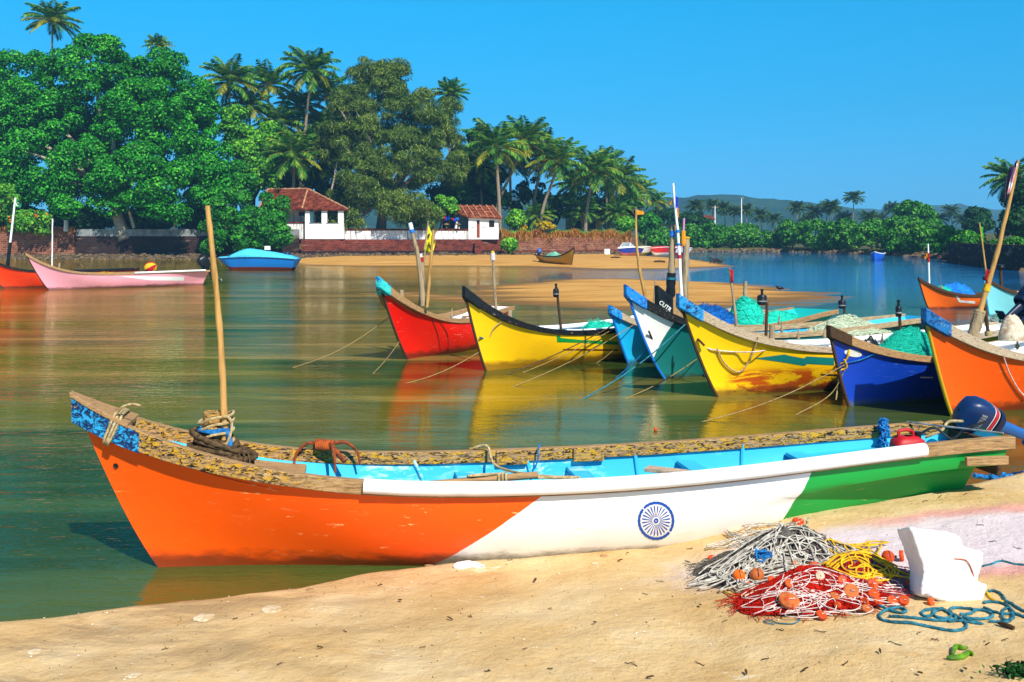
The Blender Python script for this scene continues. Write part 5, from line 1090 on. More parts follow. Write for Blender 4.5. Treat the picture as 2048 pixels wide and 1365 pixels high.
PL = [(105, 45, 121, 100, 1.05, 'palm rising above the huge green tree at the far left'), (315, 92, 122, 318, .55, 'palm top just peeping over the huge green tree'), (460, 165, 118, 452, 1.15, 'palm just right of the huge tree, crown against the sky'), (537, 172, 122, 535, 1.05, 'palm second to the right of the huge tree'),
      (622, 145, 119, 596, 1.2, 'tallest palm, left of the olive feathery tree'), (600, 215, 124, 590, 1.0, 'shorter palm in front of the tallest palm left of the olive tree'), (588, 315, 113, 586, 1.25, 'low broad palm directly above the hip roofed house'), (640, 250, 123, 640, .9, 'palm half hidden by the left side of the olive tree'),
      (992, 300, 117, 1000, 1.3, 'leftmost palm of the right cluster with a yellow frond'), (1050, 285, 123, 985, 1.25, 'palm with an orange leaning trunk in the right cluster'), (1118, 325, 121, 1078, 1.2, 'palm on a dark leaning trunk in the right cluster'), (1186, 345, 124, 1170, 1.25, 'widest palm in the middle of the right cluster'),
      (1240, 362, 130, 1215, 1.15, 'palm at the right side of the cluster, crown dipping right'), (1215, 335, 136, 1212, 1.0, 'palm behind the middle of the right cluster'), (1280, 385, 150, 1283, .95, 'slim palm beyond the right end of the cluster'), (1312, 405, 165, 1318, .8, 'small palm just left of the blue flag pole'), (900, 190, 124, 898, .8, 'palm crown showing through the right shoulder of the olive tree'),
      (560, 250, 121, 560, 1.1, 'palm filling the gap behind the low broad palm'), (655, 190, 123, 650, 1.0, 'palm behind the tallest palm, leaning to the olive tree'), (500, 215, 120, 498, 1.0, 'palm low between the huge tree and the second palm'), (1020, 330, 128, 1022, 1.15, 'palm in the back of the right cluster, behind the leftmost one'), (1150, 370, 132, 1140, 1.1, 'palm in the back of the right cluster, left of the widest one'), (1085, 310, 126, 1062, 1.2, 'palm between the two leaning palms of the right cluster'), (1262, 400, 140, 1258, .9, 'palm low at the right side of the cluster, before the slim one'), (960, 335, 124, 965, 1.0, 'dark palm pressed against the right side of the olive tree'),
      (1165, 425, 126, 1167, .8, 'young palm low among the trunks of the right cluster'), (1075, 435, 122, 1076, .7, 'small young palm with spiky fronds on the wall top'), (1235, 430, 128, 1236, .75, 'young palm at the wall end with fronds reaching the flag')]
for k, (px, py, d, gx, s, lb) in enumerate(PL): palm(lb, px, py, d, gx, k, s)
# ------------------------------------------------------------------ far bank
FP = [(1392, 415), (1425, 412), (1448, 418), (1470, 425), (1493, 422), (1521, 432), (1548, 440), (1594, 418), (1628, 425), (1655, 418), (1664, 415), (1690, 440), (1708, 398), (1738, 438), (1783, 418), (1760, 440), (1880, 440), (1902, 425), (1925, 442), (1612, 445)]
NEI = ['behind the flag stake', 'with crowded crown near the stake', 'left of the pale mast behind the mangroves', 'with a browned frond', 'beside the thin radio mast', 'standing low left of the gap in the mangroves', 'over the gap in the mangroves', 'right of the gap in the mangroves', 'short, with fronds hanging behind the mangroves', 'left of a twin trunk pair', 'of the twin trunk pair', 'low, half sunk in the mangroves', 'tallest on the far bank, alone against sky and hill', 'low, right of the tallest', 'left of the big round far tree', 'low, left of the big round far tree', 'right of the big round far tree', 'slender, right of the big round far tree', 'low, left of the rightmost palms', 'drooping over the mangrove gap']
for k, (px, py) in enumerate(FP): palm('far bank palm ' + NEI[k], px, py, 185 + (k * 37) % 40, px + (k % 3 - 1) * 4, k, .66, True, 'palms on the far bank')
tree('broadleaf_tree', 'big round tree rising above the mangroves on the far bank', 'tree', [(1830, 435, 48, 36, 150, 5), (1800, 455, 40, 25, 148, 4), (1860, 450, 35, 26, 150, 4)], L_mang, 60, (.7, 1.2), 260, .5, .34, 50, (1830, 150, .6))
tree('broadleaf_tree', 'dark flat topped tree left of the right edge trees', 'tree', [(1955, 432, 27, 20, 150, 3), (1955, 450, 34, 20, 148, 3)], L_dark, 40, (.7, 1.1), 230, .5, .34, 51, (1955, 150, .6))
tree('broadleaf_tree', 'tall dark green tree at the right edge behind the slanting flag', 'tree', [(2045, 400, 40, 55, 96, 3), (2030, 450, 45, 40, 95, 3), (2085, 420, 60, 70, 97, 4)], L_dark, 80, (.6, 1.2), 260, .38, .26, 52, (2060, 97, 1.5))
tree('bush', 'grey green bush on the dark jetty wall at the right edge', 'bush', [(2030, 488, 28, 15, 80, 1.2), (1990, 492, 20, 10, 86, 1)], L_mang, 30, (.3, .55), 420, .24, .16, 53, (2030, 80, 1.5))
palm('big palm at the right edge behind the purple flag', 2022, 360, 98, 2040, 2, .82, False)
MG = [(1312, 478, 40, 28), (1372, 475, 46, 32), (1430, 472, 48, 32), (1488, 474, 44, 28), (1540, 482, 34, 22), (1585, 470, 40, 34), (1632, 468, 48, 38), (1690, 470, 46, 36), (1742, 472, 42, 34), (1790, 472, 46, 38), (1845, 474, 50, 38), (1895, 482, 44, 32), (1940, 484, 34, 24), (1662, 490, 44, 20), (1810, 494, 44, 20), (1405, 490, 44, 16)]
WH = ['at the laterite wall end', 'behind the blue flag pole', 'left of the pale mast', 'low, left of the gap', 'thin, in the gap with dry stems', 'right of the gap', 'tall and bright, below the twin palms', 'below the tallest far palm', 'left of the little blue boat', 'above the little blue boat', 'below the big round far tree', 'dark, left of the rubble', 'nearest the rubble and jetty', 'low, in front of the tall bright one', 'low, right of the little blue boat', 'low, overhanging the mud by the mast']
for k, (px, py, rx, ry) in enumerate(MG):
    d = bank_d(px) + 3.5; tree('mangrove_bush', 'rounded green mangrove ' + WH[k], 'mangrove', [(px, py, rx, ry, d, rx * d / FPX * .9)], L_mang, 26, (.5 * d / 130, 1.05 * d / 130), 240, .42, .28, 70 + k, (px, d, .5), group='mangroves along the far bank', limbs=4)
# ------------------------------------------------------------------ masonry
def laterite(name, c1, c2, c3, top=None):
    n = Nodes(name); b_ = n.n('ShaderNodeTexBrick'); mp = n.n('ShaderNodeMapping'); mp.inputs['Rotation'].default_value = (R(90), 0, 0); n.l(n.co, mp.inputs['Vector'])
    n.l(mp.outputs[0], b_.inputs['Vector']); b_.inputs['Scale'].default_value = 1.0; b_.inputs['Brick Width'].default_value = .42; b_.inputs['Row Height'].default_value = .21; b_.inputs['Mortar Size'].default_value = .018
    b_.inputs['Color1'].default_value = c1; b_.inputs['Color2'].default_value = c2; b_.inputs['Mortar'].default_value = c3
    col = n.mix(n.math('MULTIPLY', n.step(n.noise(1.4, 6, .7, (.6, 1, 1.4)), .45, .62), .6), b_.outputs['Color'], C('#2e1a18'))
    col = n.mix(n.math('MULTIPLY', n.step(n.noise(.8, 7, .7, (.3, 1, 2.5)), .56, .66), .5), col, C('#b39a80'))
    n.set(col, .95, n.bump(n.math('ADD', n.noise(5, 5, .7), n.math('MULTIPLY', b_.outputs['Fac'], -.6)), .8, .06), .1); return n.mat
W_lat = laterite('red laterite', C('#83382a'), C('#642a22'), C('#7f5a4a')); W_lat2 = laterite('weathered laterite', C('#965a42'), C('#784434'), C('#a98468')); W_dark = laterite('shade-darkened laterite', C('#3a2b28'), C('#2a2024'), C('#42362f'))  # W_dark: shade of the huge tree worked into the stone colour
W_grey = simple('grey cement', C('#8d9192'), C('#5f6668'), 2, .9, .4, 8, .03); W_white = Nodes('streaked whitewash')
n = W_white; col = n.mix(n.math('MULTIPLY', n.step(n.noise(2.4, 8, .74, (1.8, 1.8, .22)), .46, .62), .75), C('#e6e5e2'), C('#565a5e')); W_white = n.set(col, .85, n.bump(n.noise(6, 5), .3, .02), .2)
W_clean = Nodes('stained whitewash'); n = W_clean; W_clean = n.set(n.mix(n.math('MULTIPLY', n.step(n.noise(2.2, 8, .76, (1.6, 1.6, .3)), .54, .68), .45), C('#f0efec'), C('#8d9094')), .85, n.bump(n.noise(7, 5), .3, .02), .2); W_rub = simple('rubble stone', C('#7f6c50'), C('#40362a'), 3, .95, .8, 7, .06)
def wall_run(name, label, cat, segs, mats_rows, group=None):
    """segs: (px, d) along the wall; mats_rows: (part, material, z0, z1, thickness, proud)"""
    pts = [P(px, HOR, d) for px, d in segs]; base = pts[0].copy(); base.z = 0; rt = thing(name, label, cat, base, 0, group)
    for part, mt, z0, z1, th, pr in mats_rows:
        mb = MB(); rows = []
        for i, p in enumerate(pts):
            t = (pts[min(i + 1, len(pts) - 1)] - pts[max(i - 1, 0)]); t.z = 0; t.normalize(); nrm = Vector((t.y, -t.x, 0))
            if nrm.y > 0: nrm = -nrm
            f = p + nrm * pr; bk = p - nrm * (th - pr); rows.append([Vector((f.x, f.y, z0)), Vector((f.x, f.y, z1)), Vector((bk.x, bk.y, z1)), Vector((bk.x, bk.y, z0))])
        mb.grid(rows, True); mb.add(rows[0], [(0, 1, 2, 3)]); mb.add(rows[-1], [(0, 1, 2, 3)]); mb.build(part, mt, rt, True)
    return rt
wall_run('stone_wall', 'sunlit reddish stone wall at the left edge under the flowering shrub', 'wall', [(-900, 96), (-300, 103.2), (148, 105.2)], [('wall_face', W_lat2, -.2, 2.85, .6, .0), ('dirt_bank', simple('dry red earth', C('#a0622c'), C('#6a4420'), 1.4, .95, .7, 4, .1), 2.855, 3.3, .8, -.12)])
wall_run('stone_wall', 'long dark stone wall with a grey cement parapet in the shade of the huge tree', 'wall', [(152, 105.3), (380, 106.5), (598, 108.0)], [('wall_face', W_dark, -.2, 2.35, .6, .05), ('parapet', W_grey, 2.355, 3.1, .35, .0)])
wall_run('stone_wall', 'dark red laterite river wall under the white houses', 'wall', [(602, 107.6), (690, 108.6), (1001, 112.4)], [('wall_face', W_lat, -.2, 2.0, .7, .12), ('plinth', W_dark, -.2, .75, .3, .32)])
wall_run('stone_wall', 'weathered brown laterite wall topped with dry grass, right of the small hut', 'wall', [(1003, 112.7), (1262, 122.5), (1275, 128)], [('wall_face', W_lat2, -.2, 2.2, .7, .1), ('lower_course', W_lat, -.2, .7, .25, .25)])
def grass(name, label, segs, z, h, n, mat, cat='grass', dep=.7):
    rng = np.random.default_rng(n); px = rng.uniform(segs[0][0], segs[-1][0], n); d = np.interp(px, [s[0] for s in segs], [s[1] for s in segs]) - .12 + rng.uniform(-.1, dep, n)
    c = np.stack([(px - 1024) / FPX * d, d, z + (rng.uniform(-.45, .45, n) + .35 * np.sin(px * .13) * np.sin(px * .041 + 1)) * h], 1); nr = rng.normal(size=(n, 3)) * np.array([.5, 1, .4]) + np.array([0, -.6, 0]); nr /= np.linalg.norm(nr, axis=1, keepdims=True)
    return tag(link(name, fast_mesh(name, leaf_quads(c, nr, h, .09, rng, .75), 4), mat, smooth=False), label, cat, None, 'stuff')
grass('dry_grass', 'golden dry grass hanging over the top of the brown laterite wall', [(1003, 112.6), (1262, 122.4)], 2.35, .85, 5200, L_dry)
grass('weeds', 'green weeds along the top of the brown laterite wall', [(1003, 113.4), (1262, 123.2)], 2.75, .5, 1800, L_light)
grass('dry_creeper', 'rusty dry creeper on top of the sunlit wall at the left edge', [(-300, 103.2), (150, 105.1)], 3.0, .55, 1500, L_dry)
for k, (px, py, rx, ry, lb) in enumerate(((1042, 457, 14, 6, 'low yellow croton left of the palm trunks on the wall'), (1090, 452, 22, 10, 'wide yellow and orange croton under the palm trunks'))): tree('croton_shrub', lb, 'shrub', [(px, py, rx, ry, 116, .7)], L_yel, 14, (.25, .45), 500, .22, .16, 90 + k, limbs=3)
# muddy foreshore below the river walls
rows = []
for o_, z in ((-.3, .42), (-1.5, .36), (-3.2, .2), (-5, .08), (-7.5, -.12)):
    row = []
    for px in range(-700, 1300, 12):
        d = bank_d(px) + o_; q = P(px, HOR, d); q.z = z + .09 * noise.fractal(Vector((q.x * .5, q.y * .5, 3)), 1, 2, 4); row.append(q)
    rows.append(row)
mb = MB(); mb.grid(rows); tag(mb.build('foreshore', simple('foreshore mud', C('#6e5a3a'), C('#3a3222'), 1.2, .85, .8, 5, .08), smooth=True), kind='structure')
# rubble along the waterline below the walls
def rubble(name, label, segs, n, s0, s1, dz, spread):
    rg = random.Random(n); mb = MB()
    for k in range(n):
        u = rg.random() * (len(segs) - 1); i = int(u); a, b = segs[i], segs[min(i + 1, len(segs) - 1)]; px = a[0] + (b[0] - a[0]) * (u - i); d = a[1] + (b[1] - a[1]) * (u - i) - rg.random() ** 1.3 * spread
        s = rg.uniform(s0, s1); c = P(px, HOR, d); c.z = dz * (1 - (a[1] + (b[1] - a[1]) * (u - i) - d) / spread) + rg.uniform(-.05, .1)
        A = Matrix.Rotation(rg.uniform(0, 6), 3, 'Z') @ Matrix.Rotation(rg.uniform(-.5, .5), 3, 'X'); vs = []
        for x, y, z in ((-1, -1, -1), (1, -1, -1), (1, 1, -1), (-1, 1, -1), (-.7, -.7, .7), (.8, -.6, .8), (.6, .8, .6), (-.8, .6, .8)): vs.append(c + A @ Vector((x * s * rg.uniform(.6, 1.1), y * s * rg.uniform(.6, 1.1), z * s * .55 * rg.uniform(.6, 1.1))))
        mb.add(vs, [(0, 3, 2, 1), (4, 5, 6, 7), (0, 1, 5, 4), (1, 2, 6, 5), (2, 3, 7, 6), (3, 0, 4, 7)])
    return tag(mb.build(name, W_rub, fix=False), label, 'rubble', None, 'stuff')
rubble('rubble', 'loose rubble stones along the foot of the river walls', [(-500, 102), (0, 104.2), (590, 107.3), (1003, 112.0), (1262, 121.8)], 2600, .05, .22, .42, 6.5)
rubble('rubble', 'dark rubble along the foot of the far mangrove bank and jetty', [(1300, 148), (1400, 153.5), (1560, 151.5), (1720, 131.5), (1880, 107.5), (1925, 90), (2060, 68), (2200, 58)], 900, .10, .36, .35, 3.0)
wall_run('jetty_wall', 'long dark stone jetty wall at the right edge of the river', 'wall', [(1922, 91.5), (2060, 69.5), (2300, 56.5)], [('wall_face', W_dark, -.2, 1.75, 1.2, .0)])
rg = random.Random(5)
for k in range(9):
    px = 1885 + k * 5 + rg.uniform(-3, 3); c = P(px, 0, 94 - k * .6); c.z = .35 + .11 * k + rg.uniform(-.1, .1); s = rg.uniform(.3, .5); mb = MB(); vs = []
    for x, y, z in ((-1, -1, -1), (1, -1, -1), (1, 1, -1), (-1, 1, -1), (-.7, -.7, .7), (.8, -.6, .8), (.6, .8, .6), (-.8, .6, .8)): vs.append(Vector((x * s * rg.uniform(.7, 1.3), y * s, z * s * .6 * rg.uniform(.6, 1.1))))
    mb.add(vs, [(0, 3, 2, 1), (4, 5, 6, 7), (0, 1, 5, 4), (1, 2, 6, 5), (2, 3, 7, 6), (3, 0, 4, 7)]); o = mb.build('boulder', W_lat2, bevel=.05); o.location = c
    tag(o, 'pinkish boulder tumbled at the left end of the dark jetty wall', 'boulder', 'boulders at the jetty end')
# ------------------------------------------------------------------ houses
def tiles(name, c, c2, sc=3.2):
    n = Nodes(name); wv = n.n('ShaderNodeTexWave', wave_type='BANDS', bands_direction='Z'); wv.inputs['Scale'].default_value = sc; wv.inputs['Distortion'].default_value = 1.2; wv.inputs['Detail'].default_value = 3; wv.inputs['Detail Scale'].default_value = 3; n.l(n.co, wv.inputs['Vector'])
    col = n.ramp(n.noise(2.2, 8, .75, (1, 1, 1)), [(.3, C('#3a1c14')), (.46, c2), (.58, c), (.76, C('#d08a58'))]); col = n.mix(n.math('MULTIPLY', wv.outputs['Fac'], .45), col, C('#2c130d'))
    n.set(col, .9, n.bump(wv.outputs['Fac'], .9, .08), .15); return n.mat
T_red = tiles('clay roof tiles', C('#9a4a2e'), C('#652c1e')); T_rust = tiles('rusty ridged roof', C('#9e5636'), C('#6e3422'), 1.1)
GL = simple('dark opening', C('#14181c'), C('#0a0c0e'), 3, .5, 0); M['door'] = wood('red brown door', C('#8a4632'), C('#55261c'), stretch=(6, 6, .6))
hb = P(640, HOR, 110.5); hb.z = 2.05
h1 = thing('house', 'white waterside house with a red hip tiled roof and open corner porch', 'house', hb)
def quadbox(mb, x0, x1, y0, y1, z0, z1): mb.box(((x0 + x1) / 2, (y0 + y1) / 2, (z0 + z1) / 2), (x1 - x0, y1 - y0, z1 - z0))
X = lambda px, d: (px - 1024) / FPX * d
Zp = lambda py, d: CAMH - (py - HOR) / FPX * d
D0 = 108.2; x0, x1 = X(610, D0), X(687, D0); z0, z1 = 2.05, Zp(417, D0)
zs_ = Zp(447.5, D0); mb = MB(); quadbox(mb, x0, x1, D0, D0 + .25, z0, zs_); quadbox(mb, x1 - .25, x1, D0 + .26, D0 + 4, z0, zs_); quadbox(mb, x0, x0 + .25, D0 + .26, D0 + 4, z0, zs_); mb.build('parapet_wall', W_clean, h1, True)
for px0, px1 in ((610, 619), (643, 654), (676, 687)):
    mb = MB(); quadbox(mb, X(px0, D0) + .003, X(px1, D0) - .003, D0 + .004, D0 + .3, zs_ + .003, z1); mb.build('pillar', W_clean, h1, True)
mb = MB(); quadbox(mb, x0 + .4, x1 - .4, D0 + 2.6, D0 + 2.8, z0, z1); mb.build('porch_back_wall', W_clean, h1, True)
mb = MB(); quadbox(mb, X(631, D0 + 2.5), X(643, D0 + 2.5), D0 + 2.52, D0 + 2.59, z0 + .2, z1 - .35); mb.build('door', GL, h1, True)
mb = MB(); quadbox(mb, X(657, D0), X(676, D0), D0 + 2.5, D0 + 2.58, zs_ - .1, zs_ + .25); mb.build('bench', M['door'], h1, True)
for px0, px1 in ((618, 644), (652, 678)): mb = MB(); quadbox(mb, X(px0, D0), X(px1, D0), D0 - .05, D0 + .31, zs_ + .003, zs_ + .06); mb.build('sill', W_grey, h1, True)
# the wing running left behind the shrub
xl = X(520, D0); mb = MB(); quadbox(mb, xl, x0 - .02, D0 + 2.0, D0 + 2.3, z0, z1 - .05); mb.build('wing_wall', W_white, h1, True)
mb = MB(); quadbox(mb, X(598, D0 + 2), X(611, D0 + 2) - .02, D0 + 1.93, D0 + 1.99, Zp(432, D0 + 2), Zp(425, D0 + 2)); mb.build('window', GL, h1, True)
mb = MB(); quadbox(mb, X(570, D0), x0 - .02, D0 + .8, D0 + 1.05, z0, Zp(447, D0)); mb.build('yard_wall', W_white, h1, True)
mb = MB(); quadbox(mb, X(565, D0), x0 - .02, D0 + .72, D0 + 1.13, Zp(447, D0) + .003, Zp(444, D0)); mb.build('yard_coping', T_red, h1, True)
# hip roof with real thickness, tiles, ridge and hip caps
ez = z1 - .08; A = Vector((xl - .4, D0 + .9, ez)); B = Vector((x0 - .25, D0 - .35, ez)); Cc = Vector((x1 + .5, D0 - .25, ez - .05)); Dd = Vector((x1 + .5, D0 + 7, ez)); E = Vector((xl - .4, D0 + 7.5, ez)); R1 = Vector((X(533, D0 + 3), D0 + 3.6, Zp(380, D0 + 3.6))); R2 = Vector((X(612, D0 + 2), D0 + 3.0, Zp(379, D0 + 3)))
mb = MB()
def roof_face(poly, th=.12): mb.prism(poly, (0, 0, -th))
roof_face([A, B, R2, R1]); roof_face([B, Cc, R2]); roof_face([Cc, Dd, R2]); roof_face([Dd, E, R1, R2]); roof_face([E, A, R1])
rf = mb.build('roof', T_red, h1, True, fix=False)
for a, b in ((R1, R2), (R2, B), (R2, Cc), (R1, A)):
    mb = MB(); mb.tube([a.lerp(b, k / 12) + Vector((0, 0, .05 + .03 * (k % 2))) for k in range(13)], .10, 6); o = mb.build('ridge_tiles', simple('mortared ridge', C('#c89a78'), C('#8a5236'), 3, .9, .4, 8, .03), rf)
mb = MB(); quadbox(mb, xl, x1 + .3, D0 - .2, D0 - .12, ez - .2, ez - .13); mb.build('eave_board', M['wood_dark'], h1, True)
# white yard wall between the houses, with mushroom-capped posts
s0, s1 = (689, 109.2), (940, 111.8)
yw = wall_run('yard_wall', 'long streaked white yard wall between the two white houses', 'wall', [s0, (760, 110), (850, 110.9), s1], [('wall_face', W_white, 2.003, Zp(461.5, 110), .3, 0), ('coping', T_red, Zp(461.5, 110) + .003, Zp(457.5, 110), .42, .06)])
for px in (843, 867, 893, 916):
    d = 111.2; mb = MB(); z = Zp(457.5, 110) + .003; c = (X(px, d), d - .02, z); mb.lathe([(.10, 0), (.10, .38), (.11, .42)], 10, c); mb.lathe([(.001, .42), (.34, .42), (.30, .50), (.12, .60), (.001, .62)], 12, c)
    mb.build('capped_post', W_rub, yw, True, smooth=True, angle=30)
for px in (706, 742, 778, 815, 856, 883, 907):
    mb = MB(); d = float(np.interp(px, [689, 760, 850, 940], [109.2, 110, 110.9, 111.8])); quadbox(mb, X(px, d) - .06, X(px, d) + .06, d - .05, d - .012, 2.01, Zp(462, 110) - .02); mb.build('buttress', W_white, yw, True)
# small hut
D1 = 111.6; hp = P(968, HOR, D1); hp.z = 2.0
h2 = thing('hut', 'small white hut with a rusty sloping roof, a narrow door and one window', 'hut', hp)
xa, xb = X(937, D1), X(997, D1); ze, zr = Zp(436, D1), Zp(411, D1 + 2)
mb = MB(); quadbox(mb, xa, xb, D1, D1 + .25, 2.003, ze); quadbox(mb, xb - .25, xb, D1 + .253, D1 + 3.6, 2.003, ze); quadbox(mb, xa, xa + .25, D1 + .253, D1 + 3.6, 2.003, ze); mb.build('wall', W_clean, h2, True)
mb = MB(); quadbox(mb, X(906, D1), xa - .003, D1 + 2.2, D1 + 2.4, 2.003, Zp(426, D1)); mb.build('side_wall', W_grey, h2, True)
dr = MB(); quadbox(dr, X(953.5, D1), X(959.5, D1), D1 - .03, D1 + .1, 2.2, Zp(441, D1)); dr = dr.build('door', M['door'], h2, True)
mb = MB(); quadbox(mb, X(953.5, D1) + .03, X(959.5, D1) - .03, D1 - .05, D1 - .032, Zp(448, D1), Zp(442, D1)); o = mb.build('door_opening', GL, dr)
mb = MB(); quadbox(mb, X(979, D1), X(988, D1), D1 - .03, D1 + .1, Zp(453.5, D1), Zp(442.5, D1)); wn = mb.build('window', GL, h2, True)
for (a, b, c_, e_) in ((978.2, 988.8, 442.5, 441.6), (978.2, 988.8, 454.4, 453.5), (978.2, 979, 453.5, 442.5), (988, 988.8, 453.5, 442.5), (983.2, 983.7, 453.4, 442.6)):
    mb = MB(); quadbox(mb, X(a, D1), X(b, D1), D1 - .055, D1 - .032, Zp(c_, D1), Zp(e_, D1)); o = mb.build('window_frame', M['wood_dark'], wn)
for px in (946, 967): mb = MB(); quadbox(mb, X(px - 2.5, D1), X(px + 2.5, D1), D1 - .02, D1 + .02, Zp(455.3, D1), Zp(454.2, D1)); mb.build('vent', GL, h2, True)
mb = MB()
for k in range(4): quadbox(mb, X(950, D1), X(963, D1), D1 - .5 - .12 * k, D1 - .385 - .12 * k, -.1, 1.95 - .17 * k)
mb.build('step', W_lat, h2, True)
mb = MB(); e0 = Vector((X(935, D1), D1 - .35, ze + .12)); e1 = Vector((X(1004, D1), D1 - .45, ze - .05)); r1 = Vector((X(984, D1), D1 + 2.2, zr)); r0 = Vector((X(911, D1), D1 + 2.2, zr + .05)); e00 = Vector((X(909, D1), D1 + 1.2, Zp(423, D1)))
mb.prism([e00, e0, e1, r1, r0], (0, 0, -.1)); mb.prism([e1, Vector((X(1004, D1), D1 + 4.5, ze)), r1], (0, 0, -.1)); mb.prism([r0, r1, Vector((X(1004, D1), D1 + 4.5, ze)), Vector((X(906, D1), D1 + 4.5, ze))], (0, 0, -.1)); rf = mb.build('roof', T_rust, h2, True, fix=False)
for k in range(6):
    u = k / 5; a = e0.lerp(e1, u); b = r0.lerp(r1, .10 + .9 * u); mb = MB(); mb.tube([a + Vector((0, 0, .05)), b + Vector((0, 0, .06))], .045, 6); o = mb.build('roof_batten', simple('pale batten', C('#d8a888'), C('#a0603c'), 3, .9), rf)
# clothes drying behind the yard wall, and the white shape beside them
cl = P(895, 437, 112.4); rt = thing('clothes_line', 'red and blue clothes hanging in the shade between wall and hut', 'clothes line', cl)
mb = MB(); mb.tube([P(868, 433, 112.6), P(893, 434.5, 112.6), P(915, 432, 112.6)], .012, 5); mb.build('line', M['black'], rt, True)
rg = random.Random(8)
for k in range(11):
    px = 870 + k * 4.2; py = 432 + rg.uniform(0, 6); mb = MB(); a, b = P(px, py, 112.58 - .01 * k), P(px + rg.uniform(3, 6), py + rg.uniform(-1, 1), 112.58 - .01 * k); h_ = Vector((0, 0, rg.uniform(.25, .5)))
    mb.grid([[a, a.lerp(b, .5) + Vector((0, -.05, 0)), b], [a - h_, (a + b) / 2 - h_ * 1.1 + Vector((0, -.07, 0)), b - h_]]); o = mb.build('cloth', (M['cloth_red'], F_blue, N_tarp, M['black'])[k % 4], rt, True, smooth=True); s_ = o.modifiers.new('s', 'SOLIDIFY'); s_.thickness = .02
c = P(914, 452, 112.2); rt = heap('white_sheet', 'white sheet draped in a peak beside the hanging clothes', 'sheet', (c.x, c.y, 3.05), .36, .25, 1.05, 0, M['white'], 0, 21, .2, flat=1.1)
# buildings half seen behind the palms
def simple_house(label, px0, px1, py0, py1, d, wall, roof, ridge, gz=2.3):
    x0, x1 = X(px0, d), X(px1, d); zt = Zp(py0, d); rt = thing('house', label, 'house', ((x0 + x1) / 2, d, gz)); mb = MB(); quadbox(mb, x0, x1, d, d + 5, gz - .3, zt); mb.build('wall', wall, rt, True)
    mb = MB(); zr = Zp(ridge, d); e = .5; mb.prism([(x0 - e, d - .5, zt), (x1 + e, d - .5, zt), (x1 + e, d + 2.5, zr), (x0 - e, d + 2.5, zr)], (0, 0, .14)); mb.prism([(x0 - e, d + 2.5, zr), (x1 + e, d + 2.5, zr), (x1 + e, d + 5.5, zt), (x0 - e, d + 5.5, zt)], (0, 0, .14)); mb.build('roof', roof, rt, True, fix=False)
    k = 2
    for i in range(k):
        cx = x0 + (x1 - x0) * (i + .7) / (k + .4); mb = MB(); quadbox(mb, cx - .45, cx + .45, d - .05, d + .02, zt - 1.5, zt - .45); mb.build('window', GL, rt, True)
    return rt
W_yel = simple('ochre wall', C('#c89a4a'), C('#8a6a34'), 1.2, .9); W_pale = simple('pale blue wall', C('#b8d4ea'), C('#8ab0d0'), 1.2, .9)
simple_house('white and ochre house half hidden by the palm trunks', 1135, 1205, 436, 460, 138, W_yel, M['wood'], 424)
simple_house('long low pale blue building deep under the palms', 1040, 1110, 446, 460, 137, W_pale, W_grey, 441)
simple_house('brown tile roofed house behind the small hut, in tree shade', 885, 985, 400, 450, 128, W_dark, T_red, 380)
simple_house('tile roofed house at the left edge behind the flowering shrub', -120, 15, 396, 440, 112, W_lat, T_red, 352)
simple_house('tiny white building among the mangroves behind the flag poles', 1305, 1322, 451, 470, 160, W_clean, T_rust, 448, .6)
simple_house('tile roofed house far behind the mangroves right of the flag poles', 1405, 1424, 440, 470, 186, W_pale, T_red, 432, .6)
for px, py0, py1, d, lb in ((1430, 412, 470, 190, 'pale wooden utility pole rising behind the mangroves'), (1483, 396, 470, 195, 'thin grey radio mast with a small head on the far bank')):
    rt, pts = pole_thing('utility_pole' if px == 1430 else 'radio_mast', lb, P(px, py1, d), P(px, py0, d), .14, .09, M['pvc'], joints=False)
    if px == 1483: mb = MB(); mb.box(P(px + 1, py0, d), (.6, .3, .25)); mb.build('mast_head', M['steel'], rt, True)
    else: mb = MB(); mb.box(P(px, py0 + 3, d), (1.2, .12, .12)); mb.build('crossarm', M['wood'], rt, True)
# white crumbling pillars on the left wall
for px, w_, h_, lb in ((95, .45, 1.0, 'left one of two crumbling white pillars on the stone wall'), (132, .42, 1.1, 'crumbling white pillar nearest the grey parapet')):
    c = P(px, HOR, 104.9); mb = MB(); mb.box((0, 0, h_ / 2), (w_, .4, h_), None, .8); mb.box((0, 0, h_ + .05), (w_ * 1.05, .44, .1)); o = tag(mb.build('pillar', W_white, bevel=.05), lb, 'pillar'); o.location = (c.x, c.y, 2.86)
# pale dead trunks leaning in the shade of the big tree and behind the house
for k, (a, b, lb, r_) in enumerate((((268, 445, 104.5), (236, 385, 105), 'pale leaning bare trunk in the deep shade under the huge tree', .16), ((655, 400, 112.2), (674, 325, 112.2), 'pale slanting bare trunk above the hip roof', .12), ((350, 450, 104.6), (335, 400, 105), 'pale upright stem under the huge tree', .10))):
    mb = MB(); a, b = P(*a), P(*b); mb.tube(cr([a - Vector((0, 0, .6)), a.lerp(b, .5) + Vector((.15, 0, 0)), b], 6), lambda t: r_ * (1.1 - .5 * t), 8); tag(mb.build('bare_trunk', M['bark_pale'], smooth=True, origin=a), lb, 'tree trunk')
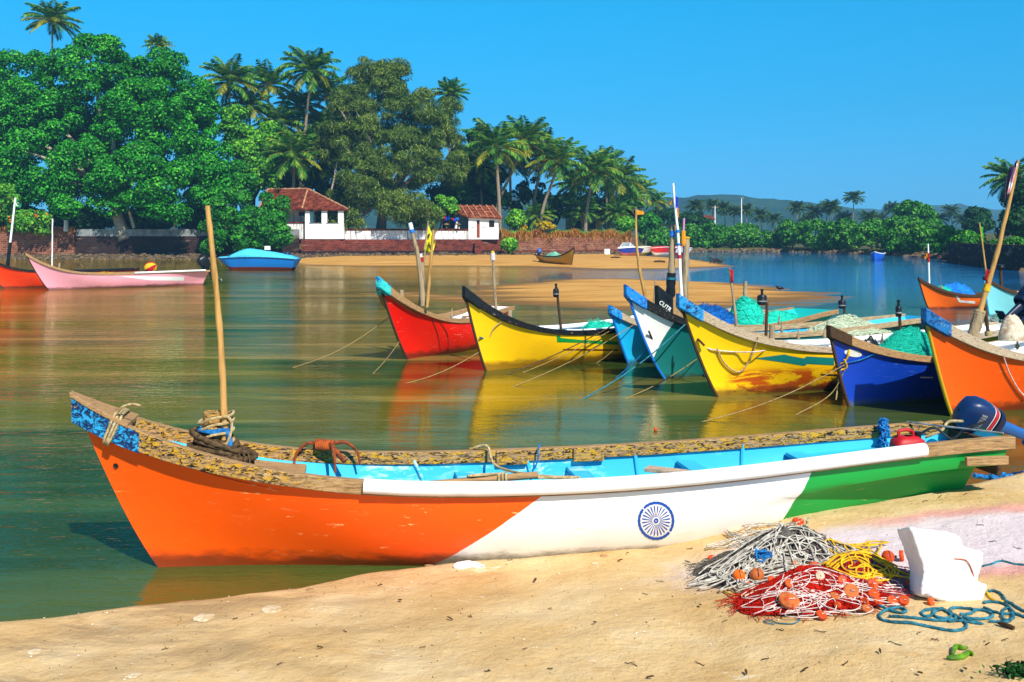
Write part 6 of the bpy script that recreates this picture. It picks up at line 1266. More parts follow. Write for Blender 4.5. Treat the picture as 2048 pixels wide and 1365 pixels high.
# ------------------------------------------------------------------ motor boats
def speedboat(label, c, yaw, L, B, H, hull, bottom, deckm, canopy=None, screen=False, z0=0.0, trim=None):
    rt = thing('speedboat', label, 'speedboat', (c[0], c[1], z0), R(yaw), 'speedboats')
    def sec(t, z): # half breadth at length t (0 bow .. 1 stern) and height 0..1
        b = B / 2 * min(1, (t / .42) ** .62) * (.35 + .65 * z ** .6) if t > 0 else 0
        return b
    T = [k / 20 for k in range(21)]
    def ring_(t, z):
        zz = z * H * (.88 + .20 * math.sin(math.pi * (.12 + .8 * t))) + (1 - z) * max(0, .12 - t) * H * 3.2; x = -L / 2 + L * t - .0 + (1 - z) * max(0, .35 - t) * L * .28
        if t > .85: x -= (t - .85) * L * .5 * (1 - z)
        return x, zz
    for nm, za, zb, mt in (('bottom', 0, .34, bottom), ('hull', .34, 1.0, hull)):
        mb = MB()
        rows = []
        for t in T:
            row = []
            for k in range(7):
                z = zb - (zb - za) * k / 6; x, zz = ring_(t, z); row.append(Vector((x, -max(.004, sec(t, z)), zz)))
            rows.append(row + [Vector((v.x, -v.y, v.z)) for v in reversed(row)] if nm == 'bottom' else row)
        if nm == 'bottom': mb.grid(rows)
        else:
            mb.grid(rows); mb.grid([[Vector((v.x, -v.y, v.z)) for v in r_] for r_ in rows]); mb.add([rows[-1][k] for k in range(7)] + [Vector((v.x, -v.y, v.z)) for v in reversed(rows[-1])], [tuple(range(14))])
        mb.build(nm, mt, rt, smooth=True, angle=50)
    mb = MB(); rows = []
    for t in T:
        x, zz = ring_(t, 1); b = sec(t, 1); rows.append([Vector((x, b * s_, zz + .03 + .10 * (1 - s_ * s_))) for s_ in (-1.03, -.7, -.35, 0, .35, .7, 1.03)])
    mb.grid(rows); mb.add(rows[-1], [tuple(range(7))]); o = mb.build('deck', deckm, rt, smooth=True); s_ = o.modifiers.new('s', 'SOLIDIFY'); s_.thickness = .03
    mb = MB()
    for sd in (-1, 1): mb.tube([Vector((ring_(t, 1)[0], sd * sec(t, 1) * 1.02, ring_(t, 1)[1])) for t in T], .028, 6)
    mb.build('rub_rail', trim or M['navy_dark'], rt, smooth=True)
    if canopy:
        mb = MB(); rows = []
        for i in range(17):
            t = .14 + .83 * i / 16; x, zz = ring_(t, 1); b = sec(t, 1) * .93; r_ = i / 16; h = H * .56 * sm(r_, -.12, .30) * (1 - .80 * max(0, (r_ - .30) / .70)) + .03; rows.append([Vector((x, b * s_, zz + .05 + h * (1 - abs(s_) ** 2.4) + .012 * noise.noise((x * 3, s_ * 4, 1)))) for s_ in [-1 + 2 * j / 10 for j in range(11)]])
        mb.grid(rows); o = mb.build('tarpaulin_cover', canopy, rt, smooth=True); s_ = o.modifiers.new('s', 'SOLIDIFY'); s_.thickness = .02
        mb = MB(); x, zz = ring_(.62, 1); mb.box((x, -.15, zz + H * .68), (.4, .3, .28), None, .9); mb.build('seat_back', M['white'], rt, bevel=.03)
        mb = MB(); mb.ball((L * .36, 0, H * 1.3), .22, 12, .8); mb.box((L * .44, 0, H * .9), (.16, .2, .6)); mb.build('engine', M['navy'], rt, smooth=True, angle=50)
    if screen:
        mb = MB(); x0_, zz = ring_(.34, 1); x1_, _ = ring_(.6, 1); hb_ = B * .36
        poly = [Vector((x0_, -hb_, zz + .05)), Vector((x0_ + .35, -hb_ * .8, zz + .5)), Vector((x0_ + .35, hb_ * .8, zz + .5)), Vector((x0_, hb_, zz + .05))]; mb.prism(poly, (.02, 0, 0)); mb.prism([poly[0], poly[1], Vector((x1_, -hb_ * .95, zz + .08))], (0, .02, 0)); mb.prism([poly[3], poly[2], Vector((x1_, hb_ * .95, zz + .08))], (0, -.02, 0)); mb.build('windscreen', simple('smoked screen', C('#aab6be'), C('#7f8c94'), 3, .1, 0, spec=.6), rt)
        for a, b in ((poly[0], poly[1]), (poly[1], poly[2]), (poly[2], poly[3]), (poly[1], Vector((x1_, -hb_ * .95, zz + .08))), (poly[2], Vector((x1_, hb_ * .95, zz + .08)))): mb = MB(); mb.tube([a, b], .03, 6); mb.build('screen_frame', M['white'], rt)
    return rt
sb = P(517, 0, 70); speedboat('bright blue motor boat under a light blue cover, afloat below the shrub', (sb.x, sb.y), 0, 5.6, 2.0, .95, paint('bright boat blue', C('#1c86ea'), C('#8ecaf5'), .2), paint('red boot', C('#7a2c20')), paint('pale blue deck', C('#56c4ee')), N_cov if False else netmat('light blue cover', C('#4cc0ea'), C('#2f9fd0'), 9), z0=-.12)
sp = [(1256, 109.0, 50, 3.9, 'blue hulled speedboat with a white deck and windscreen, dry on the sandbank', '#1d3fae', '#b8685a', '#f0f0f0', True), (1288, 112.0, 52, 3.3, 'white speedboat with a dull yellow bottom between two others on the sandbank', '#eceae2', '#8a8a2a', '#d8cfae', False), (1322, 111.0, 42, 3.8, 'red topped speedboat with a white bottom on the sandbank', '#d8281a', '#dcdcd8', '#d83020', False), (1352, 112.5, 40, 3.6, 'red and white striped speedboat last on the sandbank, behind the masts', '#e8e0e4', '#c83038', '#d85a6a', False)]
for px, d, yw_, L_, lb, h_, b_, dk, sc_ in sp:
    c = P(px, 0, d); speedboat(lb, (c.x, c.y), yw_, L_, 1.7, .85, paint('hull ' + lb[:9], C(h_), rough=.25), paint('bottom ' + lb[:9], C(b_)), paint('deck ' + lb[:9], C(dk), rough=.25), None, sc_, .22, M['white'])
c = P(1737, 0, 99); bt = Boat('rowing_boat', 'tiny bright blue boat with a white rim alone on the far water', (c.x + .1, c.y - 1.5), 62, None, L=3.4, ov=.15, zt=.86, zm=.66, zs=.7, B=.62, Bs=.55, hb=.06, hr=.06); bt.hull(hullmat('bright blue hull', C('#0f5fd0'), .02), M['blue_paint'], M['white'], M['blue_paint'])
# ================================================================== the net pile on the sand
PC = on_sand(1600, 1190)
def on_h(px, py, hf, z=.3):
    for _ in range(14):
        p = G(px, py, z); z = .5 * z + .5 * hf(p.x, p.y)
    return Vector((p.x, p.y, z))
c1, c2, c3 = on_sand(1572, 1135), on_sand(1625, 1198), on_sand(1712, 1165)
MOUNDS = ((c1, .44, .26, .25), (c2, .37, .22, .17), (c3, .27, .24, .17), (on_sand(1462, 1135), .22, .16, .09))
def pile_h(x, y):
    h = 0.0
    for c, rx, ry, a in MOUNDS:
        q = ((x - c.x) / rx) ** 2 + ((y - c.y) / ry) ** 2; h = max(h, a * math.exp(-q * 1.25))
    return SZ(x, y) + h
def net_mound(name, label, i, mat, sc, strands, sr, seed, amp=.022, ext=1.42):
    c, rx, ry, a = MOUNDS[i]; mb = MB(); rows = []; rg = random.Random(seed)
    for k in range(19):
        r_ = max(.01, k / 18 * ext); row = []
        for j in range(64):
            t = 2 * math.pi * j / 64; w_ = r_ * (1 + .16 * noise.noise((math.cos(t) * 1.6 + seed, math.sin(t) * 1.6, 0))); x = c.x + math.cos(t) * rx * w_; y = c.y + math.sin(t) * ry * w_
            z = SZ(x, y) + a * math.exp(-1.25 * r_ * r_) * (1 + .35 * noise.noise((x * 9, y * 9, seed))) + amp * noise.fractal(Vector((x * 22, y * 22, seed)), 1, 2, 3) * (ext + .1 - r_) - .012 - .02 * max(0, r_ - ext + .22)
            row.append(Vector((x, y, z)))
        rows.append(row)
    mb.grid(rows, True)
    for q in range(strands):
        r_ = rg.random() ** .6 * 1.25; t = rg.uniform(0, 6.28); a0 = Vector((c.x + math.cos(t) * rx * r_, c.y + math.sin(t) * ry * r_, 0)); dv = Vector((rg.uniform(-1, 1), rg.uniform(-.7, .7), 0)).normalized() * rg.uniform(.04, .16); pts = []
        for k in range(5):
            p = a0 + dv * (k / 4) + Vector((rg.uniform(-.02, .02), rg.uniform(-.02, .02), 0)); pts.append(Vector((p.x, p.y, pile_h(p.x, p.y) + .004 + .016 * math.sin(math.pi * k / 4) * rg.random())))
        mb.tube(cr(pts, 3), sr, 4, False)
    return tag(mb.build(name, mat, smooth=True, angle=180, origin=c, fix=False), label, 'fishing net')
N_grey = netmat('grey white net', C('#7a766e'), C('#1e1c1c'), 70)
net_mound('grey_net', 'grey and white fishing net at the top left of the pile on the beach', 0, N_grey, 60, 420, .0028, 3)
net_mound('red_net', 'bright red fishing net at the front of the pile on the beach', 1, N_red, 60, 1300, .0020, 4, .045, 1.22)
net_mound('violet_net', 'dull violet net under the yellow rope beside the foam block', 2, netmat('violet net', C('#b890a0'), C('#5a3a48'), 60), 60, 260, .0022, 5)
net_mound('grey_net', 'low grey net tongue trailing off the left end of the pile on the beach', 3, N_grey, 60, 160, .0024, 6)
def loops(name, label, region, n, r, mat, seed, lo=.05, hi=.22, lift=.02, cat='rope', tw=0, squash=.6):
    """one long rope thrown in loops over the pile; region: (px, py, rx, ry) in frame pixels"""
    rg = random.Random(seed); mb = MB(); pts = []
    px, py, rx, ry = region
    for k in range(n):
        a = rg.uniform(0, 6.28); q = rg.random() ** .5; g = on_h(px + rx * q * math.cos(a), py + ry * q * math.sin(a), pile_h); R_ = rg.uniform(lo, hi); a0 = rg.uniform(0, 6.28); sp = rg.choice((-1, 1)) * rg.uniform(2.4, 6.6); el = rg.uniform(.5, 1)
        ph = rg.uniform(0, 3)
        for j in range(8):
            t = a0 + sp * j / 7; x = g.x + math.cos(t) * R_; y = g.y + math.sin(t) * R_ * squash * el; pts.append(Vector((x, y, 0)))
    sm_ = cr(pts, 4); out = [Vector((p.x, p.y, pile_h(p.x, p.y) + r + lift * (.5 + .5 * noise.noise((i * .11, seed, 0))))) for i, p in enumerate(sm_)]
    mb.tube(out, r, 6, True, tw); return tag(mb.build(name, M[mat], smooth=True, angle=180, origin=out[0], fix=False), label, cat)
loops('grey_rope', 'thick pale grey rope thrown in loops over the grey net of the pile', (1565, 1105, 125, 48), 44, .0041, 'rope_grey', 11, .07, .27, .04, tw=60)
loops('grey_rope', 'second pale rope tangled low at the left end of the pile', (1480, 1150, 70, 40), 14, .005, 'rope_grey', 12, .04, .16, .02, tw=60)
loops('white_rope', 'thin white rope looped many times over the red net', (1622, 1192, 125, 44), 26, .0028, 'rope_white', 13, .04, .17, .025)
loops('white_rope', 'thin white rope at the right foot of the pile, near the foam block', (1740, 1190, 60, 34), 10, .0034, 'rope_white', 14, .03, .11, .02)
loops('yellow_rope', 'bright yellow rope looped over the right half of the pile', (1715, 1125, 62, 42), 16, .0058, 'rope_yellow', 15, .05, .19, .03)
def path(name, label, pix, r, mat, hf=SZ, cat='rope', lift=0.0, group=None, tw=0, name_group=None):
    pts = cr([on_h(a, b, hf) for a, b in pix], 6); pts = [Vector((p.x, p.y, hf(p.x, p.y) + r * .9 + lift * (.5 + .5 * noise.noise((i * .2, r * 99, 1))))) for i, p in enumerate(pts)]
    mb = MB(); mb.tube(pts, r, 8, True, tw); return tag(mb.build(name, M[mat], smooth=True, angle=180, origin=pts[0], fix=False), label, cat, group)
cv = lambda L, ox, oy, k: [(ox + a / k, oy + b / k) for a, b in L]
path('yellow_rope', 'small yellow rope end lying on the sand at the left foot of the pile', cv([(560, 640), (500, 690), (400, 695), (310, 670), (310, 640), (400, 628), (450, 640)], 1380, 1030, 4.267), .006, 'rope_yellow', pile_h)
path('teal_rope', 'thin teal rope end trailing left from the front foot of the pile', cv([(980, 830), (945, 870), (930, 905), (870, 935), (760, 930), (690, 905), (640, 905), (650, 925), (720, 940)], 1380, 1030, 4.267), .0035, 'rope_teal', pile_h)
path('teal_rope', 'teal rope curving down from the foam block over the right side of the pile', cv([(1760, 365), (1660, 395), (1560, 460), (1505, 560), (1515, 660), (1570, 745), (1690, 815), (1800, 845), (1845, 825), (1790, 800), (1690, 815), (1620, 860), (1640, 905), (1760, 925), (1900, 930)], 1380, 1030, 4.267), .0075, 'rope_teal', pile_h, tw=45)
k6 = 6.07
path('teal_rope', 'long teal rope loop nearest the viewer in front of the foam block', cv([(-20, 640), (60, 652), (140, 655), (270, 665), (400, 690), (560, 722), (700, 748), (830, 752), (910, 725), (930, 680), (880, 620), (800, 570), (730, 520), (760, 478), (880, 480), (1000, 490), (1020, 520), (940, 555), (850, 555)], 1780, 1140, k6), .0080, 'rope_teal', tw=45)
path('teal_rope', 'teal rope coiled in small ovals below the foam block', cv([(-15, 580), (130, 585), (300, 600), (430, 615), (560, 628), (720, 630), (800, 600), (740, 550), (640, 500), (520, 490), (410, 510), (390, 550), (440, 580), (520, 560), (560, 510), (660, 500), (740, 560), (700, 605), (600, 595), (530, 560), (540, 510), (640, 480)], 1780, 1140, k6), .0080, 'rope_teal', tw=45)
path('teal_rope', 'teal rope running right from the oval coil towards the edge', cv([(700, 640), (860, 635), (1000, 655), (1120, 672), (1000, 640), (890, 590), (1030, 610), (1150, 610), (1240, 580), (1230, 540), (1130, 505), (1020, 500)], 1780, 1140, k6), .0080, 'rope_teal', tw=45)
path('teal_rope', 'teal rope arching behind the foam block at the right edge', cv([(1190, 275), (1250, 268), (1320, 290), (1370, 330), (1410, 395), (1480, 425), (1560, 480), (1640, 520), (1800, 560)], 1780, 1140, k6), .0080, 'rope_teal', tw=45)
path('teal_rope', 'teal rope with a small round loop near the brown stick', cv([(1140, 470), (1260, 520), (1370, 548), (1480, 550), (1500, 590), (1450, 628), (1390, 620), (1360, 570), (1380, 500), (1430, 478), (1480, 500), (1490, 570), (1440, 640), (1330, 645), (1200, 640)], 1780, 1140, k6), .0075, 'rope_teal', tw=45)
path('teal_rope', 'lowest teal rope leaving the view at the right edge beside the brown stick', cv([(1130, 415), (1230, 402), (1340, 415), (1430, 450), (1500, 530), (1600, 575), (1720, 600), (1900, 600)], 1780, 1140, k6), .0080, 'rope_teal', tw=45)
path('teal_rope', 'thin teal rope on the pale violet sand behind the foam block', [(1950, 1137), (1975, 1132), (2000, 1124), (2030, 1130), (2075, 1133)], .006, 'rope_teal', tw=45)
path('yellow_rope', 'short frayed yellow rope tied to the teal rope right of the foam block', cv([(1180, 290), (1200, 330), (1240, 370), (1300, 400), (1380, 405)], 1780, 1140, k6), .008, 'rope_yellow')
# floats
GF = 'net floats in the pile on the beach'
def fball(label, px, py, r, mat):
    c = on_h(px, py + r * .5, pile_h); r *= .66; R_ = r * c.y / FPX; c.z += R_ * .6; rt = thing('net_float', label, 'float', c, 0, GF)
    mb = MB(); mb.lathe([(max(.001, R_ * math.sin(math.pi * i / 14)), -R_ * math.cos(math.pi * i / 14) * (1 if 1 < i < 13 else .93)) for i in range(15)], 22, c); mb.build('shell', M[mat], rt, True, smooth=True)
    mb = MB(); mb.tube(cr([c + Vector((0, -R_ * .3, R_ * 1.0)), c + Vector((0, -R_ * .8, R_ * .72)), c + Vector((.0, -R_ * 1.03, R_ * .2))], 5), R_ * .07, 6); mb.build('cord', M['rope_dark'], rt, True, smooth=True)
def fdisc(label, px, py, r, mat, tilt=0.0, yaw=0.0, h=.6):
    c = on_h(px, py, pile_h); r *= .64; R_ = r * c.y / FPX; c.z += R_ * (.25 + .5 * abs(math.sin(R(tilt)))); rt = thing('net_float', label, 'float', c, 0, GF)
    Q = Matrix.Rotation(R(yaw), 3, 'Z') @ Matrix.Rotation(R(tilt), 3, 'X'); H = R_ * h * .5
    mb = MB(); mb.lathe([(R_ * .16, -H), (R_ * .85, -H), (R_ * .98, -H * .6), (R_, -H * .1), (R_ * .96, 0), (R_, H * .1), (R_ * .98, H * .6), (R_ * .85, H), (R_ * .16, H), (R_ * .14, 0), (R_ * .16, -H)], 22, c, Q); mb.build('disc', M[mat], rt, True, smooth=True, angle=35)
    mb = MB(); mb.tube([c + Q @ Vector((0, 0, -H * 1.5)), c + Q @ Vector((0, 0, H * 1.2)), c + Q @ Vector((R_ * .5, -R_ * .1, H * 1.5))], R_ * .06, 6); mb.build('cord', M['rope_white'], rt, True, smooth=True)
fball('bright orange round float at the left of the pile, beside a browner one', 1478, 1150, 19, 'float_orange')
fball('largest round float, brownish orange, on the left half of the pile', 1514, 1149, 22, 'float_brown')
fball('round orange float touching the foam block, near the top of the pile', 1776, 1112, 19, 'float')
fdisc('double orange disc float lying flat at the very top of the pile', 1596, 1047, 18, 'float', 4, 0, .9)
fdisc('orange disc float tilted up in the middle of the grey rope', 1632, 1081, 19, 'float', 35, 20, .6)
fdisc('small orange disc float wrapped in grey cord at the far left of the pile', 1424, 1120, 13, 'float', 20, 0)
fdisc('pale ring shaped float in the middle of the red net', 1640, 1159, 15, 'float_pale', 68, 10, .5)
fdisc('big oval faded float at the front left of the red net', 1578, 1212, 33, 'float_brown', 25, 10, .5)
fdisc('orange disc float at the very front of the pile', 1643, 1236, 18, 'float', 25, 30)
fdisc('large faded disc float low in the right half of the red net', 1702, 1192, 24, 'float_brown', 45, -20, .5)
fdisc('orange disc float standing on edge against the foam block', 1803, 1120, 17, 'float', 85, 70, .8)
fdisc('orange disc float left in the front row below the foam block', 1757, 1208, 16, 'float', 30, 0)
fdisc('orange disc float middle in the front row below the foam block', 1785, 1208, 17, 'float', 35, 10)
fdisc('orange disc float right in the front row below the foam block', 1808, 1207, 16, 'float', 50, -30)
fdisc('orange disc float alone on the sand under the foam block corner', 1862, 1210, 13, 'float', 70, 30, .9)
fdisc('orange disc float between the grey rope and the red net', 1630, 1143, 20, 'float', 40, 0)
fdisc('brown disc float half buried at the seam of the grey and red nets', 1592, 1133, 15, 'float_brown', 30, 40)
fdisc('small orange float under the two round floats', 1496, 1172, 11, 'float', 20, 0)
fdisc('orange disc float at the left corner of the red net', 1542, 1166, 12, 'float', 70, 30)
fdisc('orange disc float in the red net below the yellow rope', 1745, 1176, 18, 'float', 50, 10)
fdisc('small dark orange float in the shadow of the foam block', 1818, 1172, 11, 'float', 60, 0)
rg = random.Random(77)
for k in range(12):                                                # floats half buried among the red folds
    px, py = 1560 + rg.random() * 230, 1160 + rg.random() * 66
    fdisc('orange float half buried in the folds of the red net', px, py, rg.uniform(11, 19), ('float', 'float_brown', 'float')[k % 3], rg.uniform(10, 80), rg.uniform(-60, 60), .6)
mb = MB(); rg = random.Random(9); c = on_h(1525, 1118, pile_h) + Vector((0, 0, .03))
for q in range(10): mb.tube(cr([c + Vector((rg.uniform(-.06, .06), rg.uniform(-.04, .04), rg.uniform(-.03, .03) )) for _ in range(5)], 4), .005, 5)
tag(mb.build('blue_tie', M['rope_blue'], smooth=True, origin=c), 'bright blue cord knotted into the grey net', 'cord')
# foam block
def foam(name, label, poly, d, th, lean, seed, col='styro'):
    pts = [P(a, b, d) for a, b in poly]; mb = MB(); off = Vector((th * lean, th, -th * .33)); bm = bmesh.new()
    f = bm.faces.new([bm.verts.new(p) for p in pts]); r_ = bmesh.ops.extrude_face_region(bm, geom=[f]); bmesh.ops.translate(bm, vec=off, verts=[v for v in r_['geom'] if isinstance(v, bmesh.types.BMVert)])
    bmesh.ops.recalc_face_normals(bm, faces=bm.faces); bmesh.ops.bevel(bm, geom=list(bm.edges), offset=.014, segments=3, affect='EDGES', profile=.5); bmesh.ops.triangulate(bm, faces=bm.faces)
    for _ in range(4): bmesh.ops.subdivide_edges(bm, edges=[e for e in bm.edges if e.calc_length() > .016], cuts=1)
    bmesh.ops.triangulate(bm, faces=bm.faces); bm.normal_update()
    for v in bm.verts:
        k = noise.fractal(v.co * 11, 1, 2, 4) * .006 + noise.fractal(v.co * 55, 1, 2, 3) * .0022; v.co += v.normal * k
    pass
    me = bpy.data.meshes.new(name); bm.to_mesh(me); bm.free(); o = link(name, me, M[col], smooth=True); c = pts[0]; me.transform(Matrix.Translation(-c)); o.location = c; return tag(o, label, 'foam block')
FD = on_sand(1880, 1205).y
foam('foam_block', 'big broken stepped block of white foam on the beach beside the net pile', [(1819, 1054), (1862, 1060), (1908, 1066), (1922, 1075), (1925, 1094), (1968, 1103), (1966, 1130), (1954, 1163), (1976, 1171), (1970, 1195), (1957, 1220), (1900, 1206), (1842, 1191), (1843, 1170), (1848, 1150), (1844, 1130), (1833, 1095)], FD, .24, .06, 3)
mb = MB(); mb.tube(cr([P(1908, 1118, FD + .002), P(1932, 1121, FD - .006), P(1943, 1138, FD - .006), P(1949, 1158, FD + .002)], 6), .003, 6); tag(mb.build('orange_cord', M['float'], smooth=True, origin=P(1908, 1118, FD)), 'thin orange cord hanging across the white foam block', 'cord')
c = on_sand(938, 1138)
foam('foam_lump', 'white foam lump lying on the sand edge below the orange and white hull', [(905, 1134), (912, 1126), (935, 1121), (960, 1126), (972, 1134), (968, 1139), (935, 1138), (915, 1141)], c.y, .10, -.03, 5)
# small things on the sand
def flat_disc(name, label, px, py, r, mat, cat, th=.008):
    c = on_sand(px, py); R_ = r * c.y / FPX; mb = MB(); mb.lathe([(.001, th), (R_ * .3, th * .7), (R_ * .7, th), (R_ * .95, th * .7), (R_, 0), (R_ * .9, -.004)], 20, (0, 0, 0)); o = mb.build(name, mat, smooth=True); o.location = c + Vector((0, 0, .003)); return tag(o, label, cat)
W_shell = simple('bleached shell', C('#dccdb0'), C('#b39a70'), 30, .8, .4, 60, .004)
flat_disc('shell_disc', 'flat pale round shell on the left part of the beach', 543, 1220, 20, W_shell, 'shell')
def lump(name, label, px, py, r, mat, cat, group=None, seed=1, flat=.5):
    c = on_sand(px, py); R_ = r * c.y / FPX; mb = MB(); rows = []
    for i in range(7): rows.append([Vector((math.cos(a), math.sin(a), 0)) * R_ * max(.01, math.sin(math.pi * i / 6)) * (1 + .35 * noise.noise((math.cos(a) * 1.5 + seed, math.sin(a) * 1.5, i * .4))) + Vector((0, 0, -R_ * flat * math.cos(math.pi * i / 6) + R_ * flat * .5)) for a in [2 * math.pi * k / 12 for k in range(12)]])
    mb.grid(rows, True); o = mb.build(name, mat, smooth=True); o.location = c; return tag(o, label, cat, group)
for k, (px, py, r, lb) in enumerate(((408, 1237, 22, 'pale crumbled shell heap left of the flat round shell'), (70, 1304, 14, 'whitish stone near the left bottom of the beach'), (268, 1352, 13, 'pale stone at the bottom edge, left part of the beach'), (1183, 1323, 7, 'small round pebble near the middle of the bottom edge'), (1208, 1113, 9, 'tan shell near the foot of the white hull'), (858, 1132, 9, 'tan crust lump left of the white foam lump'), (1190, 1128, 7, 'violet white chip near the foot of the white hull'), (620, 1180, 8, 'reddish brown chip at the water edge'))):
    lump('stone' if 'shell' not in lb else 'shell', lb, px, py, r, W_shell if k not in (7, 4, 5) else M['wood'], 'stone' if 'shell' not in lb else 'shell', None, k, .16)
M['twig'] = simple('twig', C('#4a3a28'), C('#241a12'), 20, .9, .3, 60, .004)
rg = random.Random(21)
TW = [(1262, 1330, 16), (1215, 1098, 8), (1020, 1122, 7), (940, 1236, 6), (1640, 1266, 14), (1790, 1290, 16), (1560, 1262, 10), (1450, 1245, 8), (1838, 1268, 8), (1870, 1282, 9), (1865, 1282, 6), (845, 1297, 8), (1100, 1220, 6), (1320, 1165, 9), (1290, 1190, 8), (975, 1345, 8), (1400, 1330, 12), (1530, 1320, 10), (760, 1172, 6), (470, 1240, 6), (1975, 1290, 8), (2010, 1282, 9), (1960, 1052, 8), (1985, 1085, 9), (2035, 1098, 9), (1690, 1330, 10), (690, 1265, 7), (330, 1300, 8), (1100, 1340, 7), (2020, 1325, 8), (1380, 1100, 8), (1880, 995, 9), (1850, 1004, 12), (1930, 990, 7), (560, 1330, 7), (1050, 1300, 6)]
for i, (px, py, L_) in enumerate(TW):
    c = on_sand(px, py); L_ = L_ * c.y / FPX * 1.6; a = rg.uniform(-.7, .7); v = Vector((math.cos(a), math.sin(a) * 1.4, 0)) * L_; pts = []
    for k in range(5): p = c + v * (k / 4 - .5) + Vector((0, rg.uniform(-.12, .12) * L_, 0)); pts.append(Vector((p.x, p.y, SZ(p.x, p.y) + .004 + rg.random() * .006)))
    mb = MB(); r_ = rg.uniform(.0016, .0030); mb.tube(cr(pts, 3), r_, 5)
    if i % 3 == 0: mb.tube([pts[2], pts[2] + Vector((L_ * .18, -L_ * .22, .012)), pts[2] + Vector((L_ * .3, -L_ * .3, .006))], r_ * .7, 5)
    tag(mb.build('twig', M['twig'], smooth=True, origin=c), 'thin dark twig lying on the bare sand', 'twig', 'twigs scattered on the beach')
DL = simple('dead leaf', C('#5a4426'), C('#33241a'), 20, .9, .2)
for i, (px, py) in enumerate(((1240, 1125), (1375, 1128), (1300, 1360), (1760, 1308), (1840, 1352), (1610, 1345), (1255, 1110), (900, 1242), (640, 1300), (1190, 1250), (1930, 1344), (1492, 1350), (1400, 1215), (1070, 1165), (800, 1205))):
    c = on_sand(px, py); s = rg.uniform(.008, .015); mb = MB(); a = rg.uniform(0, 6); d_ = Vector((math.cos(a), math.sin(a), 0)); b_ = Vector((-d_.y, d_.x, 0)); mb.grid([[c + d_ * s * (u - 1) * 1.6 + b_ * s * w_ * math.sin(math.pi * (u + .3) / 2.6) + Vector((0, 0, .006 + .008 * abs(w_) + .006 * u)) for w_ in (-.7, 0, .7)] for u in (0, .5, 1, 1.5, 2)])
    o = mb.build('dead_leaf', DL, smooth=True, origin=c); m_ = o.modifiers.new('s', 'SOLIDIFY'); m_.thickness = .002; tag(o, 'small curled brown dead leaf on the sand', 'leaf', 'dead leaves scattered on the beach')
# fine grit and shell bits
rng = np.random.default_rng(33); N = 3000; xs = rng.uniform(-5.5, 5.2, N); ys = np.interp(xs, SX, SY) - rng.uniform(.04, 4.2, N) ** 1.0; zs = sand_h(xs, ys) + .002
nr = np.stack([rng.normal(size=N) * .4, rng.normal(size=N) * .4, np.ones(N)], 1); nr /= np.linalg.norm(nr, axis=1, keepdims=True)
gm = Nodes('shell grit'); gc = gm.ramp(gm.n('ShaderNodeNewGeometry').outputs['Random Per Island'], [(0, C('#3a2a1c')), (.45, C('#6a4e30')), (.62, C('#b08a58')), (.8, C('#efe4cc')), (1, C('#fbf6ea'))]); gm.set(gc, .9)
tag(link('grit', fast_mesh('grit', leaf_quads(np.stack([xs, ys, zs + .003], 1), nr, .012, .007, rng), 4), gm.mat, smooth=False), 'fine dark and pale grit sprinkled on the sand', 'grit', None, 'stuff')
# green pods, seaweed, brown stick
c = on_sand(1920, 1308); PG = simple('green pod', C('#6a9a1c'), C('#2f5a12'), 14, .5, .3, 40, .006)
rt = thing('seed_pod', 'pair of curled green seed pods lying on the sand at the bottom right', 'seed pod', c)
for pix, r_ in ((((1893, 1320), (1905, 1321), (1925, 1318), (1938, 1310), (1948, 1314)), .013), (((1906, 1315), (1909, 1302), (1916, 1298), (1926, 1301), (1936, 1300)), .012)):
    pts = cr([on_sand(*q) + Vector((0, 0, .012)) for q in pix], 6); mb = MB(); mb.tube(pts, lambda t: r_ * (.25 + .9 * math.sin(math.pi * min(1, t * .9 + .08)) ** .7), 8); mb.build('pod', PG, rt, True, smooth=True)
rng = np.random.default_rng(44); c = on_sand(2040, 1345); N = 900
q = np.stack([c.x + rng.normal(size=N) * .075 + .05, c.y + rng.normal(size=N) * .035 - .02, np.full(N, c.z) + rng.random(N) * .035], 1); nr = rng.normal(size=(N, 3)) + np.array([0, 0, .8]); nr /= np.linalg.norm(nr, axis=1, keepdims=True)
me = fast_mesh('seaweed', leaf_quads(q, nr, .032, .014, rng), 4); me.transform(Matrix.Translation(-c)); o = tag(link('seaweed', me, L_dark, smooth=False), 'dark green clump of washed up seaweed in the bottom right corner', 'seaweed'); o.location = c
c = on_sand(2013, 1256); pts = [on_sand(1996, 1251) + Vector((0, 0, .012)), c + Vector((0, 0, .014)), on_sand(2028, 1261) + Vector((0, 0, .012))]; mb = MB(); mb.tube(cr(pts, 4), [.006, .009, .011, .012, .012, .012, .012, .011, .009], 8); tag(mb.build('stick', M['wood_dark'], smooth=True, angle=40, origin=c), 'short thick brown stick on the sand below the teal ropes at the right edge', 'stick')
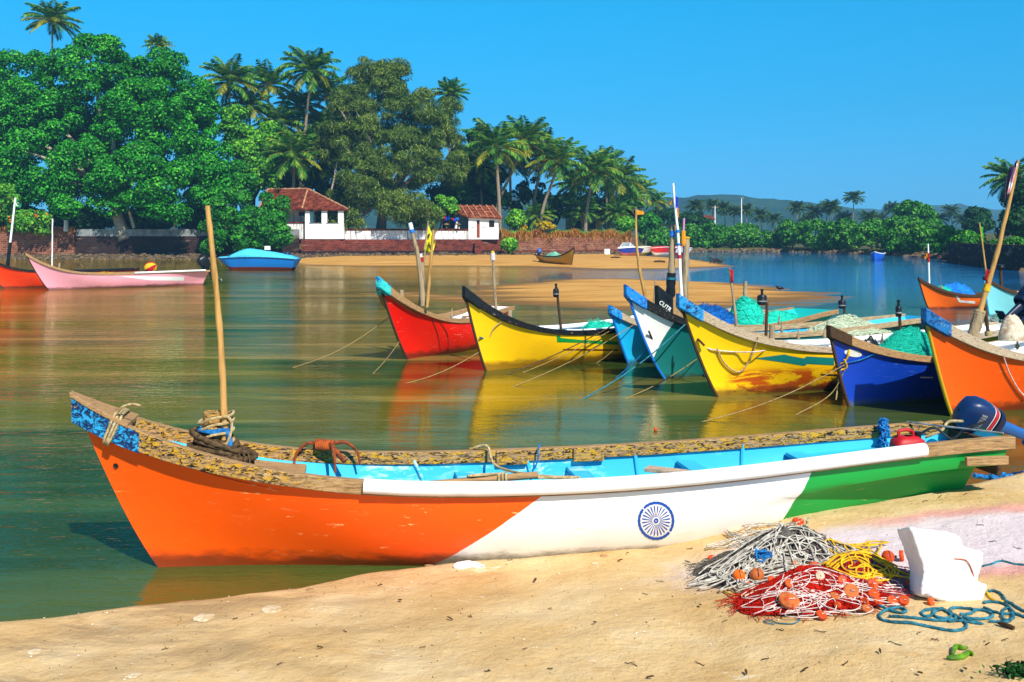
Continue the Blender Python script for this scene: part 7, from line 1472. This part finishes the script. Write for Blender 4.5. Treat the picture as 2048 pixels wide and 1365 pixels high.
# bird at the tip of the sandbar, driftwood
c = G(1558, 583); mb = MB(); b = c + Vector((0, 0, .02))
mb.tube(cr([b + Vector((.24, 0, .10)), b + Vector((.15, 0, .115)), b + Vector((.05, 0, .13)), b + Vector((-.06, 0, .15)), b + Vector((-.11, 0, .19)), b + Vector((-.14, 0, .21)), b + Vector((-.20, 0, .20))], 4), lambda t: .008 + .06 * max(0, math.sin(math.pi * min(1, t * 1.28 + .02))) ** 1.2 + (.028 if .72 < t < .86 else 0), 10)
for s_ in (-.02, .02): mb.tube([b + Vector((.02, s_, .08)), b + Vector((.03, s_, .03)), b + Vector((.02, s_, -.03))], .006, 5)
tag(mb.build('bird', M['black'], smooth=True, origin=c), 'small dark bird standing in the shallows at the tip of the sandbar', 'bird')
rg = random.Random(6); c = G(1432, 527.5, .12); mb = MB()
for q in range(16): a = c + Vector((rg.uniform(-.6, .5), rg.uniform(-.2, .2), 0)); mb.tube(cr([a, a + Vector((rg.uniform(-.4, .4), 0, rg.uniform(.1, .35))), a + Vector((rg.uniform(-.8, .8), 0, rg.uniform(.1, .6)))], 4), .025, 5)
tag(mb.build('driftwood', M['twig'], smooth=True, origin=c), 'tangle of driftwood branches on the right tip of the far sandbank', 'driftwood')
for px, py, lb in ((1318, 524, 'dark plank lying flat on the far sandbank below the speedboats'), (1230, 516, 'dark branch on the sandbank left of the blue hulled speedboat')):
    c = G(px, py, .3); mb = MB(); mb.tube([c + Vector((-.4, 0, .02)), c + Vector((0, .1, .06)), c + Vector((.5, .0, .02))], .07, 6); tag(mb.build('driftwood', M['twig'], smooth=True, origin=c), lb, 'driftwood')
c = G(1214, 508, .5); mb = MB(); mb.box((0, 0, 0), (.6, .4, .6)); o = tag(mb.build('white_box', M['white'], bevel=.06), 'small white box at the foot of the brown wall', 'box'); o.location = c + Vector((0, 0, .2))
# ================================================================== air
HZ = .00050
hz = bpy.data.materials.new('haze air'); hz.use_nodes = True; t_ = hz.node_tree; t_.nodes.remove(t_.nodes['Principled BSDF']); pv = t_.nodes.new('ShaderNodeVolumePrincipled')
pv.inputs['Color'].default_value = (.24, .62, 1.0, 1); pv.inputs['Density'].default_value = HZ; pv.inputs['Anisotropy'].default_value = .0; t_.links.new(pv.outputs[0], t_.nodes['Material Output'].inputs['Volume'])
mb = MB(); mb.box((100, 745, 44), (3400, 1600, 96)); o = tag(mb.build('haze', hz), kind='stuff')
